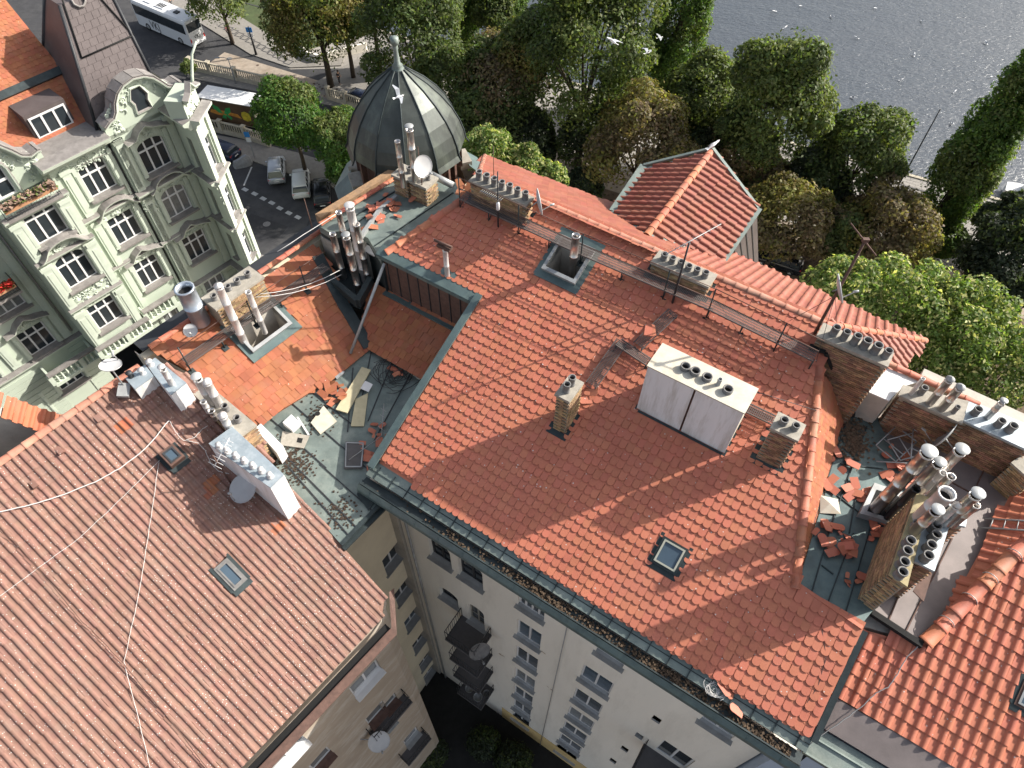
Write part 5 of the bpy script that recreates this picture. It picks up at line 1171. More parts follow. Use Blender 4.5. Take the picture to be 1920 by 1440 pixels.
# flue well with two long shining pipes
wz = zT
wq = [(1608, 948), (1640, 918), (1700, 935), (1672, 975)]
wl_ = prism_px(right, 'flue_well', [(1612, 962), (1640, 905), (1712, 930), (1690, 985)], zT + .25, zT - .1, 'zinc', 'sheet metal curb round two long shining flues')
wi = prism_px(wl_, 'well_lining', [(1626, 958), (1644, 918), (1702, 936), (1684, 976)], zT + .26, zT + .2, 'deep_black')  # black plate on the solid curb, painting the shade inside the well
for bp, tp, r_, mm, ht in (((1640, 955), (1752, 861), .17, 'steel', 'disc'), ((1668, 962), (1760, 872), .13, 'steel', 'disc'), ((1700, 945), (1808, 853), .15, 'steel', 'disc'), ((1663, 972), (1719, 917), .11, 'black_paint', None)):
    vflue(right, bp, tp, zT + .2, r_, mm, ht)
# neighbour's pantile roof
N = slope_plane(at(1725, 1210, zL - .1), VAZ, 22)
npx = [(1619, 1180), (1727, 1212), (1764, 1172), (1925, 1015), (2150, 1080), (2200, 1640), (1900, 1505), (1557, 1297)]
nv_ = [N.pxuv(*p) for p in npx]; nd = slab(right, 'roof', N, nv_, .16, 'tile_red', 'red pantile slope of the neighbouring house', -.012)
np_t = pan_tile(.30, .44, .018, .048, 'tile_red', .48)
nwin = rect2([N.pxuv(*p) for p in ((1893, 1325), (1960, 1345), (1985, 1300), (1918, 1278))])
scatter('pantile', [np_t], tile_places(N, nv_, .30, .36, False, [rr(nwin)], .004), nd, 260, 'pantile_field')
roof_window(right, N, nwin, 'rust_metal', 'zinc', 'glass_blue', .1, 'roof window at the picture edge on the pantile slope')
N2 = slope_plane(at(1764, 1172, zL - .05), UAZ + 3, 34)
n2v = [N2.pxuv(*p) for p in ((1764, 1170), (1906, 905), (2010, 830), (2060, 960), (1925, 1013))]
if sum((n2v[i][0] * n2v[(i + 1) % 5][1] - n2v[(i + 1) % 5][0] * n2v[i][1]) for i in range(5)) < 0: n2v = n2v[::-1]
n2d = slab(right, 'roof', N2, n2v, .12, 'tile_red', 'small tiled slope above the lead terrace', -.012); scatter('pantile', [np_t], tile_places(N2, n2v, .30, .30, False), n2d, 80, 'pantile_field')
hpA, hpB = N.px(1732, 1207) + Z * .08, N.px(1925, 1015) + Z * .10
ridge_tiles(right, hpA, hpB + (hpB - hpA) * .4, .19, .52, 'ridge_tile', 'hip_tile')
for k in (.2, .42, .62, .85):
    mb = MB(); c = hpA.lerp(hpB, k); t_ = (hpB - hpA).normalized(); s = t_.cross(Z).normalized(); mb.tube([c + s * .2 * math.cos(a) + Z * .2 * math.sin(a) for a in [math.pi * i / 8 for i in range(9)]], .012, 4); mb.build('hip_clip', 'zinc', right)
ls = MB(); ls.prism([N.p(*N.pxuv(1553, 1300), .03), N.p(*N.pxuv(1530, 1357), .03), N.p(*N.pxuv(1950, 1610), .03), N.p(*N.pxuv(1990, 1555), .03)], N.n * -.05); ls.build('lead_apron', 'lead', right, 'dark lead apron along the neighbouring eave')
gg = MB(); a, b = N.px(1528, 1358) - Z * .12, N.px(1950, 1612) - Z * .12; gg.prism([a, b, b - V * .75 - Z * .15, a - V * .75 - Z * .15], Z * .05); gg.box(a - V * .75 - Z * .15, b - a, V * .05, Z * .15); gg.box(a - V * .3 - Z * .02, b - a, V * .04, Z * .06); gg.build('gutter', 'copper_light', right, 'pale green copper gutter')
vg = MB(); strip(vg, [M.px(1613, 1178) + U * .12 - Z * .02, M.px(1517, 1386) + U * .12 - Z * .02], .16, .06); vg.build('verge_flashing', 'copper_dark', right)
nb = MB(); fpN = [a - V * .4, b - V * .4, N.px(2200, 1640), at(2120, 960, zL), at(1930, 850, zL), at(1825, 800, zL), at(1700, 760, zL), at(1650, 800, zL), at(1505, 1092, zL), at(1611, 1176, zL)]
nb.prism([Vector((p.x, p.y, 0)) for p in fpN], Z * (a.z - .25)); nb.build('wall', 'blue_wall', right, 'pale blue rendered courtyard wall')
nb2 = MB(); rg2 = [N.p(x, y, -.3) for x, y in nv_]; nb2.add(rg2 + [Vector((p.x, p.y, a.z - .3)) for p in rg2], [(i, len(rg2) + i, len(rg2) + (i + 1) % len(rg2), (i + 1) % len(rg2)) for i in range(len(rg2))]); nb2.build('inner_wall', 'plaster', right)
tb3 = MB(); tb3.prism([at(x, y, zL - .28) - Z * 5.6 for x, y in ((1500, 1088), (1611, 1172), (1726, 1206), (1764, 1166), (1908, 900), (1850, 815), (1660, 740), (1600, 778), (1550, 930))], Z * 5.6); tb3.build('inner_wall', 'plaster', right)
lp_ = MB(); strip(lp_, [at(1548, 1385, N.px(1528, 1358).z - .8), at(1490, 1432, N.px(1528, 1358).z - .9)], .08, .08); lp_.build('downpipe', 'dark_metal', right)
# ladder lying on the small slope
lad = MB(); l0, l1 = N2.px(1838, 975) + Z * .12, N2.px(1990, 985) + Z * .12; l2, l3 = N2.px(1830, 992) + Z * .12, N2.px(1990, 1003) + Z * .12
lad.tube([l0, l1], .025, 5); lad.tube([l2, l3], .025, 5)
for i in range(6): lad.tube([l0.lerp(l1, .14 + i * .16), l2.lerp(l3, .14 + i * .16)], .015, 5)
lo = lad.build('ladder', 'zinc', None); tag(lo, 'grey metal ladder lying on the small tiled slope', 'ladder')
# ------------------------------------------------------------------ GREEN HOUSE across the street
green = thing('ornate_green_house', 'pale green stuccoed apartment house with curved gables and brown turret roof', 'building', (-27, 38, 0))
G = wall_plane((-25.4, 35.2, 0), 130)
def off(pl, d): return Plane(pl.o + pl.n * d, pl.e1, pl.e2)
GT = 22.5
Gb, Gc, Gd_ = off(G, 1.0), off(G, -1.3), off(G, .3)
def blobs(parent, pl, a0, a1, b0, b1, n, r=.10, m='green_trim', name='stucco_relief', mask=None):
    """modelled stucco: overlapping leaf scrolls and bosses standing out from the wall"""
    mb = MB(); k = 0; tries = 0
    while k < n and tries < n * 20:
        tries += 1; a, b = rnd.uniform(a0, a1), rnd.uniform(b0, b1)
        if mask and not mask((a - a0) / (a1 - a0), (b - b0) / (b1 - b0)): continue
        k += 1
        if rnd.random() < .45:
            q = rnd.uniform(0, 6.28); rr_ = rnd.uniform(.8, 1.5) * r; pts = [pl.p(a + rr_ * (1 - t * .14) * math.cos(q + t * .9), b + rr_ * (1 - t * .14) * math.sin(q + t * .9), .04) for t in range(6)]
            mb.tube(pts, [r * .38 * (1 - .1 * t) for t in range(6)], 5, 0)
        else:
            rr_ = rnd.uniform(.5, 1.1) * r; q = rnd.uniform(0, 3.14); x = pl.e1 * math.cos(q) + pl.e2 * math.sin(q); y = -pl.e1 * math.sin(q) + pl.e2 * math.cos(q)
            c = pl.p(a, b, 0); vs = [c + pl.n * rr_ * 1.0] + [c + x * rr_ * 1.7 * math.cos(t * 1.0472) + y * rr_ * math.sin(t * 1.0472) for t in range(6)]
            mb.add(vs, [(0, 1 + t, 1 + (t + 1) % 6) for t in range(6)], 0, True)
    return mb.build(name, m, parent, None, 'stuff')
def band(parent, pl, pts, t, d, m='green_trim', name='moulding', mtop=None, lift=.0):
    """moulding following a line on the facade; t height, d projection, sheet-metal top"""
    mb = MB(); P = [pl.p(a, b) for a, b in pts]; N_ = len(pts)
    nr = []
    for i in range(N_):
        a, b = pts[max(i - 1, 0)], pts[min(i + 1, N_ - 1)]; tx, ty = b[0] - a[0], b[1] - a[1]; l = math.hypot(tx, ty); nr.append(pl.e1 * (-ty / l) + pl.e2 * (tx / l))
    prof = [(-t, 0), (-t, d * .45), (-t * .55, d * .55), (-t * .35, d * .95), (0, d), (.03, d * .96), (.10, 0)]
    vs = []
    for i in range(N_):
        for h, q in prof: vs.append(P[i] + nr[i] * h + pl.n * (q + lift))
    k = len(prof); fs = []; ms = []
    for i in range(N_ - 1):
        for j in range(k - 1): fs.append((i * k + j, (i + 1) * k + j, (i + 1) * k + j + 1, i * k + j + 1)); ms.append(1 if j >= 4 else 0)
    fs.append(tuple(range(k - 1, -1, -1))); fs.append(tuple((N_ - 1) * k + j for j in range(k))); ms += [0, 0]
    mb.v = vs; mb.f = fs; mb.m = ms; mb.sm = [False] * len(fs)
    mb.f = [tuple(reversed(f)) for f in mb.f]
    return mb.build(name, [m, mtop or 'ledge_lead'], parent)
FL = [18.62, 14.72, 10.75]       # sill heights of the three main storeys
def hood(parent, pl, s, z, w_, kind):
    if kind == 'arc': pts = [(s - w_, z), (s - w_ * .86, z + .12), (s - w_ * .75, z + .28)] + [(s - w_ * .7 * math.cos(math.pi * t / 10), z + .28 + .55 * math.sin(math.pi * t / 10)) for t in range(1, 10)] + [(s + w_ * .75, z + .28), (s + w_ * .86, z + .12), (s + w_, z)]
    elif kind == 'crook': pts = [(s - w_, z), (s - w_ * .6, z + .05), (s - w_ * .35, z + .45), (s - .05, z + .68), (s + .05, z + .68), (s + w_ * .3, z + .42), (s + w_ * .6, z + .30), (s + w_, z + .05)]
    else: pts = [(s - w_, z), (s - w_ * .5, z + .02), (s + .1, z + .32), (s + w_ * .55, z + .12), (s + w_, z + .10)]
    band(parent, pl, pts, .20, .50, name='pediment')
def gwin(pl, s, z, w_=1.75, h=2.25, hk=None, arch=.0, lbl=None):
    o = (round(s - w_ / 2, 2), round(s + w_ / 2, 2), round(z, 2), round(z + h, 2)); return o + ((arch,) if arch else ()), hk
def gsection(pl, s0, s1, z0, z1, lst, wallm='green_wall'):
    ops = [l[0] for l in lst]; wall_open(green, 'wall', pl, s0, s1, z0, z1, ops, wallm, .30)
    for (o, hk) in lst:
        window(green, pl, *o[:4], cols=3, transom=.68, depth=.24, fm='white_paint', gm=rnd.choice(['glass', 'glass', 'curtain_glass']), sm='ledge_lead', sill=.30, fw=.09, sill_over=.22, sill_t=.12)
        s = (o[0] + o[1]) / 2; w_ = (o[1] - o[0]) / 2; zt = o[3]
        for sg in (-1, 1):
            mb = MB(); mb.box(pl.p(s + sg * (w_ + .19) - .13, o[2] + .02, .002), pl.e1 * .26, pl.n * .09, Z * (zt - o[2] + .2)); mb.box(pl.p(s + sg * (w_ + .19) - .07, o[2] + .2, .092), pl.e1 * .14, pl.n * .03, Z * (zt - o[2] - .5)); mb.build('window_surround', 'green_trim', green)
        if hk:
            hood(green, pl, s, zt + .42, w_ + .55, hk); blobs(green, pl, s - w_ - .1, s + w_ + .1, zt + .05, zt + .72, 34, .12, mask=lambda x, y: y < 1 - abs(x - .5) * 1.1)
ws = sum(Gd_.pxuv(*p)[0] for p in ((290, 290), (330, 378), (372, 458))) / 3; as_ = sum(G.pxuv(*p)[0] for p in ((180, 335), (237, 425), (285, 507))) / 3
bs = sum(Gb.pxuv(*p)[0] for p in ((85, 420), (145, 505), (200, 585))) / 3; cs_ = sum(Gc.pxuv(*p)[0] for p in ((65, 638), (133, 705))) / 2
zz = lambda pl, p, h=1.15: pl.pxuv(*p)[1] - h
sE = (Gd_.pxuv(313, 221)[0] + Gd_.pxuv(358, 287)[0]) / 2
gsection(Gd_, 1.62, sE, 0, GT, [gwin(Gd_, ws, zz(Gd_, (290, 290)), 1.85, 2.3, 'crook', .45), gwin(Gd_, ws, zz(Gd_, (330, 378)), 1.8, 2.3, 'arc', .5), gwin(Gd_, ws, zz(Gd_, (372, 458)), 1.75, 2.2, 'crook'), gwin(Gd_, ws, zz(Gd_, (412, 522), .6), 1.7, 1.3)])
gsection(G, -2.6, 1.62, 0, GT, [gwin(G, as_, zz(G, (180, 335)), 1.75, 2.2), gwin(G, as_, zz(G, (237, 425)), 1.8, 2.2, 'arc'), gwin(G, as_, zz(G, (285, 507)), 1.75, 2.3, 'crook'), gwin(G, as_, 7.0, 1.7, 2.0)])
bl, br = bs - 1.75, bs + 1.75
gsection(Gb, bl, br, 9.0, 21.2, [gwin(Gb, bs, zz(Gb, (85, 420)), 1.9, 2.4, None, .45), gwin(Gb, bs, zz(Gb, (145, 505)), 1.9, 2.5, 'arc', .5), gwin(Gb, bs, zz(Gb, (200, 585)), 1.85, 2.2)])
gsection(Gc, -22, bl, 0, GT - 1, [gwin(Gc, cs_, zz(Gc, (10, 560)), 1.8, 2.2), gwin(Gc, cs_, zz(Gc, (65, 638)), 1.8, 2.2, 'crook'), gwin(Gc, cs_, zz(Gc, (133, 705), .9), 1.8, 1.7), gwin(Gc, cs_ - 4.0, zz(Gc, (65, 638)), 1.8, 2.2, 'crook'), gwin(Gc, cs_ - 4.0, zz(Gc, (10, 560)), 1.8, 2.2), gwin(Gc, cs_ - 3.1, zz(Gc, (75, 765), 1.2), 1.7, 2.2)])
sw2 = MB()
for (a, d0, d1, z0, z1) in ((bl, -1.3, 1.0, 9, 21.2), (br, 0, 1.0, 9, 21.2), (1.62, 0, .3, 0, GT), (-2.6, -1.3, 0, 0, GT - 1)):
    sw2.quad(G.p(a, z0, d0), G.p(a, z0, d1), G.p(a, z1, d1), G.p(a, z1, d0))
sw2.quad(G.p(bl, 9, -1.3), G.p(br, 9, -1.3), G.p(br, 9, 1.0), G.p(bl, 9, 1.0)); sw2.quad(G.p(bl, 21.2, -1.3), G.p(br, 21.2, -1.3), G.p(br, 21.2, 1.0), G.p(bl, 21.2, 1.0))
sw2.quad(G.p(br, 0, -1.3), G.p(-2.6, 0, -1.3), G.p(-2.6, GT, -1.3), G.p(br, GT, -1.3)); sw2.quad(G.p(br, 0, 0), G.p(-2.6, 0, 0), G.p(-2.6, GT, 0), G.p(br, GT, 0)); sw2.build('wall', 'green_wall', green)
# cornices, string courses, pilasters
for pl, a, b, z, t_, d_ in ((G, -2.6, 1.6, GT + .25, .55, .85), (Gc, -22, bl - .0, GT - .9, .5, .8), (Gd_, 1.5, sE + .05, 18.15 + .2, .34, .42), (G, -2.6, 1.6, 18.3, .3, .35), (Gb, bl - .1, br + .1, 17.95, .25, .30), (Gb, bl - .1, br + .1, 13.9, .25, .30), (Gd_, 1.5, sE + .05, 14.2, .2, .22), (G, -2.6, 1.6, 14.2, .22, .25), (Gd_, 1.5, sE + .05, 9.7, .3, .4), (G, -2.6, 1.6, 9.7, .3, .4), (Gc, -22, bl, 10.1, .3, .4), (Gb, bl - .1, br + .1, 9.2, .35, .25), (Gb, bl - .15, br + .15, 21.3, .35, .35)):
    band(green, pl, [(a, z), (b, z)], t_, d_, name='cornice' if t_ > .45 else 'string_course')
for pl, s, z0, z1 in [(Gd_, x, za, zb_) for x in (ws - 1.75, ws + 1.6, 2.0) for za, zb_ in ((9.9, 17.9), (18.4, 22.2))] + [(G, x, za, zb_) for x in (as_ - 1.55, as_ + 1.45) for za, zb_ in ((18.4, 21.8), (9.9, 17.9))] + [(Gb, x, za, zb_) for x in (bl + .28, br - .28) for za, zb_ in ((9.3, 13.5), (14, 17.6), (18.1, 20.9))] + [(Gc, x, 10.3, 21) for x in (cs_ - 2.0, cs_ + 1.6)]:
    mb = MB(); mb.box(pl.p(s - .26, z0, .002), pl.e1 * .52, pl.n * .11, Z * (z1 - z0)); mb.box(pl.p(s - .34, z1 - .3, .003), pl.e1 * .68, pl.n * .16, Z * .26); mb.box(pl.p(s - .14, z0 + .3, .112), pl.e1 * .28, pl.n * .03, Z * (z1 - z0 - .9)); p_ = mb.build('pilaster', 'green_trim', green)
    blobs(p_, pl, s - .22, s + .22, z1 - 1.5, z1 - .35, 12, .08)
blobs(green, Gb, bl + .5, br - .5, zz(Gb, (200, 585)) + 2.4, zz(Gb, (145, 505)) - .45, 46, .13); blobs(green, G, as_ - 1.3, as_ + 1.3, 21.3, 21.9, 44, .11)
for s in (2.0, ws - 1.75, ws + 1.75): blobs(green, Gd_, s - .35, s + .35, 16.6, 18.0, 18, .12)
# grooved base storeys
for pl, a, b in ((Gc, -22, bl), (G, -2.6, 1.62), (Gd_, 1.65, sE - .05)):
    for i in range(19):
        z = .5 + i * .47
        for x0, x1 in ((a, cs_ - 1.0), (cs_ + 1.0, b)) if pl is Gc else ((a, (a + b) / 2 - .95), ((a + b) / 2 + .95, b)):
            mb = MB(); mb.box(pl.p(x0, z, .002), pl.e1 * (x1 - x0), pl.n * .05, Z * .42); mb.build('rustication', 'green_wall', green)
# balustraded balconies
def balustrade(pl, s0, s1, z, d, h=.85):
    mb = MB(); mb.box(pl.p(s0, z - .25, .0), pl.e1 * (s1 - s0), pl.n * d, Z * .25); b = mb.build('balcony', 'green_trim', green)
    mb = MB(); mb.box(pl.p(s0 - .06, z + h, d - .34), pl.e1 * (s1 - s0 + .12), pl.n * .40, Z * .12); mb.build('handrail', 'ledge_lead', b)
    k = int((s1 - s0) / .34)
    for i in range(k + 1):
        P = pl.p(s0 + (s1 - s0) * i / k, z, d - .14)
        if i % 6 == 0: mb = MB(); mb.cbox(P + Z * h / 2, .3, .28, h - .004, 0, pl.e1, pl.n); mb.build('pier', 'green_trim', b)
        else: mb = MB(); mb.lathe(P, [(.09, 0), (.09, .06), (.05, .1), (.095, .32), (.05, .62), (.09, .74), (.09, h)], 8, 0); mb.build('baluster', 'green_trim', b)
    for e in (s0 + .05, s1 - .05): mb = MB(); mb.cbox(pl.p(e, z + h / 2, d / 2), .14, d - .3, h - .004, 0, pl.e1, pl.n); mb.build('pier', 'green_trim', b)
    return b
balustrade(Gc, Gc.pxuv(75, 690)[0], bl - .1, zz(Gc, (105, 680), 0) - .3, 1.5); balustrade(Gb, bl - .1, br + .2, 9.55, .55, .75); balustrade(G, br + .3, 1.4, 9.6, 1.0)
# balconies with flowers
def fbalc(pl, s0, s1, z, d, m, n, kind):
    mb = MB(); mb.box(pl.p(s0, z - .18, 0), pl.e1 * (s1 - s0), pl.n * d, Z * .18); b = mb.build('balcony', 'ledge_lead', green)
    r_ = MB(); cs = [pl.p(s0 + .03, z, .05), pl.p(s0 + .03, z, d - .03), pl.p(s1 - .03, z, d - .03), pl.p(s1 - .03, z, .05)]
    for h in (.1, .9): r_.tube([c + Z * h for c in cs], .025, 5)
    for p, q in zip(cs[:-1], cs[1:]):
        k = int((q - p).length / .16)
        for i in range(k + 1): r_.tube([p.lerp(q, i / k), p.lerp(q, i / k) + Z * .9], .012, 4, 0, False)
    r_.build('railing', 'dark_metal', b)
    bx = MB(); bx.box(pl.p(s0 + .1, z + .55, d), pl.e1 * (s1 - s0 - .2), pl.n * .24, Z * .22); tag(bx.build('planter_box', 'terracotta', None), kind + ' planter box hung on the green house balcony railing', 'planter')
    fl = MB()
    for i in range(n):
        c = pl.p(rnd.uniform(s0 + .1, s1 - .1), z + .75 + rnd.random() * .35, d + rnd.uniform(-.1, .35)); q = Matrix.Rotation(rnd.uniform(0, 6.28), 3, Z) @ Matrix.Rotation(rnd.uniform(-1.2, 1.2), 3, 'X'); s_ = rnd.uniform(.05, .10)
        fl.add([c + q @ Vector(v) * s_ for v in ((-1, -1, 0), (1, -1, .3), (1, 1, 0), (-1, 1, .3))], [(0, 1, 2, 3)], 0 if rnd.random() < .7 else 1)
    tag(fl.build('balcony_flowers', [m, 'leaf_mid'], None), ('dry brown twigs on the bay top of the green house' if m == 'dryplant' else 'red geraniums at the left edge of the green house'), 'flowers', kind='stuff')
fbalc(Gb, bl + .1, br - .2, 21.35, .35, 'dryplant', 420, 'tan'); 
fz_ = Gc.pxuv(10, 510)[1]; fs_ = Gc.pxuv(5, 520)[0]; fbalc(Gc, fs_ - 1.8, fs_ + .3, fz_ - .9, 1.0, 'geranium', 300, 'orange')
pi = MB(); pi.tube([G.p(1.52, GT - .2, .12), G.p(1.52, 10.2, .12)], .07, 8); pi.build('downpipe', 'deep_black', green)
pi = MB(); pi.tube([Gc.p(bl - .35, GT - 1.2, .1), Gc.p(bl - .35, 10.6, .1)], .06, 8); pi.build('downpipe', 'ledge_lead', green)
# corner oriel
O0 = G.p(sE, 0, .3); OW = wall_plane(O0, 220); wE = max(.4, (OW.pxuv(351, 208)[0] + OW.pxuv(377, 282)[0]) / 2); O1 = O0 + G.n * wE; OC = wall_plane(O1, 94); cE = max(1.4, (OC.pxuv(375, 187)[0] + OC.pxuv(409, 268)[0]) / 2)
for pl, L0, L1 in ((OW, 0, wE), (OC, 0, cE)):
    mid_ = (L0 + L1) / 2; wd = min(.5, wE * .45) if pl is OW else cE * .42
    lst = [(round(mid_ - wd / 2, 2), round(mid_ + wd / 2, 2), z, z + 2.3) for z in (FL[0], FL[1], FL[2], 6.6)]
    wall_open(green, 'wall', pl, L0, L1, 0, GT, lst, 'green_wall', .25)
    for o in lst: window(green, pl, *o, cols=1 if pl is OW else 2, transom=.68, depth=.2, fm='white_paint' if pl is OC else 'rust_metal', sm='ledge_lead', sill=.25, fw=.08)
    for z, t_, d_ in ((GT + .2, .5, .6), (18.2, .3, .35), (14.2, .2, .25), (9.7, .3, .4)): band(green, pl, [(L0 - .1, z), (L1 + .1, z)], t_, d_, name='string_course')
    if pl is OC:
        for s in (.25, cE - .25):
            mb = MB(); mb.box(pl.p(s - .22, 9.9, .002), pl.e1 * .44, pl.n * .14, Z * 12.3); p_ = mb.build('pilaster', 'green_trim', green); blobs(p_, pl, s - .2, s + .2, 20.3, 21.9, 16, .1); blobs(p_, pl, s - .2, s + .2, 16.3, 17.9, 16, .1)
O2 = OC.p(cE, 0); ow3 = MB(); ow3.quad(O2, O2 + Vector((-6, 5, 0)), O2 + Vector((-6, 5, GT)), O2 + Z * GT); ow3.quad(O2 + Vector((-6, 5, 0)), G.p(-22, 0, -14), G.p(-22, GT, -14), O2 + Vector((-6, 5, GT))); ow3.build('wall', 'green_wall', green)
tp = MB(); tp.poly([G.p(-22, GT - .95, -1.3), G.p(-2.6, GT - .95, -1.3), G.p(-2.6, GT - .95, 0), G.p(sE, GT - .95, .3), O1 + Z * (GT - .95), O2 + Z * (GT - .95), O2 + Vector((-6, 5, GT - .95)), G.p(-22, GT - .95, -14)]); tp.build('attic_floor', 'ledge_lead', green)
# curved gable over the corner bay
def gable(pl, sc, hw, z0, hh, name, label, win=True):
    k = hw / 3.0; pr = [(-3, 0), (-3, .95), (-2.6, 1.15), (-2.2, 1.25), (-1.9, 1.55), (-1.7, 2.0), (-1.3, 2.45), (-.75, 2.75), (0, 2.88), (.75, 2.75), (1.3, 2.45), (1.7, 2.0), (2.0, 1.6), (2.4, 1.42), (2.8, 1.5), (3.0, 1.45), (3, 0)]
    pr = [(sc + x * k, z0 + y * hh / 2.88) for x, y in pr]
    mb = MB(); mb.prism([pl.p(a, b, .0) for a, b in pr], pl.n * -.55); o = mb.build(name, 'green_wall', green, label)
    band(o, pl, pr[1:-1], .22, .40, name='coping'); cp2 = MB()
    for (a, b), (c, d) in zip(pr[1:-2], pr[2:-1]): 
        tx, ty = c - a, d - b; l = math.hypot(tx, ty); nx, ny = -ty / l * .08, tx / l * .08
        cp2.prism([pl.p(a + nx, b + ny, .38), pl.p(c + nx, d + ny, .38), pl.p(c + nx, d + ny, -.62), pl.p(a + nx, b + ny, -.62)], (pl.e1 * nx + pl.e2 * ny) * .6)
    cp2.build('coping_sheet', 'ledge_lead', o)
    blobs(o, pl, sc - hw * .85, sc + hw * .85, z0 + .2, z0 + hh * .88, 90, .13, mask=lambda x, y: (y > .85 - 3.2 * (abs(x - .5) - .12) ** 1 if abs(x - .5) < .3 else abs(x - .5) > .36) and y < 1.0 - 1.5 * max(0, abs(x - .5) - .18))
    return o
gb_ = gable(Gd_, 4.3, 2.65, GT - .25, 2.9, 'gable', 'curved stucco gable with a shield shaped window')
sw_pts = [(4.3 + x, GT + .55 + y) for x, y in ((-.42, 0), (.42, 0), (.36, .5), (.48, .8), (.25, 1.35), (-.25, 1.35), (-.48, .8), (-.36, .5))]
mb = MB(); mb.poly([Gd_.p(a, b, .01) for a, b in sw_pts]); mb.build('gable_window', 'glass', gb_)
band(gb_, Gd_, [(4.3 + x * 1.18, GT + .5 + y * 1.12) for x, y in ((-.42, 0), (.42, 0), (.36, .5), (.48, .8), (.25, 1.35), (-.25, 1.35), (-.48, .8), (-.36, .5), (-.42, 0))], .12, .12, name='window_surround')
gl_ = gable(off(G, -.4), bs - 1.0, 3.1, GT - 1.0, 3.6, 'gable', 'broad curved gable at the left with an arched window')
wq_ = off(G, -.38); a0 = bs - 1.0
window(green, wq_, a0 - .95, a0 + .95, GT - .9, GT + 1.1, depth=-.02, cols=2, transom=.5, fm='white_paint', gm='glass', sill=0, fw=.12)
band(gl_, wq_, [(a0 - 1.1, GT - .9), (a0 - 1.1, GT + .7)] + [(a0 - 1.1 * math.cos(math.pi * t / 8), GT + .7 + .75 * math.sin(math.pi * t / 8)) for t in range(1, 8)] + [(a0 + 1.1, GT + .7), (a0 + 1.1, GT - .9)], .2, .25, name='window_surround')
# roofs
OR_ = slope_plane(G.p(-6, GT - .4, -1.1), 310, 40)
zz0 = OR_.uv(G.p(-22, GT, -1))[0]; o_ = [OR_.uv(G.p(-22, GT - .4, -1.1)), OR_.uv(G.p(2.4, GT - .4, -1.1))]; xa, xb = min(o_[0][0], o_[1][0]), max(o_[0][0], o_[1][0])
orv = [(xa, .1), (xb, .1), (xb, 9.5), (xa, 9.5)]
od = slab(green, 'roof', OR_, orv, .15, 'tile_orange', 'orange tiled slope behind the green gables', -.012)
og = flat_tile(.24, .46, .016, True, 'tile_orange'); scatter('roof_tile', [og], tile_places(OR_, orv, .24, .29, True, (), .004), od, 220, 'roof_tile_field')
sp_ = [OR_.pxuv(-30, 196), OR_.pxuv(126, 130)]; ym = (sp_[0][1] + sp_[1][1]) / 2
stp = MB(); stp.prism([OR_.p(xa, ym - .2, 0), OR_.p(xb, ym - .2, 0), OR_.p(xb, ym + .25, 0), OR_.p(xa, ym + .25, 0)], OR_.n * .2); stp.build('snow_gutter', 'copper_dark', od)
dwp = off(G, -2.0); da, db_ = dwp.pxuv(66, 248), dwp.pxuv(134, 222)
mb = MB(); mb.box(dwp.p(da[0] - .15, min(da[1], db_[1]) - .9, -.06), dwp.e1 * (db_[0] - da[0] + .3), -dwp.n * 2, Z * 2.1); dmr = mb.build('dormer', 'turret_metal', green)
window(green, dwp, da[0], db_[0], min(da[1], db_[1]) - .3, min(da[1], db_[1]) + 1.0, depth=-.02, cols=3, fm='white_paint', gm='glass', sill=.0, fw=.1)
lw = MB(); lw.box(G.p(-2.6, GT + .1, -1.9), G.e1 * 4.2, G.n * 1.8, Z * .1); lw.build('gutter', 'ledge_lead', green)
# turret roof
FP = slope_plane(G.p(4.5, GT + .2, -.5), 310, 66)
def fpp(x, y): return FP.px(x, y)
fl, fr = FP.uv(G.p(1.5, GT + .2, -.5)), FP.uv(G.p(sE + .3, GT + .2, -.5))
xl, xr = min(fl[0], fr[0]), max(fl[0], fr[0]); tl, tr = FP.pxuv(100, -8), FP.pxuv(212, -8); Ht = (tl[1] + tr[1]) / 2
A_, B_, C_, D_ = FP.p(xl, 0), FP.p(xr, 0), FP.p(max(tl[0], tr[0]), Ht), FP.p(min(tl[0], tr[0]), Ht)
A_, B_ = (A_, B_) if (A_ - G.p(1.5, GT, -.5)).length < (B_ - G.p(1.5, GT, -.5)).length else (B_, A_)
C_, D_ = (C_, D_) if (C_ - B_).length < (D_ - B_).length else (D_, C_)
bk = -G.n; A2, B2, C2b, D2 = A_ + bk * 6.4, B_ + bk * 6.4, C_ + bk * 1.6, D_ + bk * 1.6
tu = MB()
for q in ((A_, B_, C_, D_), (B_, B2, C2b, C_), (B2, A2, D2, C2b), (A2, A_, D_, D2), (D_, C_, C2b, D2)): tu.poly(q)
tur = tu.build('turret_roof', 'turret_metal', green, 'steep brown sheet metal turret roof')
rb2 = MB()
for p, q in ((A_, D_), (B_, C_), (A2, D2)): rb2.tube([p, q], .10, 6)
rb2.build('hip_roll', 'dark_metal', tur)
pn = MB(); qs = [FP.px(*p) + FP.n * .04 for p in ((114, -8), (153, 109), (250, 66), (184, -8))]
for p, q in zip(qs[:-1], qs[1:]): pn.tube([p, q], .05, 5)
pn.build('panel_roll', 'deep_black', tur)
sh = MB(); Lw = (B_ - A_).length
for i in range(1, 16):
    t_ = i / 16; a, b = A_.lerp(D_, t_), B_.lerp(C_, t_); sh.tube([a + FP.n * .005, b + FP.n * .005], .012, 4, 0, False)
    for k in range(7):
        f = (k + .5 * (i % 2) + .2) / 7.2
        if f < 1: sh.tube([a.lerp(b, f) + FP.n * .005, A_.lerp(D_, t_ + .06).lerp(B_.lerp(C_, t_ + .06), f) + FP.n * .005], .012, 4, 0, False)
sh.build('sheet_seams', 'turret_metal', tur, None, 'stuff')
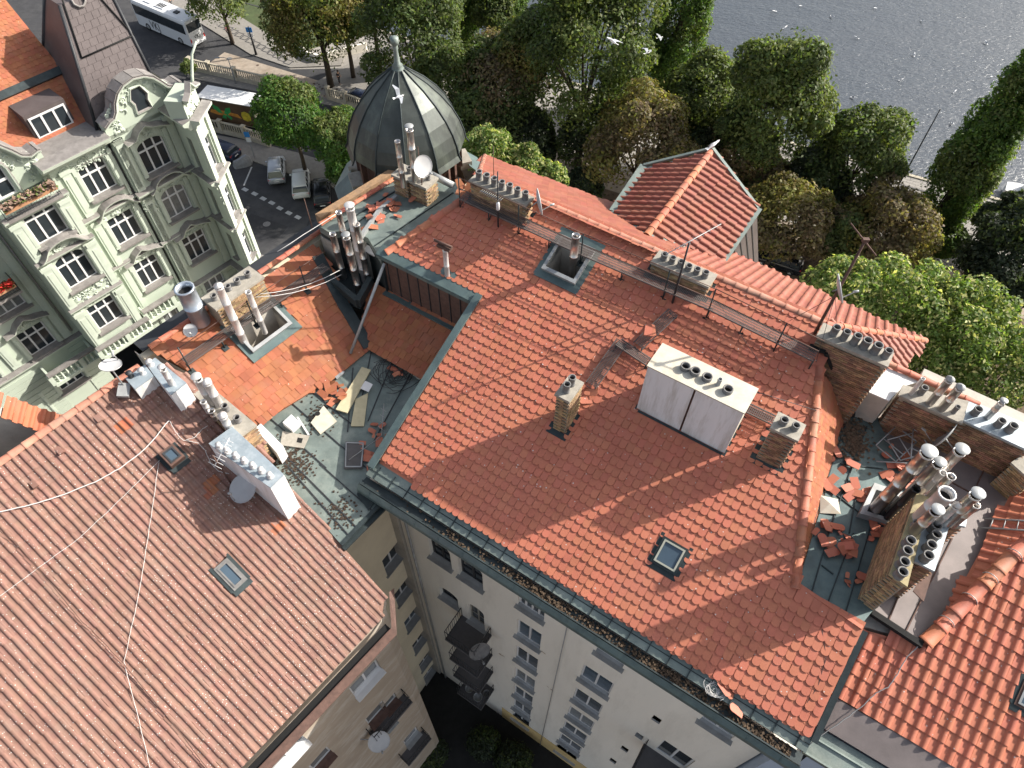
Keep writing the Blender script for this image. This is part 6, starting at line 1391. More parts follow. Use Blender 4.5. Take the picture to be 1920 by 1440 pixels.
mb = MB(); c = FP.px(146, 0); mb.lathe(c, [(.42, -.1), (.42, .12), (.32, .14), (.30, .1)], 8, 0, FP.n); mb.build('oculus', 'ledge_lead', tur)
# small oriel crown at the corner
mb = MB(); mb.prism([OC.p(.05, GT + .1, -.1), OC.p(cE, GT + .1, -.1), OC.p(cE, GT + .1, -1.2), OC.p(.05, GT + .1, -1.2)], Z * 1.3); cr = mb.build('attic', 'green_wall', green); band(cr, OC, [(.0, GT + 1.45), (cE * .3, GT + 1.65), (cE * .5, GT + 2.1), (cE * .7, GT + 1.65), (cE, GT + 1.45)], .25, .35, name='coping'); blobs(cr, off(OC, -.1), .2, cE - .2, GT + .3, GT + 1.3, 30, .14)
cv = MB(); P = OC.p(cE - .2, GT + 1.0, -.2); cv.tube([P, P + Vector((.1, .5, .8)), P + Vector((.3, 1.0, 1.8)), P + Vector((.7, 1.3, 2.4))], [.10, .09, .08, .06], 8); cv.build('ornament', 'green_trim', green)
# ------------------------------------------------------------------ GROUND, STREET, PARK, RIVER
q0, q1 = at(1680, 320, 0), at(1918, 385, 0); QD = (q1 - q0).normalized(); QN = Vector((-QD.y, QD.x, 0)); QN = QN if QN.y > 0 else -QN
def QP(a, b, z=0): return Vector((q0.x, q0.y, z)) + QD * a + QN * b + Vector((0, 0, 0))
mb = MB(); mb.poly([QP(-500, 0), QP(-500, -500), QP(400, -500), QP(400, 0)]); tag(mb.build('ground', 'earth'), kind='structure')
mb = MB(); mb.quad(QP(-500, 0, 0), QP(400, 0, 0), QP(400, 0, -3), QP(-500, 0, -3)); tag(mb.build('quay_wall', 'stone'), kind='structure')
mb = MB(); mb.quad(QP(-700, -.5, -1.6), QP(700, -.5, -1.6), QP(700, 1100, -1.6), QP(-700, 1100, -1.6)); tag(mb.build('river', 'river_water'), kind='structure')
def sheet(name, pts, z, m, kind='structure'):
    P = [at(x, y, z) for x, y in pts]; mb = MB(); mb.poly(P); return tag(mb.build(name, m), kind=kind)
mb = MB(); mb.poly([QP(-160, -.02, .006), QP(160, -.02, .006), QP(160, -13.5, .006), QP(-160, -13.5, .006)]); quay = tag(mb.build('quay', 'quay_stone'), kind='structure')
qc = MB()
for i in range(64):
    for j in range(26):
        a, b = 1 + i * .62 - 22 + (j % 2) * .3, -.55 - j * .5
        c = QP(a, b, .006); qc.box(c, QD * .58, QN * .46, Z * rnd.uniform(.010, .022))
tag(qc.build('paving_setts', 'quay_stone', quay), kind='stuff')
mb = MB(); mb.box(QP(-160, -2.4, .0), QD * 320, QN * .18, Z * .04); mb.build('drain_channel', 'asphalt', quay)
mb = MB(); mb.box(QP(-160, -.45, .0), QD * 320, QN * .4, Z * .12); mb.build('edge_stone', 'stone', quay)
rg_ = MB()
for i in range(34):
    a = -4 + i * 1.05; rg_.tube([QP(a + .3 * math.cos(t * .52), -.2 + .0 * t, .05 + .55 * math.sin(t * .52)) for t in range(7)], .02, 4)
rr_ = rg_.build('mooring_rail', 'dark_metal', None); tag(rr_, 'low looped iron rail on the river edge of the quay', 'railing')
mb = MB(); mb.poly([QP(-80, -13.6, .012), QP(120, -13.6, .012), QP(120, -17, .012), QP(-80, -17, .012)]); tag(mb.build('path', 'path'), kind='structure')
sheet('road', [(60, -90), (300, -60), (470, 98), (545, 130), (640, 128), (700, 100), (800, 180), (780, 420), (600, 700), (200, 800), (-400, 500)], .008, 'asphalt')
sheet('park_lawn', [(300, -70), (430, 20), (560, 98), (700, 60), (680, -80)], .010, 'lawn')
sheet('plaza', [(560, 172), (640, 126), (700, 96), (800, 120), (800, 215), (690, 205), (610, 178)], .016, 'pavement')
sheet('park_path', [(985, 320), (1040, 290), (1130, 385), (1085, 420)], .014, 'path')
sheet('park_clearing', [(1560, 480), (1740, 430), (1830, 470), (1760, 640), (1600, 560)], .010, 'earth')
sheet('pathway', [(1800, 560), (1960, 690), (1960, 760), (1840, 640)], .016, 'pavement')
def kerbed(name, pts, h, m):
    P = [at(x, y, 0) for x, y in pts]
    if sum((P[i].x * P[(i + 1) % len(P)].y - P[(i + 1) % len(P)].x * P[i].y) for i in range(len(P))) < 0: P = P[::-1]
    mb = MB(); mb.prism(P, Z * h); return tag(mb.build(name, m), kind='structure')
pvA = kerbed('pavement', [(290, -40), (440, 26), (560, 100), (650, 104), (640, 124), (545, 128), (470, 103), (372, 42), (300, 0)], .12, 'pavement')
pvB = kerbed('pavement', [(392, 252), (470, 266), (560, 288), (668, 322), (680, 372), (600, 345), (500, 312), (418, 284)], .12, 'pavement')
pvC = kerbed('pavement', [(352, 128), (450, 152), (560, 172), (660, 196), (660, 206), (540, 184), (440, 164), (352, 146)], .12, 'pavement')
for i in range(13):
    x, y = 418 + i * 10.2, 48 + i * 5.7
    if x > 545: break
    c = at(x, y, .124); mb = MB()
    for sx, sy, lx, ly in ((-.5, -.5, 1, .14), (-.5, .36, 1, .14), (-.5, -.36, .14, .72), (.36, -.36, .14, .72)): mb.box(c + QD * sx + QN * sy, QD * lx, QN * ly, Z * .004)
    mb.build('paving_pattern', 'asphalt', pvA)
road = bpy.data.objects['road']
for p in ((455, 353), (473, 361), (489, 370), (505, 378), (520, 388), (537, 397), (554, 405)):
    a = at(*p, .012); b = at(p[0] + 9, p[1] + 4.5, .012); d = (b - a); s = Vector((-d.y, d.x, 0)).normalized(); mb = MB(); mb.quad(a - s * .22, b - s * .22, b + s * .22, a + s * .22); mb.build('lane_dash', 'road_paint', road)
for p, q in (((472, 313), (457, 348)),): 
    a, b = at(*p, .012), at(*q, .012); s = Vector((-(b - a).y, (b - a).x, 0)).normalized() * .08; mb = MB(); mb.quad(a - s, b - s, b + s, a + s); mb.build('bay_line', 'road_paint', road)
for (x, y, r_) in ((500, 420, .38), (560, 440, .36), (330, 60, .4), (430, 110, .38)):
    mb = MB(); c = at(x, y, .014); mb.poly([c + Vector((r_ * math.cos(k * .524), r_ * math.sin(k * .524), 0)) for k in range(12)]); mb.build('manhole_cover', 'pot', road)
for pts in (((470, 400), (540, 425), (520, 450), (455, 425)), ((300, 40), (350, 58), (338, 72), (292, 55)), ((580, 410), (650, 430), (640, 445), (575, 424))):
    mb = MB(); mb.poly([at(x, y, .012) for x, y in pts]); mb.build('road_patch', 'road_patch', road)
# courtyard
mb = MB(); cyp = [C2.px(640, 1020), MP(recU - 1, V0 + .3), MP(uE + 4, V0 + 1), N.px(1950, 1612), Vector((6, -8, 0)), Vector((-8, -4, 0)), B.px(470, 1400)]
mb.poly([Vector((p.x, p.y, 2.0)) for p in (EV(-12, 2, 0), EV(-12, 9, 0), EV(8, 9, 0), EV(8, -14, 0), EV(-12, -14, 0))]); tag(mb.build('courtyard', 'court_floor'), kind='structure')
# balustrade fences along the street
def fence(px_pts, label, h=1.0, base=.45):
    pts = [at(x, y, .1) for x, y in px_pts]; t = thing('balustrade_fence', label, 'fence', pts[0], 0, 'stone balustrade fences by the street')
    for p, q in zip(pts[:-1], pts[1:]):
        d = q - p; L = d.length; tt = d.normalized(); s = Vector((tt.y, -tt.x, 0))
        mb = MB(); mb.box(p - s * .17, d, s * .34, Z * base); mb.build('plinth', 'stone', t)
        mb = MB(); mb.box(p - s * .11 + Z * (base + h - .12), d, s * .22, Z * .12); mb.box(p - s * .09 + Z * base, d, s * .18, Z * .06); mb.build('rail', 'stone', t)
        mb = MB(); mb.cbox(p + Z * (base + h + .1) / 2, .42, .42, base + h + .1, 0, tt, s); mb.cbox(p + Z * (base + h + .15), .52, .52, .10, 0, tt, s); mb.build('pier', 'stone', t)
        k = int(L / .30)
        for i in range(1, k):
            mb = MB(); c = p + d * (i / k); mb.cbox(c + Z * (base + h / 2 - .03), .11, .10, h - .18, 0, tt, s); mb.build('baluster', 'stone', t)
    mb = MB(); p = pts[-1]; mb.cbox(p + Z * (base + h + .1) / 2, .42, .42, base + h + .1); mb.build('pier', 'stone', t); return t
fence([(362, 131), (396, 139), (444, 150), (505, 164)], 'pale stone balustrade fence beside the bus road')
fence([(388, 243), (418, 249), (462, 260), (505, 274)], 'pale stone balustrade fence below the truck')
fence([(618, 186), (650, 196), (700, 214)], 'short dark balustrade fence beside the parked blue car')
gw = [at(x, y, 0) for x, y in ((562, 96), (578, 112), (596, 118), (612, 116), (640, 108), (688, 96))]
mb = MB()
for p, q in zip(gw[:-1], gw[1:]): mb.box(p, q - p, Vector((.0, .35, 0)), Z * 1.0)
tag(mb.build('garden_wall', 'white_wall'), 'low curved white garden wall by the park corner', 'wall')
# ------------------------------------------------------------------ vehicles
def loft(mb, secs, mi=0, smooth=True, cap=True):
    n = len(secs[0]); vs = [v for s in secs for v in s]; fs = [(i * n + k, i * n + (k + 1) % n, (i + 1) * n + (k + 1) % n, (i + 1) * n + k) for i in range(len(secs) - 1) for k in range(n)]
    if cap: fs += [tuple(range(n - 1, -1, -1)), tuple((len(secs) - 1) * n + k for k in range(n))]
    return mb.add(vs, fs, mi, smooth)
def wheel(parent, c, r, wd, m='rubber'):
    mb = MB(); mb.lathe(Vector(c) - Vector((0, wd / 2, 0)), [(r * .6, 0), (r * .95, 0), (r, .03), (r, wd - .03), (r * .95, wd), (r * .6, wd)], 16, 0, Vector((0, 1, 0))); w_ = mb.build('wheel', m, None); link_child(w_, parent)
    mb = MB(); mb.lathe(Vector(c) - Vector((0, wd / 2 + .005, 0)), [(.001, .02), (r * .3, .01), (r * .6, .03), (r * .6, wd - .02), (r * .3, wd), (.001, wd)], 12, 0, Vector((0, 1, 0))); h_ = mb.build('rim', 'zinc', None); link_child(h_, w_); return w_
def link_child(o, p):
    o.parent = p; o.matrix_basis = Matrix.Identity(4); return o
def child(mb, name, m, p, label=None): return link_child(mb.build(name, m, None, label), p)
def car(label, rear, front_dir, m, L=4.5, W_=1.82, H_=1.6, suv=True, group='parked cars near the corner'):
    """car pointing along +x in its own axes; origin at the middle on the ground"""
    a = math.atan2(front_dir.y, front_dir.x); c = Vector((rear.x, rear.y, .01)) + front_dir.normalized() * L / 2
    t = thing('parked_car', label, 'car', c, a, group)
    w2 = W_ / 2; secs = []
    for x, zb_, zt_, k in ((-.5, .45, .80, .80), (-.485, .30, .95, .93), (-.44, .22, 1.0, 1.0), (-.2, .20, 1.0, 1.0), (.12, .20, .99, 1.0), (.30, .20, .93, .99), (.43, .22, .82, .95), (.485, .30, .68, .86), (.5, .40, .60, .74)):
        x *= L; w_ = w2 * k; secs.append([(x, -w_ * .9, zb_), (x, -w_, zb_ + .12), (x, -w_ * .99, zt_ - .16), (x, -w_ * .90, zt_), (x, 0, zt_ + .03), (x, w_ * .90, zt_), (x, w_ * .99, zt_ - .16), (x, w_, zb_ + .12), (x, w_ * .9, zb_)])
    mb = MB(); loft(mb, secs); child(mb, 'body', m, t)
    r0 = -.46 if suv else -.40
    mb = MB(); cab = []
    for x, z, k in ((r0, .97, .88), (r0 + .045, 1.30, .82), (r0 + .10, H_ - .05, .74), (-.15, H_, .72), (.06, H_ - .02, .73), (.15, H_ - .16, .77), (.27, .95, .88)):
        w_ = w2 * k; cab.append([(x * L, -w2 * .89, .93), (x * L, -w_, z - .03), (x * L, -w_ * .9, z), (x * L, w_ * .9, z), (x * L, w_, z - .03), (x * L, w2 * .89, .93)])
    loft(mb, cab, 0, False); child(mb, 'window', 'glass', t)
    mb = MB(); rf = []
    for x, z, k in ((r0 + .075, H_ - .12, .77), (r0 + .10, H_ - .02, .76), (-.15, H_ + .03, .74), (.06, H_ + .01, .75), (.115, H_ - .07, .77)):
        w_ = w2 * k; rf.append([(x * L, -w_, z - .05), (x * L, -w_ * .9, z), (x * L, w_ * .9, z), (x * L, w_, z - .05)])
    loft(mb, rf); child(mb, 'roof', m, t)
    for sg in (-1, 1):
        mb = MB()
        for xa, xb_ in ((.12, .27), (-.06, -.06), (-.24, -.24), (r0 + .1, r0)):
            mb.tube([(xa * L, sg * w2 * .75, H_ - .06), (xb_ * L, sg * w2 * .89, .96)], .035, 5)
        child(mb, 'pillar', m, t)
        mb = MB(); mb.cbox((.20 * L, sg * w2 * 1.06, 1.02), .16, .18, .13); child(mb, 'mirror', m, t)
        mb = MB(); mb.cbox((-.478 * L, sg * w2 * .74, .86), .10, .30, .17); child(mb, 'tail_light', 'tail_red', t)
        mb = MB(); mb.cbox((.465 * L, sg * w2 * .66, .66), .16, .34, .13); child(mb, 'headlight', 'curtain_glass', t)
        for x in (-.30, .31): wheel(t, (x * L, sg * (w2 - .1), .33), .33, .21)
    mb = MB(); mb.cbox((-.5 * L - .005, 0, .68), .02, .5, .11); child(mb, 'number_plate', 'white_paint', t)
    mb = MB(); mb.cbox((-.486 * L, 0, .42), .12, W_ * .8, .16); child(mb, 'bumper', 'rubber', t); return t
def pxdir(r_, f_): return at(*f_, 0) - at(*r_, 0)
car('white estate car parked nose in with its dark rear window to the camera', at(568, 378, 0), pxdir((568, 378), (566, 334)), 'car_white', 4.6)
car('silver grey people carrier parked left of the white car', at(522, 351, 0), pxdir((522, 351), (521, 314)), 'car_silver', 4.4, 1.8, 1.66)
car('black car parked in tree shade right of the white car', at(608, 396, 0), pxdir((608, 396), (605, 348)), 'car_black', 4.6)
car('dark blue car with red tail lights half hidden by the green house', at(447, 301, 0), pxdir((447, 301), (405, 286)), 'car_blue', 4.4, 1.8, 1.5)
car('dark blue car parked beside the short balustrade under the trees', at(700, 202, 0), pxdir((700, 202), (648, 184)), 'car_blue', 4.4, 1.8, 1.45, False)
car('black car under trees beyond the ribbed dormer', at(1500, 512, 0), pxdir((1500, 512), (1440, 492)), 'car_black', 4.5, 1.8, 1.5)
tc = at(456, 310, 0); tp_ = thing('covered_motorbike', 'motorbike under a grey tarpaulin beside the dark blue car', 'motorbike', tc, .5)
mb = MB(); secs = []
for x, w_, h in ((-1.0, .12, .35), (-.85, .35, .75), (-.3, .42, .85), (.2, .5, 1.05), (.6, .45, 1.15), (.9, .3, .8), (1.05, .1, .4)):
    secs.append([(x, -w_ * 1.15, .03), (x + .03, -w_ * .9, h * .5), (x, -w_ * .35, h), (x, w_ * .35, h), (x - .03, w_ * .9, h * .5), (x, w_ * 1.15, .03)])
loft(mb, secs, 0, False); child(mb, 'tarpaulin', 'tarp', tp_)
for x in (-.7, .75): wheel(tp_, (x, 0, .3), .30, .12)
# coach
def text_mesh(txt, size, ext=.006, shear=0.0):
    cu = bpy.data.curves.new('lettering', 'FONT'); cu.body = txt; cu.size = size; cu.extrude = ext; cu.align_x = 'CENTER'; cu.align_y = 'CENTER'; cu.shear = shear; cu.resolution_u = 3
    o = bpy.data.objects.new('lettering', cu); me = bpy.data.meshes.new_from_object(o); bpy.data.objects.remove(o); bpy.data.curves.remove(cu); return me
rl, fl_ = at(344, 42, 3.45), at(247, 1, 3.45); bd_ = (fl_ - rl); bd_.z = 0; BL = 10.3; bd_.normalize(); bw_ = 2.35
bc = Vector((rl.x, rl.y, .01)) + bd_ * BL / 2 + Vector((bd_.y, -bd_.x, 0)) * bw_ / 2
bus = thing('coach', 'white coach with dark windows and black letters driving past the park', 'bus', bc, math.atan2(bd_.y, bd_.x))
mb = MB(); secs = []
for x, z0, z1, k in ((-.5, .45, 3.2, .95), (-.492, .35, 3.38, .985), (-.47, .30, 3.45, 1), (.44, .30, 3.45, 1), (.48, .32, 3.35, .98), (.497, .45, 2.6, .95), (.5, .5, 1.6, .93)):
    w_ = bw_ / 2 * k; secs.append([(x * BL, -w_, z0), (x * BL, -w_, z1 - .25), (x * BL, -w_ * .9, z1), (x * BL, w_ * .9, z1), (x * BL, w_, z1 - .25), (x * BL, w_, z0)])
loft(mb, secs, 0, False); child(mb, 'body', 'bus_white', bus)
for sg in (-1, 1):
    mb = MB(); mb.box((-.46 * BL, sg * (bw_ / 2 + .004) - .01, 1.75), (.93 * BL, 0, 0), (0, .02, 0), (0, 0, 1.22)); wb_ = child(mb, 'side_window', 'glass', bus)
    mb = MB()
    for i in range(1, 6): mb.box((-.46 * BL + .93 * BL * i / 6, sg * (bw_ / 2 + .014) - .004, 1.75), (.05, 0, 0), (0, .008, 0), (0, 0, 1.22))
    child(mb, 'window_post', 'black_paint', wb_)
    for x in (-.30, .30): wheel(bus, (x * BL, sg * (bw_ / 2 - .12), .48), .48, .28)
    me = text_mesh('VKJ', 1.25); me.materials.append(MATS['black_paint']); o = bpy.data.objects.new('lettering', me); link(o, bus)
    o.location = (.14 * BL, sg * (bw_ / 2 + .012), 1.02); o.rotation_euler = (R(90), 0, 0 if sg < 0 else R(180)); o.scale = (1.0, 1.15, 1)
mb = MB(); mb.box((-.5 * BL - .012, -bw_ * .43, 2.0), (.02, 0, 0), (0, bw_ * .86, 0), (0, 0, 1.05)); child(mb, 'rear_window', 'glass', bus)
me = text_mesh('VKJ', .62); me.materials.append(MATS['black_paint']); o = bpy.data.objects.new('lettering', me); link(o, bus); o.location = (-.5 * BL - .02, 0, 1.25); o.rotation_euler = (R(90), 0, R(-90))
for sg in (-1, 1): mb = MB(); mb.cbox((-.5 * BL - .0, sg * bw_ * .44, 1.0), .04, .16, .45); child(mb, 'tail_light', 'tail_red', bus)
mb = MB(); mb.box((.492 * BL, -bw_ * .45, 1.3), (.05, 0, 0), (0, bw_ * .9, 0), (0, 0, 1.75)); child(mb, 'windscreen', 'glass', bus)
for x, sx, sy in ((-.25, .7, .6), (.02, 1.6, 1.1), (.24, 1.3, 1.0)):
    mb = MB(); mb.cbox((x * BL, 0, 3.50), sx, sy, .12); h_ = child(mb, 'roof_hatch', 'bus_white' if sx > 1 else 'black_paint', bus)
    if sx > 1.4:
        mb = MB()
        for i in range(4): mb.cbox((x * BL - .5 + i * .33, 0, 3.57), .2, .8, .03)
        child(mb, 'vent_grille', 'black_paint', h_)
mb = MB(); mb.cbox((-.5 * BL, 0, .42), .1, bw_ * .9, .2); child(mb, 'bumper', 'bus_white', bus)
# lorry
ta, tb_ = at(374, 183, 3.7), at(466, 199, 3.7); td = (ta - tb_); td.z = 0; TL = td.length; td.normalize(); sd_ = Vector((-td.y, td.x, 0)); sd_ = sd_ if sd_.y < 0 else -sd_
tcen = Vector((tb_.x, tb_.y, .01)) + td * TL / 2 - sd_ * 1.2; TL = 6.6
lor = thing('box_lorry', 'box lorry with white roof and brown printed side showing green leaves', 'lorry', tcen, math.atan2(td.y, td.x))
mb = MB(); mb.box((-TL / 2, -1.2, 1.05), (TL, 0, 0), (0, 2.4, 0), (0, 0, 2.62)); child(mb, 'cargo_box', 'truck_cream', lor)
mb = MB(); mb.box((-TL / 2 - .02, -1.22, 3.67), (TL + .04, 0, 0), (0, 2.44, 0), (0, 0, .05)); child(mb, 'box_roof', 'truck_white', lor)
sy = 1.2 if (Matrix.Rotation(math.atan2(td.y, td.x), 3, 'Z') @ Vector((0, 1, 0))).dot(sd_) > 0 else -1.2
def flat_on_side(name, pts, m, lift):
    mb = MB(); s_ = math.copysign(1, sy); P = [(x, sy + s_ * lift, z) for x, z in pts]; mb.prism(P, (0, s_ * .004, 0)); return child(mb, name, m, lor)
flat_on_side('printed_panel', [(-TL / 2 + .02, 1.1), (TL / 2 - .02, 1.1), (TL / 2 - .02, 3.62), (-TL / 2 + .02, 3.62)], 'print_brown', .003)
flat_on_side('printed_orange', [(-1.6, 1.9), (-.2, 2.1), (1.2, 1.9), (2.2, 2.1), (2.0, 2.45), (.6, 2.55), (-1.2, 2.4)], 'print_orange', .008)
fx = 1 if sy > 0 else -1
for pts in ([(.6, 2.2), (1.0, 2.9), (1.7, 3.2), (1.6, 2.6), (1.1, 2.2)], [(.5, 2.2), (.1, 2.9), (-.5, 3.1), (-.4, 2.5), (.1, 2.1)], [(.6, 2.1), (.9, 1.6), (.4, 1.5), (.3, 2.0)], [(.3, 2.0), (-.2, 1.5), (-.4, 1.8), (.1, 2.2)]): flat_on_side('printed_leaf', pts, 'print_green', .014)
flat_on_side('printed_flower', [(-2.2 + .55 * math.cos(t * .785) * (1 + .2 * (t % 2)), 2.3 + .6 * math.sin(t * .785)) for t in range(8)], 'print_yellow', .014)
mb = MB(); mb.box((-TL / 2, -1.1, .6), (TL, 0, 0), (0, 2.2, 0), (0, 0, .3)); child(mb, 'chassis', 'black_paint', lor)
mb = MB(); secs = []
for x, z1 in ((TL / 2 + .15, 2.7), (TL / 2 + .9, 2.75), (TL / 2 + 1.6, 2.5), (TL / 2 + 1.75, 1.6), (TL / 2 + 1.8, .6)): secs.append([(x, -1.1, .5), (x, -1.1, z1 - .2), (x, -.95, z1), (x, .95, z1), (x, 1.1, z1 - .2), (x, 1.1, .5)])
loft(mb, secs, 0, False); child(mb, 'cab', 'truck_white', lor)
mb = MB(); mb.cbox((TL / 2 + 1.68, 0, 2.0), .06, 1.9, .8); child(mb, 'windscreen', 'glass', lor)
for sg in (-1, 1):
    for x in (-TL / 2 + 1.4, TL / 2 + .9): wheel(lor, (x, sg * 1.0, .46), .46, .28)
    mb = MB(); mb.cbox((-TL / 2 - .02, sg * 1.0, .9), .05, .25, .15); child(mb, 'tail_light', 'tail_red', lor)
# ------------------------------------------------------------------ TREES
def leaf_cloud(name, lobes, n, leaf, mats, parent, seed, second=.0, flat=.0, blossom=0, fill=.35):
    """thousands of leaf sprays through the crown's volume; lobes: (centre, radii)"""
    rs = np.random.RandomState(seed); L = len(lobes)
    ctr = np.array([l[0] for l in lobes], float); rad = np.array([l[1] for l in lobes], float)
    area = (rad[:, 0] * rad[:, 1] + rad[:, 0] * rad[:, 2] + rad[:, 1] * rad[:, 2]); pick = rs.choice(L, n, p=area / area.sum())
    d = rs.normal(size=(n, 3)); d /= np.linalg.norm(d, axis=1)[:, None]; d[:, 2] = np.where(d[:, 2] < -.35, -d[:, 2], d[:, 2])
    # small sub-clumps so the surface is tufted
    tuft = rs.normal(size=(L * 30, 3)); tuft /= np.linalg.norm(tuft, axis=1)[:, None]; tp = tuft[pick * 30 + rs.randint(0, 30, n)]
    d = d * .55 + tp * .75; d /= np.linalg.norm(d, axis=1)[:, None]; prox = (d * tp).sum(1)
    rr = np.where(rs.rand(n) < fill, rs.uniform(.55, .95, n), rs.uniform(.92, 1.06, n)) * (.86 + .16 * prox) * np.where(rs.rand(n) < .16, rs.uniform(1.0, 1.22, n), 1.0)
    c = ctr[pick] + d * rad[pick] * rr[:, None]
    nr = d * .9 + rs.normal(size=(n, 3)) * .55 + np.array([0, 0, .25]); nr /= np.linalg.norm(nr, axis=1)[:, None]
    t = np.cross(nr, rs.normal(size=(n, 3))); t /= np.linalg.norm(t, axis=1)[:, None]; b = np.cross(nr, t)
    s = leaf * rs.uniform(.5, 1.3, n)[:, None]
    # each spray: a bent kite of two quads
    P = [c - t * s, c + b * s * .55 + nr * s * .12, c + t * s * 1.1 - nr * s * .18, c - b * s * .55 + nr * s * .12]
    v = np.stack(P, 1).reshape(-1, 3); f = (np.arange(n)[:, None] * 4 + np.array([0, 1, 2, 3])[None])
    me = bpy.data.meshes.new('crown'); me.vertices.add(4 * n); me.vertices.foreach_set('co', v.ravel()); me.loops.add(4 * n); me.loops.foreach_set('vertex_index', f.ravel())
    me.polygons.add(n); me.polygons.foreach_set('loop_start', np.arange(n) * 4)
    for m in mats: me.materials.append(MATS[m])
    if len(mats) > 1:
        w_ = np.sin(c[:, 0] * .9 + seed) + np.sin(c[:, 1] * 1.1 + 2 * seed) + np.sin(c[:, 2] * .8) + rs.normal(size=n) * .5
        mi = (w_ > np.quantile(w_, 1 - second)).astype(np.int32) if not blossom else ((prox > .90) & (rr > .90) & (rs.rand(n) < .85)).astype(np.int32)
        me.polygons.foreach_set('material_index', mi)
    me.update(calc_edges=True); a = me.attributes.new('tint', 'FLOAT', 'POINT'); a.data.foreach_set('value', np.repeat(rs.rand(n), 4))
    o = bpy.data.objects.new(name, me); link(o, parent); return o
def tree(label, base, lobes, n, leaf, mats, trunk_h, tr=.25, second=.25, group='trees along the embankment park', blossom=0, name='broadleaf_tree', cat='tree', fill=.35):
    t = thing(name, label, cat, base, 0, group); sd = (hash(label) % 9973) if False else sum(ord(ch) * (i + 1) for i, ch in enumerate(label)) % 9973
    mb = MB(); top = Vector((0, 0, trunk_h)); mb.tube([(0, 0, -.1), (.05, .03, trunk_h * .4), (0, .06, trunk_h * .8), top], [tr * 1.25, tr, tr * .8, tr * .5], 8)
    for c, r_ in lobes[:7]:
        c = Vector(c); m_ = top.lerp(c, .5) - Z * .3; mb.tube([Vector((0, 0, trunk_h * .75)), m_, c], [tr * .45, tr * .3, tr * .1], 5)
    tk = mb.build('trunk', 'bark', None); link_child(tk, t)
    cr = leaf_cloud('crown', lobes, int(n * (1.0 if blossom else 2.4)), leaf * (1.0 if blossom else .62), mats, None, sd, second, blossom=blossom, fill=fill); link_child(cr, t); return t
def px_r(P, rpx): return rpx / LENS_F * (P - CAM).length * .97
def round_tree(label, px, py, rpx, zc, mats, n=7000, leaf=.30, second=.25, tall=1.0, k=9, spread=.62, **kw):
    P = at(px, py, zc); r = px_r(P, rpx) * 1.07; rg = random.Random(int(px * 7 + py)); lobes = [((0, 0, zc), (r * .76, r * .76, r * .76 * tall))]; k = int(k * 2.7)
    for i in range(k):
        a = 6.283 * i / k * 2.4 + rg.uniform(-.5, .5); e = rg.uniform(-.45, 1.25); d = Vector((math.cos(a) * math.cos(e), math.sin(a) * math.cos(e), math.sin(e) * tall)); q = rg.uniform(.16, .38) * r
        c = d * r * (spread + .12) * rg.uniform(.78, 1.12); lobes.append(((c.x, c.y, zc + c.z), (q, q, q * rg.uniform(.7, 1.1))))
    return tree(label, Vector((P.x, P.y, 0)), lobes, n, leaf, mats, max(1.5, zc - r * .4 * tall), max(.15, r * .055), second, **kw)
def poplar(label, base_px, top_px, r, mats, n=9000, leaf=.26, zb=1.5, **kw):
    P = at(*base_px, 0); zt = z_over(P, *top_px); lobes = []; rg = random.Random(int(base_px[0])); k = 120
    for i in range(k):
        f = i / (k - 1); z = zb + (zt - zb) * f; w_ = r * (math.sin(math.pi * min(1, .16 + f * .84)) ** .6); a = rg.uniform(0, 6.28)
        q_ = rg.uniform(.20, .42); lobes.append(((math.cos(a) * w_ * (.95 - q_), math.sin(a) * w_ * (.95 - q_), z), (w_ * q_, w_ * q_, (zt - zb) / 15 * rg.uniform(1.0, 1.6))))
    return tree(label, P, lobes, n, leaf, mats, zt * .75, .35, .25, name='poplar_tree', **kw)
LD, LM, LY, LB, LF, LP, LBK = 'leaf_dark', 'leaf_mid', 'leaf_yellow', 'leaf_brown', 'leaf_fresh', 'leaf_poplar', 'leaf_black'
round_tree('large yellow green tree over the garden wall beside the bus', 592, 28, 88, 8.5, [LM, LY], 9000, second=.5)
round_tree('small green tree at the top edge behind the walking woman', 408, -8, 52, 6, [LM, LD], 4000)
round_tree('dark green tree directly behind the dome', 776, 78, 98, 10, [LD, LM], 9500, tall=1.15)
round_tree('dark tree rising over the top edge left of the dome spire', 690, -20, 62, 10, [LD, LM], 5000)
round_tree('broad dark tree low between the dome and the tall oval tree', 930, 178, 92, 7.5, [LD, LB], 9500, second=.3)
round_tree('yellowish round topped tree right of the dome', 968, 110, 48, 11, [LM, LY], 4500, second=.55, tall=1.4)
round_tree('very large dark oval tree under the flying gulls', 1103, 110, 118, 12, [LD, LM], 15000, second=.35, tall=1.45)
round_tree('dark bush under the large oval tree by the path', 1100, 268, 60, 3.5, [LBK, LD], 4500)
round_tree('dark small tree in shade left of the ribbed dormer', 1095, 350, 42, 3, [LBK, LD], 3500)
round_tree('tan and yellow autumn tree left of the ribbed dormer', 1202, 268, 98, 8, [LY, LB], 11000, second=.5)
round_tree('green tree behind the ridge of the ribbed dormer', 1312, 182, 68, 9, [LM, LD], 7000)
round_tree('tall green oval tree beside the open water', 1452, 205, 92, 12, [LM, LD], 14000, second=.4, tall=1.5)
round_tree('bare twiggy brown tree behind the dormer gable', 1385, 290, 66, 6, [LB, LD], 5500, second=.5)
round_tree('bushy dark tree with knobbly top at the quay', 1612, 295, 80, 8, [LD, LM], 9500, second=.4)
round_tree('olive brown tree above the far eave of the hipped roof', 1470, 418, 80, 5.5, [LB, LY], 8500, second=.5)
round_tree('rusty brown bushy tree behind the tall mast', 1655, 440, 86, 5, [LY, LB], 9000, second=.5)
round_tree('dark olive low tree between the two brown trees', 1570, 440, 54, 4.5, [LD, LB], 5500)
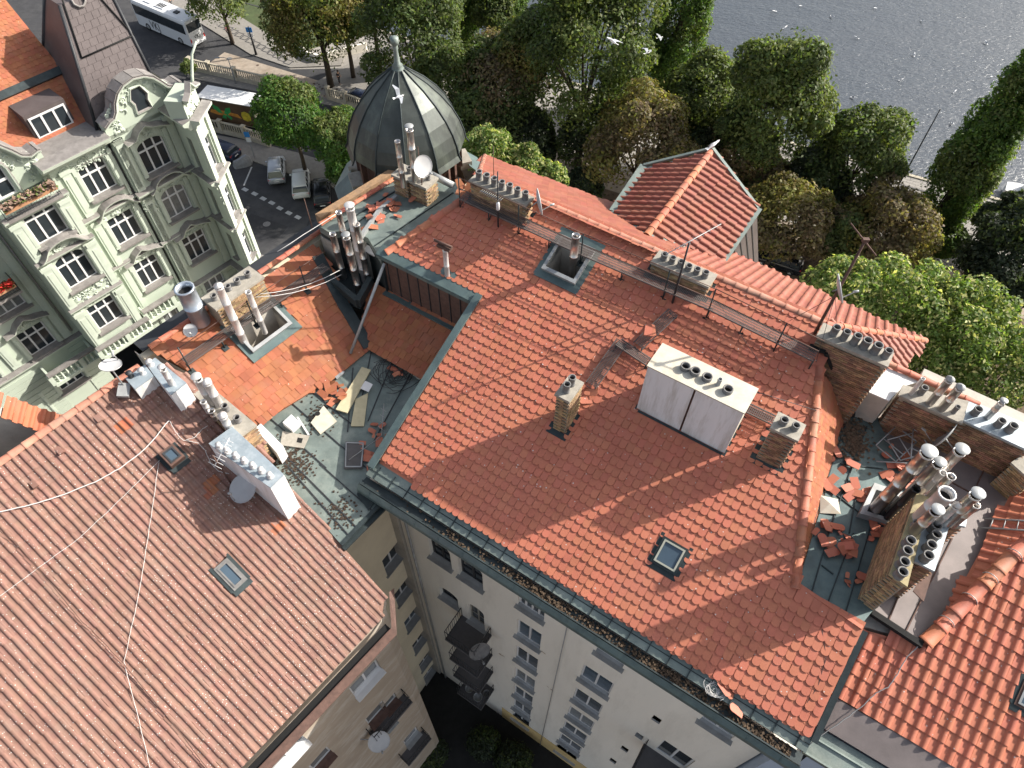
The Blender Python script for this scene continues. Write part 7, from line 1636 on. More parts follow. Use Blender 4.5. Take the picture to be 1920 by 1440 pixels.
round_tree('almost black tree at the right edge of the path', 1900, 488, 84, 6, [LBK, LD], 9500, second=.3)
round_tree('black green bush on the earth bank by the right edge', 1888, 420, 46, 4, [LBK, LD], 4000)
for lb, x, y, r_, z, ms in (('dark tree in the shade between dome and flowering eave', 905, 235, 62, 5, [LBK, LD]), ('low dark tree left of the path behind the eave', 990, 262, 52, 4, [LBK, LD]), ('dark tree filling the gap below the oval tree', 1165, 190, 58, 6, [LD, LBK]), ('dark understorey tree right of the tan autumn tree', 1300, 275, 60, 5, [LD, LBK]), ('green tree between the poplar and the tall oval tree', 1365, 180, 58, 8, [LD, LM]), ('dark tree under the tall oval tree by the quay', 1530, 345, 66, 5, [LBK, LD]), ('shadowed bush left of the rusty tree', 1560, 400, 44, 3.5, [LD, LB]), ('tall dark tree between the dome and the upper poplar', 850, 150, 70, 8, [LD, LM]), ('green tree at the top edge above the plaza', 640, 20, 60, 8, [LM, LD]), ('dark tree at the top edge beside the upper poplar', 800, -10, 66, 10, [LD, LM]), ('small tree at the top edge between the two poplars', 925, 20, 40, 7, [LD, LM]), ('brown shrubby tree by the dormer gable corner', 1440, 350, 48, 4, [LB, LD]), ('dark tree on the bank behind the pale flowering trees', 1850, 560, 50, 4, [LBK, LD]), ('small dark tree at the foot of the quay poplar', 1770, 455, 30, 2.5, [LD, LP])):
    round_tree(lb, x, y, r_, z, ms, 6500, second=.3)
poplar('poplar cut by the top edge left of the water', (872, 108), (893, -110), 2.3, [LP, LD], 7000)
poplar('slim poplar tip at the top edge above the oval tree', (962, 60), (985, -120), 2.2, [LP, LD], 5000)
poplar('tall bright poplar standing against the water', (1246, 196), (1368, -110), 3.5, [LP, LM], 13000)
poplar('leaning looking poplar beside the quay lamp', (1722, 462), (1965, 90), 3.0, [LP, LM], 17000)
round_tree('fresh green maple in front of the parked cars', 545, 220, 62, 7, [LF, LM], 9500, leaf=.24, second=.2)
round_tree('fresh green street tree beside the dome over the black car', 632, 258, 52, 6, [LF, LM], 7000, leaf=.24, second=.3)
round_tree('small fresh green tree against the turret base', 642, 318, 34, 4, [LF, LD], 3000, leaf=.22)
for lb, x, y, r_, z in (('pale flowering tree close behind the hip eave', 1580, 545, 56, 12), ('pale flowering tree behind the ribbed hip end', 1688, 588, 82, 11), ('broad pale flowering tree above the white flat roof', 1790, 632, 82, 11), ('pale flowering tree at the right picture edge', 1878, 700, 72, 10.5), ('lower flowering tree between the stacks and the path', 1745, 690, 56, 9)):
    round_tree(lb, x, y, r_, z, ['leaf_bush', 'blossom'], 9500, .15, blossom=1, group='flowering trees behind the roofs', k=16, spread=.72)
for lb, x, y, r_, z in (('small flowering tree between dome and tiled eave', 912, 285, 46, 13), ('flowering treetop above the scale tiled eave', 978, 308, 34, 12), ('last low flowering treetop along the river eave', 1035, 335, 28, 11)):
    round_tree(lb, x, y, r_, z, ['leaf_bush', 'blossom'], 5500, .15, blossom=1, group='flowering trees behind the roofs', k=14, spread=.72)
P = at(352, 118, 0); round_tree('small dark shrub between green house and fence', 352, 128, 13, 1.4, [LM, LD], 900, group='shrubs by the buildings', name='shrub', cat='shrub', leaf=.16)
for lb, x, y, r_ in (('dark shrub growing at the bottom of the light court', 905, 1392, 26), ('second dark shrub further along the light court floor', 960, 1425, 30), ('creeping green plant at the foot of the tan wall', 800, 1412, 30)):
    P = at(x, y, 3.2); r = px_r(P, r_); tree(lb, Vector((P.x, P.y, 2)), [((0, 0, .9), (r, r, .9)), ((r * .6, .2, .7), (r * .6, r * .6, .7))], 1500, .14, [LBK, LD], .6, .06, group='shrubs in the light court', name='shrub', cat='shrub')
# fallen leaves under the park trees
mb = MB()
for i in range(2600):
    x, y = rnd.choice(((1010, 350), (1500, 500), (1700, 560), (1790, 500), (640, 130), (1250, 420))); c = at(x + rnd.gauss(0, 70), y + rnd.gauss(0, 34), .03)
    if QN.dot(c - q0) > -14: continue
    q = rnd.uniform(0, 6.28); s_ = rnd.uniform(.08, .2); mb.quad(*[c + Vector((s_ * math.cos(q + k * 1.57), s_ * math.sin(q + k * 1.57), .01 * (k % 2))) for k in range(4)])
tag(mb.build('fallen_leaves', 'leafdebris'), 'brown fallen leaves on the ground under the park trees', 'leaves', kind='stuff')
# ------------------------------------------------------------------ PEOPLE
def skin_chain(name, joints, edges, m, parent, root=0):
    me = bpy.data.meshes.new(name); me.from_pydata([j[:3] for j in joints], edges, []); me.materials.append(MATS[m]); o = bpy.data.objects.new(name, me); o.parent = parent; COL.objects.link(o)
    bm = bmesh.new(); bm.from_mesh(me); ly = bm.verts.layers.skin.verify()
    for v, j in zip(bm.verts, joints): v[ly].radius = (j[3], j[4] if len(j) > 4 else j[3])
    bm.verts.ensure_lookup_table(); bm.verts[root][ly].use_root = True; bm.to_mesh(me); bm.free()
    o.modifiers.new('skin', 'SKIN').use_smooth_shade = True; s = o.modifiers.new('smooth', 'SUBSURF'); s.levels = s.render_levels = 1; return o
def person(label, P, face, top, legs, hair, stride=.25, h=1.72, sleeves=True):
    t = thing('person', label, 'person', P, math.atan2(face.y, face.x) - math.pi / 2, 'people in the street'); k = h / 1.72; s = stride
    J = [(0, 0, .93, .13, .10), (0, 0, 1.15, .12, .09), (0, .01, 1.38, .15, .10), (0, .02, 1.50, .055), (0, .04, 1.60, .085, .095), (0, .045, 1.70, .065, .07),
         (.18, .0, 1.40, .055), (.24, -s * .5, 1.14, .042), (.22, -s * .4 + .08, .90, .035), (-.18, .0, 1.40, .055), (-.24, s * .5, 1.14, .042), (-.22, s * .5 + .10, .90, .035),
         (.10, 0, .86, .085), (.11, s * .55, .50, .06), (.11, s * .75 - .04, .09, .045), (.11, s * .75 + .12, .04, .035), (-.10, 0, .86, .085), (-.11, -s * .25, .50, .06), (-.11, -s - .04, .10, .045), (-.11, -s + .11, .04, .035)]
    J = [(x * k, y * k, z * k, *[q * k for q in r_]) for x, y, z, *r_ in J]; E = [(0, 1), (1, 2), (2, 3), (3, 4), (4, 5), (2, 6), (6, 7), (7, 8), (2, 9), (9, 10), (10, 11), (0, 12), (12, 13), (13, 14), (14, 15), (0, 16), (16, 17), (17, 18), (18, 19)]
    skin_chain('body', J, E, 'skin', t); g = lambda i, e=.02: (*J[i][:3], *[q + e for q in J[i][3:]])
    skin_chain('shirt', [g(0), g(1), g(2), g(6), g(7), g(9), g(10)], [(0, 1), (1, 2), (2, 3), (3, 4), (2, 5), (5, 6)], top, t)
    skin_chain('trousers', [g(0, .015), g(12), g(13), g(14), g(16), g(17), g(18)], [(0, 1), (1, 2), (2, 3), (0, 4), (4, 5), (5, 6)], legs, t)
    hm = MB(); c = Vector(J[5][:3]); hm.lathe(c + Vector((0, -.02 * k, -.06 * k)), [(.095 * k, -.06 * k), (.108 * k, 0), (.10 * k, .06 * k), (.06 * k, .11 * k), (.001, .125 * k)], 10, 0); link_child(hm.build('hair', hair), t)
    fm = MB(); hc = Vector(J[4][:3]) + Vector((0, .10 * k, .02 * k)); fm.cbox(hc - Vector((0, 0, .01)), .022 * k, .05 * k, .05 * k)
    link_child(fm.build('nose', 'skin'), t); em = MB()
    for sx in (-.035, .035): em.cbox(hc + Vector((sx * k, -.012 * k, .03 * k)), .02 * k, .02 * k, .012 * k)
    link_child(em.build('eyes', 'hair_dark'), t)
    for i, sx in ((8, 1), (11, -1)):
        hb_ = MB(); w_ = Vector(J[i][:3])
        for f in range(4): hb_.tube([w_ + Vector(((f - 1.5) * .018 * k, .01, -.05 * k)), w_ + Vector(((f - 1.5) * .020 * k, .02, -.09 * k)), w_ + Vector(((f - 1.5) * .019 * k, .04 * k, -.115 * k - (.01 if f in (1, 2) else 0)))], .009 * k, 5)
        hb_.tube([w_ + Vector((-sx * .03 * k, .02, -.02 * k)), w_ + Vector((-sx * .05 * k, .04 * k, -.06 * k))], .010 * k, 5); hb_.cbox(w_ + Vector((0, .008, -.03 * k)), .07 * k, .03 * k, .06 * k); link_child(hb_.build('hand', 'skin'), t)
    return t
person('person in black standing in the sunlit plaza', at(637, 157, .02), Vector((1, -.4, 0)), 'cloth_black', 'cloth_black', 'hair_dark', .16)
person('fair haired person in a pink top walking on the pavement', at(431, 71, .13), Vector((.7, -.7, 0)), 'cloth_pink', 'cloth_grey', 'hair_fair', .3, 1.7)
person('person in light blue walking behind the coach', at(324, 14, .02), Vector((.9, -.3, 0)), 'cloth_blue', 'cloth_grey', 'hair_dark', .3)
# ------------------------------------------------------------------ GULLS AND BOAT
def gull(label, P, heading, wing=.5, sc=1.0, up=.35, sit=False, bank=0.0, group='gulls', tag_it=True):
    t = thing('gull', label, 'bird', P, heading, group); mb = MB(); mb.lathe((-.24, 0, 0), [(.004, 0), (.035, .06), (.062, .16), (.07, .26), (.05, .36), (.036, .41), (.045, .45), (.036, .49), (.012, .52), (.004, .56)], 10, 0, Vector((1, 0, .12 if not sit else .35))); link_child(mb.build('body', 'gull_white'), t)
    if sit:
        mb = MB()
        for s in (-1, 1): mb.add([(-.1 + .2, s * .05, .13), (-.0, s * .085, .10), (-.3, s * .04, .05), (-.12, s * .02, .17)], [(0, 1, 2, 3)])
        link_child(mb.build('folded_wings', 'gull_grey'), t)
    else:
        for s in (-1, 1):
            mb = MB(); z1, z2 = up * .3, up * .28; a = [(.10, s * .04, .06), (-.10, s * .04, .05), (-.12, s * .30, .06 + z1), (.12, s * .28, .07 + z1)]; b = [(.12, s * .28, .07 + z1), (-.12, s * .30, .06 + z1), (-.16, s * .62, .06 + z2), (-.10, s * .64, .06 + z2), (.02, s * .46, .07 + z2 * 1.05)]
            for q in (a, b): mb.prism(q, (0, 0, -.012))
            link_child(mb.build('wing', 'gull_grey'), t)
    mb = MB(); mb.prism([(-.20, -.03, .0), (-.36, -.07, .0), (-.36, .07, .0), (-.20, .03, .0)], (0, 0, .012)); link_child(mb.build('tail', 'gull_white'), t)
    t.scale = (sc, sc, sc); t.rotation_euler.x = bank; return t
for lb, x, y, d, hd, up, bk, sc in (('largest flying gull with wings spread above the oval tree', 1148, 78, 38, 2.3, .15, .5, 1.05), ('flying gull with raised wings right of the largest', 1215, 99, 60, .4, .6, -.3, 1.05), ('small flying gull over the oval treetop', 1198, 46, 72, 2.0, .4, .3, 1.0), ('flying gull beside the tall bright poplar', 1237, 71, 74, .2, .1, 0, 1.0), ('flying gull passing in front of the dome', 748, 182, 27, .5, .9, .4, .62)):
    gull(lb, CAM + ray(x, y) * d, hd, up=up, bank=bk, sc=sc, group='gulls in flight')
gull('gull perched on the far ridge end of the ribbed dormer', ro_ + Z * .18, .6, sit=True, group=None)
for i, (x, y) in enumerate(((1472, 52), (1451, 22), (1508, 76), (1561, 32), (1605, 71), (1714, 103), (1790, 172), (1848, 80), (1858, 145), (1622, 203), (1786, 233), (1601, 184), (1500, 12), (1640, 16), (1730, 40), (1690, 150))):
    gull('white gull floating on the grey river water', at(x, y, -1.5), rnd.uniform(0, 6.28), sit=True, sc=rnd.uniform(1.0, 1.35), group='gulls floating on the river')
bt = thing('boat', 'white boat moored at the right picture edge by the quay', 'boat', at(1934, 378, -1.6), -.5); mb = MB(); secs = []
for x, w_, h in ((-3, .8, .9), (-2, 1.15, .9), (0, 1.3, .9), (1.8, .9, 1.05), (2.8, .25, 1.25)): secs.append([(x, -w_ * .6, -.2), (x, -w_, h), (x, w_, h), (x, w_ * .6, -.2)])
loft(mb, secs, 0, False); child(mb, 'hull', 'white_paint', bt); mb = MB(); mb.prism([(-1.5, -.8, .9), (1, -.8, .9), (1, .8, .9), (-1.5, .8, .9)], (.15, 0, .9)); child(mb, 'cabin', 'white_paint', bt)
# ------------------------------------------------------------------ STREET POLES
def pole(label, base_px, top_px, r, m, cat, name, z0=0.0, extra=None, group=None):
    P = at(*base_px, z0); zt = z_over(P, *top_px); t = thing(name, label, cat, P, 0, group); mb = MB(); mb.tube([(0, 0, 0), (0, 0, (zt - z0) * .3), (0, 0, zt - z0)], [r * 1.3, r, r * .7], 8); child(mb, 'post', m, t)
    if extra: extra(t, zt - z0)
    return t
def lampx(t, h):
    mb = MB(); mb.tube([(0, 0, h - .05), (-.5, .1, h + .05), (-1.1, .1, h + .02)], .035, 6); child(mb, 'arm', 'lamp_post', t); mb = MB(); mb.cbox((-1.25, .1, h), .5, .2, .10); child(mb, 'lamp_head', 'lamp_post', t)
pole('thin grey street lamp rising beside the balustrade fence', (443, 158), (434, 108), .06, 'lamp_post', 'street lamp', 'street_lamp', extra=lampx)
def signx(t, h, w_=.55, extra=True):
    mb = MB(); mb.cbox((0, -.06, h - .35), w_, .03, .62); child(mb, 'sign_plate', 'sign_blue', t); mb = MB(); mb.cbox((0, -.06, h - 1.0), w_ * .9, .03, .5); child(mb, 'sub_plate', 'white_paint', t)
pole('grey post with blue parking sign beside the street tree', (478, 297), (462, 246), .04, 'lamp_post', 'road sign', 'road_sign', extra=signx)
pole('thick black post with blue sign on the patterned pavement', (481, 104), (467, 50), .13, 'black_paint', 'road sign', 'road_sign', extra=lambda t, h: signx(t, h, .75))
def lanternx(t, h):
    mb = MB(); mb.lathe((0, 0, h), [(.06, 0), (.16, .08), (.22, .45), (.06, .55), (.02, .7)], 8, 0); child(mb, 'lantern', 'curtain_glass', t)
pole('dark lamp post with pale lantern beside the quay poplar', (1738, 470), (1756, 430), .07, 'black_paint', 'street lamp', 'street_lamp', extra=lanternx)
pole('very tall thin dark flagpole in front of the water', (1642, 425), (1747, 199), .075, 'dark_metal', 'pole', 'flagpole')
# ------------------------------------------------------------------ ANTENNAS, DISHES, CABLES
def mast(label, base, top_px, r, m='rust_metal', group='aerial masts on the roofs'):
    h = z_over(base, *top_px) - base.z; t = thing('antenna_mast', label, 'antenna', base, 0, group); mb = MB(); mb.tube([(0, 0, -.2), (0, 0, h)], [r, r * .7], 7); child(mb, 'pole', m, t); return t, h
def yagi(t, h, direction, L, n=9, el=.35, m='zinc', vertical=False, start=-.15):
    d = Vector(direction).normalized(); s = d.cross(Z).normalized() if not vertical else Z; mb = MB(); mb.tube([Vector((0, 0, h)) + d * start, Vector((0, 0, h)) + d * (L + start)], .014, 5)
    child(mb, 'boom', m, t); mb = MB()
    for i in range(n): c = Vector((0, 0, h)) + d * (start + L * (i + .3) / n); e = el * (1 - .3 * i / n); mb.tube([c - s * e / 2, c + s * e / 2], .007, 4)
    child(mb, 'elements', m, t)
m1, hh = mast('tall rusty mast with a crossbar rising at the main ridge end', M.px(1526, 628), (1617, 448), .05)
mb = MB(); mb.tube([Vector((-.35, .4, hh + .2)), Vector((.25, -.35, hh - .2))], .02, 5); mb.cbox((0, 0, hh + .0), .16, .10, .10); child(mb, 'crossbar', 'rust_metal', m1)
mb = MB()
for k in range(3): a = k * 2.1 + .4; mb.tube([(0, 0, hh * .45), (.9 * math.cos(a), .9 * math.sin(a), -.15)], .008, 4)
child(mb, 'guy_wires', 'cable_dark', m1)
b1 = M.px(1526, 628); dz_ = b1.z + hh * .52
dish('white dish on the tall rusty mast against the flowering tree', at(1576, 541, dz_), Vector((.75, -.1, .35)), .40, Vector((b1.x, b1.y, dz_)))
m2, hh = mast('dark mast carrying a long yagi boom before the dormer', M.px(1260, 570), (1290, 452), .04, 'dark_metal')
bq = M.px(1260, 570); tip = at(1352, 420, bq.z + hh); yagi(m2, hh, Vector((tip.x - bq.x, tip.y - bq.y, 0)), (Vector((tip.x, tip.y, 0)) - Vector((bq.x, bq.y, 0))).length + .9, 16, .22, start=-.9)
m3, hh = mast('short dark mast with comb aerial at the long stack near the dome', M.px(934, 428), (926, 322), .03, 'dark_metal'); yagi(m3, hh * .55, -U, .85, 12, .28)
mb = MB(); mb.lathe((0, -.05, hh * .35), [(.02, 0), (.06, .05), (.06, .3), (.02, .35)], 8, 0); child(mb, 'insulator', 'white_paint', m3)
rodp = RVP(RV.px(942, 338).dot(U), ridgeV + .15); m4, _ = mast('thin red lightning rod on the scale tiled ridge', rodp, (942, 274), .015, 'rust_metal')
m5, _ = mast('thin rusty lightning rod at the street edge of the wing', at(585, 425, zC1 + .1), (572, 372), .02, 'rust_metal')
m6, hh = mast('slim dark mast beside the flues before the dome', at(792, 352, zC1 + .7), (784, 275), .022, 'rust_metal')
dish('large white dish beside the steel flues before the dome', at(793, 312, zC1 + 1.9), Vector((.55, -.55, .3)), .38, at(795, 345, zC1 + .7))
dish('white dish seen edge on at the end of the long seven pot stack', at(1012, 378, s1[4] + .15), Vector((.95, .15, .15)), .42, EV(s1[1] + .02, s1[3] - .2, s1[4] - .3))
db = B.px(478, 935); dish('pale dish with feed arm on the brown slope beside the vent box', at(455, 916, db.z + .55), Vector((-.25, -.35, .95)), .43, db + B.n * .1)
m7, hh = mast('rusty mast with small yagi at the long vent box', B.px(434, 908) , (414, 846), .03); yagi(m7, hh * .8, Vector((.3, .6, .3)), .9, 8, .5, 'white_paint')
e_ = B.px(243, 737); dish('upturned white dish on a grey pole near the brown ridge', at(207, 684, e_.z + 1.15), Vector((.1, .25, .9)), .30, e_)
mb = MB(); c = B.px(239, 741) + Z * .25; mb.cbox(c, .42, .32, .14, 0, (B.e1 + B.e2).normalized(), (B.e2 - B.e1).normalized(), B.n); o = mb.build('panel_antenna', 'zinc'); tag(o, 'pale grey flat panel aerial below the upturned dish', 'antenna')
dish('small white panel dish beside the thick grey vent pipe', at(357, 620, S1.px(360, 625).z + .5), Vector((.2, -.5, .8)), .22, S1.px(366, 622))
dp = at(1768, 818, zT + 1.0); ed_ = (at(1788, 799, zT + 1.2) - at(1748, 836, zT + .8)); fc_ = ray(1768, 818).cross(ed_).normalized(); fc_ = (fc_ if fc_.x < 0 else -fc_) - ray(1768, 818) * .12
dish('grey dish seen edge on before the long brick stack', dp, fc_, .50, at(1795, 850, zT), 'zinc')
wbp2 = W.px(905, 1180); dish('dark grey dish hanging over the upper courtyard balcony', W.p(W.pxuv(925, 1190)[0], zb1 + .7, 1.0), Vector((.35, -.9, .5)), .45, W.p(W.pxuv(918, 1170)[0], zb1 + 1.1, .05), 'pot')
dq = FW.pxuv(692, 1372); dish('white dish with orange rim low on the tan wall', FW.p(dq[0], dq[1], .55), Vector((.3, -.6, .75)), .42, FW.p(dq[0] - .4, dq[1] + .3, .02))
def cable(label, pts, r, m, sag=0.0, group='cables lying over the roofs'):
    P = []
    for a, b in zip(pts[:-1], pts[1:]):
        for k in range(5): t_ = k / 5; P.append(a.lerp(b, t_) - Z * sag * 4 * t_ * (1 - t_) + Vector((rnd.uniform(-.01, .01), rnd.uniform(-.01, .01), 0)))
    P.append(pts[-1]); mb = MB(); mb.tube(P, r, 5); tag(mb.build('cable', m), label, 'cable', group)
BO = lambda x, y, h=.09: B.px(x, y) + B.n * h
cable('thick white cable curving from the hatch to the left edge', [BO(*p) for p in ((-30, 966), (0, 961), (60, 948), (120, 929), (180, 905), (225, 880), (262, 853), (290, 825), (306, 803), (318, 790))], .016, 'cable_white')
cable('thin pale cable running down left from the hatch', [BO(*p) for p in ((300, 864), (235, 930), (150, 1010), (75, 1065), (0, 1120), (-40, 1150))], .007, 'cable_white')
cable('pale cable kinked at mid roof on its way to the bottom edge', [BO(*p) for p in ((299, 864), (290, 930), (275, 1030), (258, 1130), (234, 1240), (242, 1275), (262, 1350), (285, 1450))], .007, 'cable_white')
cable('dark conductor wire running down the brown slope on clips', [BO(*p, .12) for p in ((0, 995), (32, 1018), (70, 1065), (95, 1092), (130, 1135), (160, 1170), (178, 1186), (234, 1246), (300, 1325), (330, 1362), (390, 1440))], .010, 'rust_metal')
for lb, pts in (('tangled pale cable beside the long vent box', ((318, 790), (330, 812), (345, 828), (365, 822), (380, 806), (390, 800))), ('second pale cable looping down beside the vent box', ((352, 828), (372, 832), (385, 846), (396, 870), (410, 885), (430, 890)))): cable(lb, [BO(*p) for p in pts], .009, 'cable_white')
for i, lb in enumerate(('upper white wire from the wing stack to the flue cluster', 'lower white wire from the wing stack to the flue cluster')): cable(lb, [at(480, 552 + i * 5, S1.px(490, 560).z + .9), at(640, 505 + i * 10, zq + 1.0)], .012, 'cable_white', .25)
cable('grey cable snaking from the orange hip to the gutter', [N.px(*p) + N.n * .13 for p in ((1722, 1208), (1698, 1230), (1680, 1262), (1662, 1288), (1640, 1298), (1612, 1325), (1575, 1352))] + [N.px(1525, 1388) + Z * .1, N.px(1508, 1408)], .014, 'zinc')
cable('pair of wires strung along the wing ridge over the street', [at(520, 472, zC1 + .4), at(640, 395, zC1 + .4)], .012, 'cable_white')
cable('thin wire on the red slope from catwalk to recess', [M.px(*p) + M.n * .06 for p in ((1148, 500), (1152, 560), (1160, 640))], .007, 'cable_dark'); cable('bent wire at the lower right corner of the red slope', [M.px(*p) + M.n * .07 for p in ((1540, 1180), (1548, 1230), (1535, 1280), (1505, 1330))], .007, 'cable_dark')
# coils
def coil(label, c, R0, n, r, m, nrm=Z, name='cable_coil'):
    mb = MB(); x = nrm.orthogonal().normalized(); y = nrm.cross(x)
    for i in range(n):
        rr_ = R0 * rnd.uniform(.35, 1.0); o = x * rnd.uniform(-.4, .4) * R0 + y * rnd.uniform(-.4, .4) * R0; ph = rnd.uniform(0, 6.28); tl = rnd.uniform(-.3, .3)
        mb.tube([c + o + (x * math.cos(ph + t * .45) + y * math.sin(ph + t * .45)) * rr_ * (1 + .1 * math.sin(t * 1.3 + i)) + nrm * (.03 + .05 * rnd.random() + abs(tl) * rr_ * (1 + math.sin(ph + t * .45)) * .4) for t in range(13)], r, 4)
    tag(mb.build(name, m), label, 'cable coil')
coil('tangle of dark cable lying on the low copper roof', C2.px(738, 703) + C2.n * .03, .75, 12, .012, 'cable_dark', C2.n)
coil('tangle of white cable lying in the long copper gutter', EV(M.px(1340, 1290).dot(U), V0 - .3, ZE - .15), .24, 12, .007, 'cable_white')
# ------------------------------------------------------------------ RUBBLE ON THE FLAT ROOFS
lt1, lt2 = flat_tile(.24, .40, .018, True, 'tile_red'), flat_tile(.22, .38, .018, False, 'tile_orange')
def tile_heap(label, c, n, spread, mesh, nrm=Z, broken=.4, group='loose roof tiles'):
    for i in range(n):
        o = bpy.data.objects.new('loose_tile', mesh); COL.objects.link(o)
        s_ = rnd.uniform(.35, .7) if rnd.random() < broken else 1
        p = c + Vector((rnd.gauss(0, spread), rnd.gauss(0, spread), 0)); p = p - nrm * (p - c).dot(nrm) + nrm * (.025 + .05 * rnd.random() + .12 * max(0, 1 - (p - c).length / (spread * 1.5)) * (i / n))
        q = nrm.to_track_quat('Z', 'Y').to_matrix().to_4x4() @ Matrix.Rotation(rnd.uniform(0, 6.28), 4, 'Z') @ Matrix.Rotation(rnd.gauss(0, .22), 4, 'X') @ Matrix.Rotation(rnd.gauss(0, .16), 4, 'Y')
        o.matrix_basis = Matrix.Translation(p) @ q @ Matrix.Diagonal((s_, s_, 1, 1)); tag(o, label, 'roof tile', group)
TPt = lambda x, y: at(x, y, zT)
tile_heap('broken red tile in the heap on the dark terrace near the hip foot', TPt(1556, 1002), 14, .22, lt1, group='tiles heaped near the hip foot'); tile_heap('red tile lying flat beside the heap on the dark terrace', TPt(1580, 1032), 6, .20, lt1, broken=.2, group='tiles beside the terrace heap')
tile_heap('red tile fragment at the foot of the large pot stack', TPt(1640, 1004), 7, .16, lt1, broken=.7, group='fragments below the pot stack'); tile_heap('small red shard on the terrace near the copper corner', TPt(1592, 1085), 5, .12, lt1, broken=.9, group='shards near the copper corner')
tile_heap('red tile in the scattered pile left of the two long flues', TPt(1682, 880), 16, .28, lt1, group='tiles left of the long flues'); tile_heap('stacked red ridge tile in the row by the flue curb', TPt(1613, 928), 8, .14, lt1, broken=.1, group='tiles by the flue curb')
tile_heap('red tile in the short row on the upper terrace', TPt(1583, 866), 5, .14, lt1, broken=.3, group='tiles on the upper terrace'); tile_heap('old tile by the pale bucket on the terrace edge', TPt(1550, 918), 4, .10, lt1, broken=.2, group='tiles on the terrace edge')
C1P = at(722, 394, zC1); tile_heap('orange tile in the heap on the pale copper terrace', C1P, 22, .28, lt1, group='tiles heaped on the pale copper terrace')
tile_heap('orange tile leaning beside the flue cluster', at(688, 428, zC1), 4, .10, lt2, broken=0, group='tiles beside the flue cluster')
CP = lambda x, y: C2.px(x, y); tile_heap('orange tile stacked by the yellow boards', CP(616, 745), 12, .16, lt2, C2.n, .2, 'tiles stacked by the yellow boards'); tile_heap('orange tile lying flat above the stacked ones', CP(640, 730), 7, .18, lt2, C2.n, .2, 'tiles near the yellow boards')
tile_heap('red shard along the foot of the sloping parapet', CP(706, 815), 10, .22, lt1, C2.n, .8, 'shards below the parapet'); tile_heap('red tile by the coiled cable', CP(747, 700), 4, .12, lt1, C2.n, .5, 'tiles by the coiled cable'); tile_heap('tile in the pile under the parapet end', CP(696, 868), 7, .14, lt1, C2.n, .4, 'tiles under the parapet end')
tile_heap('terracotta tile lying in the long gutter', EV(M.px(1368, 1310).dot(U), V0 - .33, ZE - .15), 4, .16, lt1, broken=.2, group='tiles in the long gutter'); tile_heap('orange tile beside the seven pot stack', M.px(877, 362) + Z * .08, 6, .16, lt2, M.n, .3, 'tiles beside the seven pot stack')
tile_heap('terracotta tile resting on the grating steps', M3.px(1218, 612) + Z * .05, 3, .08, lt1, M.n, 0, 'tiles on the grating steps'); tile_heap('loose tile on the slope beside the narrow chimney', M.px(1102, 738) + Z * .1, 6, .14, lt1, M.n, .4, 'tiles beside the narrow chimney')
def board(name, label, px4, m, pl=None, t=.03, h=.03, cat='board'):
    P = [pl.px(*p) for p in px4]; n = (P[1] - P[0]).cross(P[2] - P[0]).normalized(); n = n if n.z > 0 else -n; mb = MB(); mb.prism([p + n * h for p in P], n * t); return tag(mb.build(name, m), label, cat)
z36 = lambda x, y: (500 + x / 3.6, 600 + y / 3.6)
board('insulation_board', 'long pale yellow board lying over the other on the copper roof', [z36(*p) for p in ((645, 330), (705, 350), (548, 640), (470, 616))], 'wood', C2, .05, .08); board('insulation_board', 'shorter pale yellow board partly under the long one', [z36(*p) for p in ((602, 540), (686, 500), (658, 722), (570, 722))], 'wood', C2, .04, .03)
board('paper_sheet', 'small white sheet lying on the yellow boards', [z36(*p) for p in ((668, 425), (720, 450), (690, 502), (636, 478))], 'white_paint', C2, .01, .14, 'sheet')
pc = board('stained_panel', 'square stained pale panel with two round holes', [z36(*p) for p in ((300, 700), (386, 586), (475, 690), (365, 778))], 'clad_top', C2, .04, .04, 'panel')
for (x, y) in ((346, 640), (302, 668)):
    mb = MB(); c = C2.px(*z36(x, y)) + C2.n * .083; mb.lathe(c, [(.001, 0), (.09, 0)], 12, 0, C2.n); o = mb.build('hole', 'deep_black', pc)  # black disc laid on the panel, painting the shade in a hole
pc2 = board('stained_panel', 'pale broken panel with a square hole beside the white box', [z36(*p) for p in ((110, 757), (290, 788), (252, 872), (94, 850))], 'concrete', C2, .04, .03, 'panel'); mb = MB(); P = [C2.px(*z36(*p)) + C2.n * .073 for p in ((212, 800), (248, 806), (238, 838), (204, 832))]; mb.poly(P); mb.build('hole', 'deep_black', pc2)  # black patch laid on the panel, painting the square hole's shade
board('white_box', 'small white box lying on the seamed copper roof', [z36(*p) for p in ((175, 660), (236, 715), (180, 766), (117, 714))], 'white_paint', C2, .22, .01, 'box'); board('metal_bar', 'narrow white metal bar beside the stained panel', [z36(*p) for p in ((204, 662), (216, 660), (292, 780), (280, 784))], 'white_paint', C2, .05, .02, 'bar')
hb_ = board('hatch_cover', 'dark weathered hatch cover sheet low on the copper roof', [z36(*p) for p in ((535, 828), (664, 834), (648, 1010), (524, 1010))], 'cloth_grey', C2, .06, .03, 'hatch'); mb = MB(); hp_ = [C2.px(*z36(*p)) + C2.n * .10 for p in ((540, 838), (655, 842), (640, 1000), (535, 1000))]; strip(mb, hp_ + [hp_[0]], .04, .02, C2.n); mb.build('hatch_rim', 'zinc', hb_)
board('glass_frame', 'small framed glass pane at the foot of the orange slope', [z36(*p) for p in ((500, 330), (530, 362), (476, 408), (444, 372))], 'zinc', C2, .05, .05, 'frame'); board('roof_hatch', 'dark open gully box below the parapet corner', [z36(*p) for p in ((650, 1080), (770, 1180), (690, 1290), (610, 1180))], 'copper_dark', C2, .04, .02, 'gully')
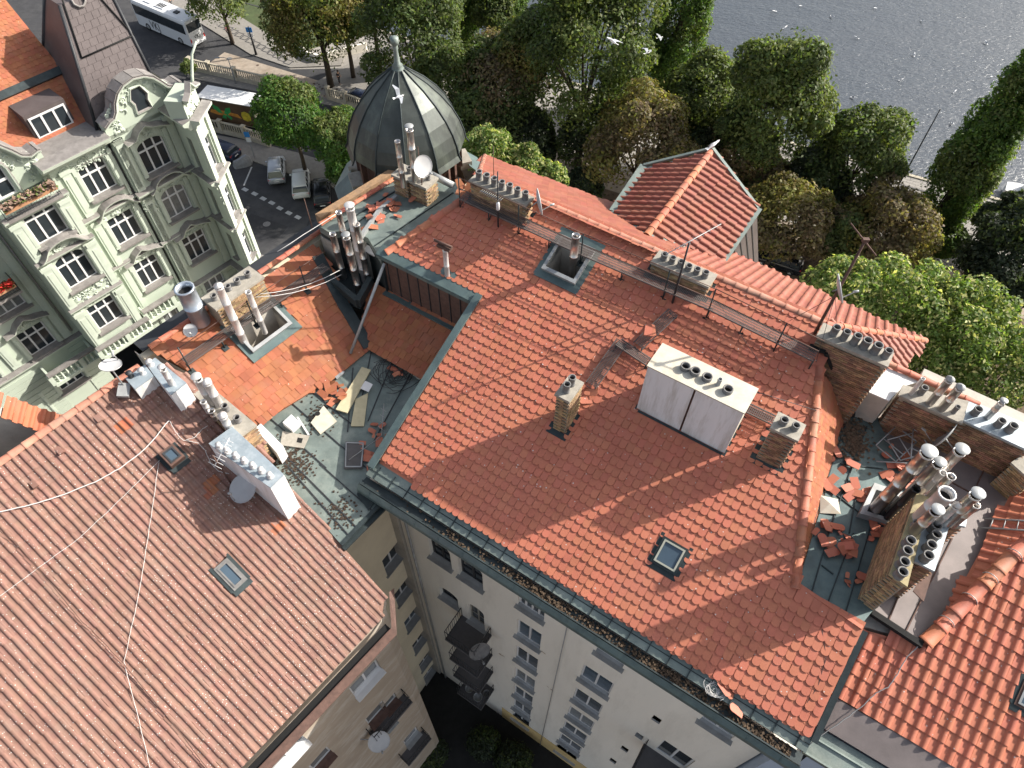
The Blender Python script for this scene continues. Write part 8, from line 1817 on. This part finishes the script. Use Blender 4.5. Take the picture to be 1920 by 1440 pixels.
mb = MB(); a, b = C2.px(*z36(805, 620)) + Z * .5, C2.px(*z36(785, 815)) + Z * .3; mb.tube([a, b], .015, 5); mb.tube([b, C2.px(*z36(560, 960)) + Z * .15], .015, 5)
for k in range(4): mb.tube([a.lerp(b, .2 + k * .2) - U * .12, a.lerp(b, .2 + k * .2) + U * .12], .008, 4)
tag(mb.build('antenna', 'zinc'), 'fallen bent aerial leaning on the sloping parapet', 'antenna')
mb = MB()
for i in range(700):
    x, y = rnd.choice(((545, 862), (560, 880), (600, 780), (530, 845), (640, 960))); p = C2.px(x + rnd.gauss(0, 18), y + rnd.gauss(0, 16)) + C2.n * .008
    if not inside(C2.uv(p), [C2.uv(q) for q in c2]): continue
    q = rnd.uniform(0, 6.28); s_ = rnd.uniform(.015, .045); mb.prism([p + Vector((s_ * math.cos(q + k * 1.57), s_ * math.sin(q + k * 1.57), 0)) for k in range(4)], Z * s_ * .6)
tag(mb.build('rubble', 'leafdebris'), 'fine tan rubble scattered on the low copper roof', 'rubble', kind='stuff')
mb = MB()
for i in range(600):
    p = TPt(1600 + rnd.gauss(0, 14), 825 + rnd.gauss(0, 22)) + Z * .01; q = rnd.uniform(0, 6.28); s_ = rnd.uniform(.02, .06); mb.add([p + Vector((s_ * math.cos(q + k * 1.57), s_ * math.sin(q + k * 1.57), rnd.random() * .05)) for k in range(4)], [(0, 1, 2, 3)])
tag(mb.build('leaf_litter', 'earth'), 'dark dead leaves on the upper end of the copper terrace', 'leaves', kind='stuff')
sf_ = thing('scaffold_frame', 'heap of grey galvanized frames lying on the terrace', 'metal frame', TPt(1700, 842)); 
for (dx, dy, rz, tl) in ((0, 0, .3, .1), (.25, -.2, 1.2, .25), (-.35, .1, .7, .05)):
    mb = MB(); q = Matrix.Translation((dx, dy, .1 + tl)) @ Matrix.Rotation(rz, 4, 'Z') @ Matrix.Rotation(tl, 4, 'X'); cs = [q @ Vector(v) for v in ((-.55, -.35, 0), (.55, -.35, 0), (.55, .35, 0), (-.55, .35, 0))]
    for a, b in zip(cs, cs[1:] + cs[:1]): mb.tube([a, b], .022, 5)
    mb.tube([cs[0].lerp(cs[1], .35), cs[3].lerp(cs[2], .35)], .02, 5); child(mb, 'frame', 'zinc', sf_)
mb = MB(); mb.tube([(-1.1, -.5, .1), (.1, -.6, .16)], .022, 5); child(mb, 'bar', 'zinc', sf_)
c = TPt(1553, 948); bk_ = thing('bucket', 'crushed pale sheet lying at the terrace edge', 'sheet metal', c); mb = MB(); mb.add([(-.3, -.25, .02), (.25, -.3, .08), (.32, .2, .02), (-.2, .28, .10), (0, 0, .14)], [(0, 1, 4), (1, 2, 4), (2, 3, 4), (3, 0, 4)]); child(mb, 'sheet', 'clad_top', bk_)
gw2 = prism_px(right, 'grating', [(1712, 1108), (1732, 1128), (1748, 1076), (1736, 1070)], zL + .5, zL + .47, 'rust_metal', 'rusty grating platform beside the pot stack')
wp = thing('courtyard_furniture', 'grey bench and potted plant on the lower right balcony', 'bench', W.p(du + .9, d2[2], .7)); mb = MB(); mb.box(W.p(du + .7, d2[2] + .35, .2) - wp.location, W.e1 * .45, W.n * 1.1, Z * .06); 
for k in (.25, 1.2): mb.box(W.p(du + .75, d2[2], k) - wp.location, W.e1 * .35, W.n * .05, Z * .35)
child(mb, 'bench_seat', 'zinc', wp)

for i, (k, d, r_, lb) in enumerate(((.12, .35, .20, 'round pale tub nearest the inner corner on the lowest courtyard balcony'), (.30, .75, .22, 'wide round tub at the railing of the lowest courtyard balcony'), (.52, .40, .18, 'small round tub by the wall on the lowest courtyard balcony'), (.70, .85, .24, 'largest round tub at the middle of the lowest balcony railing'), (.88, .45, .19, 'round tub at the outer end of the lowest courtyard balcony'))):
    c = W.p(ba0 + (ba1 - ba0) * k, zb1 - 9.6, d); t = thing('tub', lb, 'tub', c, 0, 'tubs on the lowest balcony'); mb = MB(); mb.lathe((0, 0, 0), [(r_ * .8, 0), (r_, .3), (r_ * 1.05, .3), (r_ * .92, .29), (r_ * .75, .06), (.001, .05)], 12, 0); child(mb, 'rim', 'zinc' if i % 2 else 'pot', t)
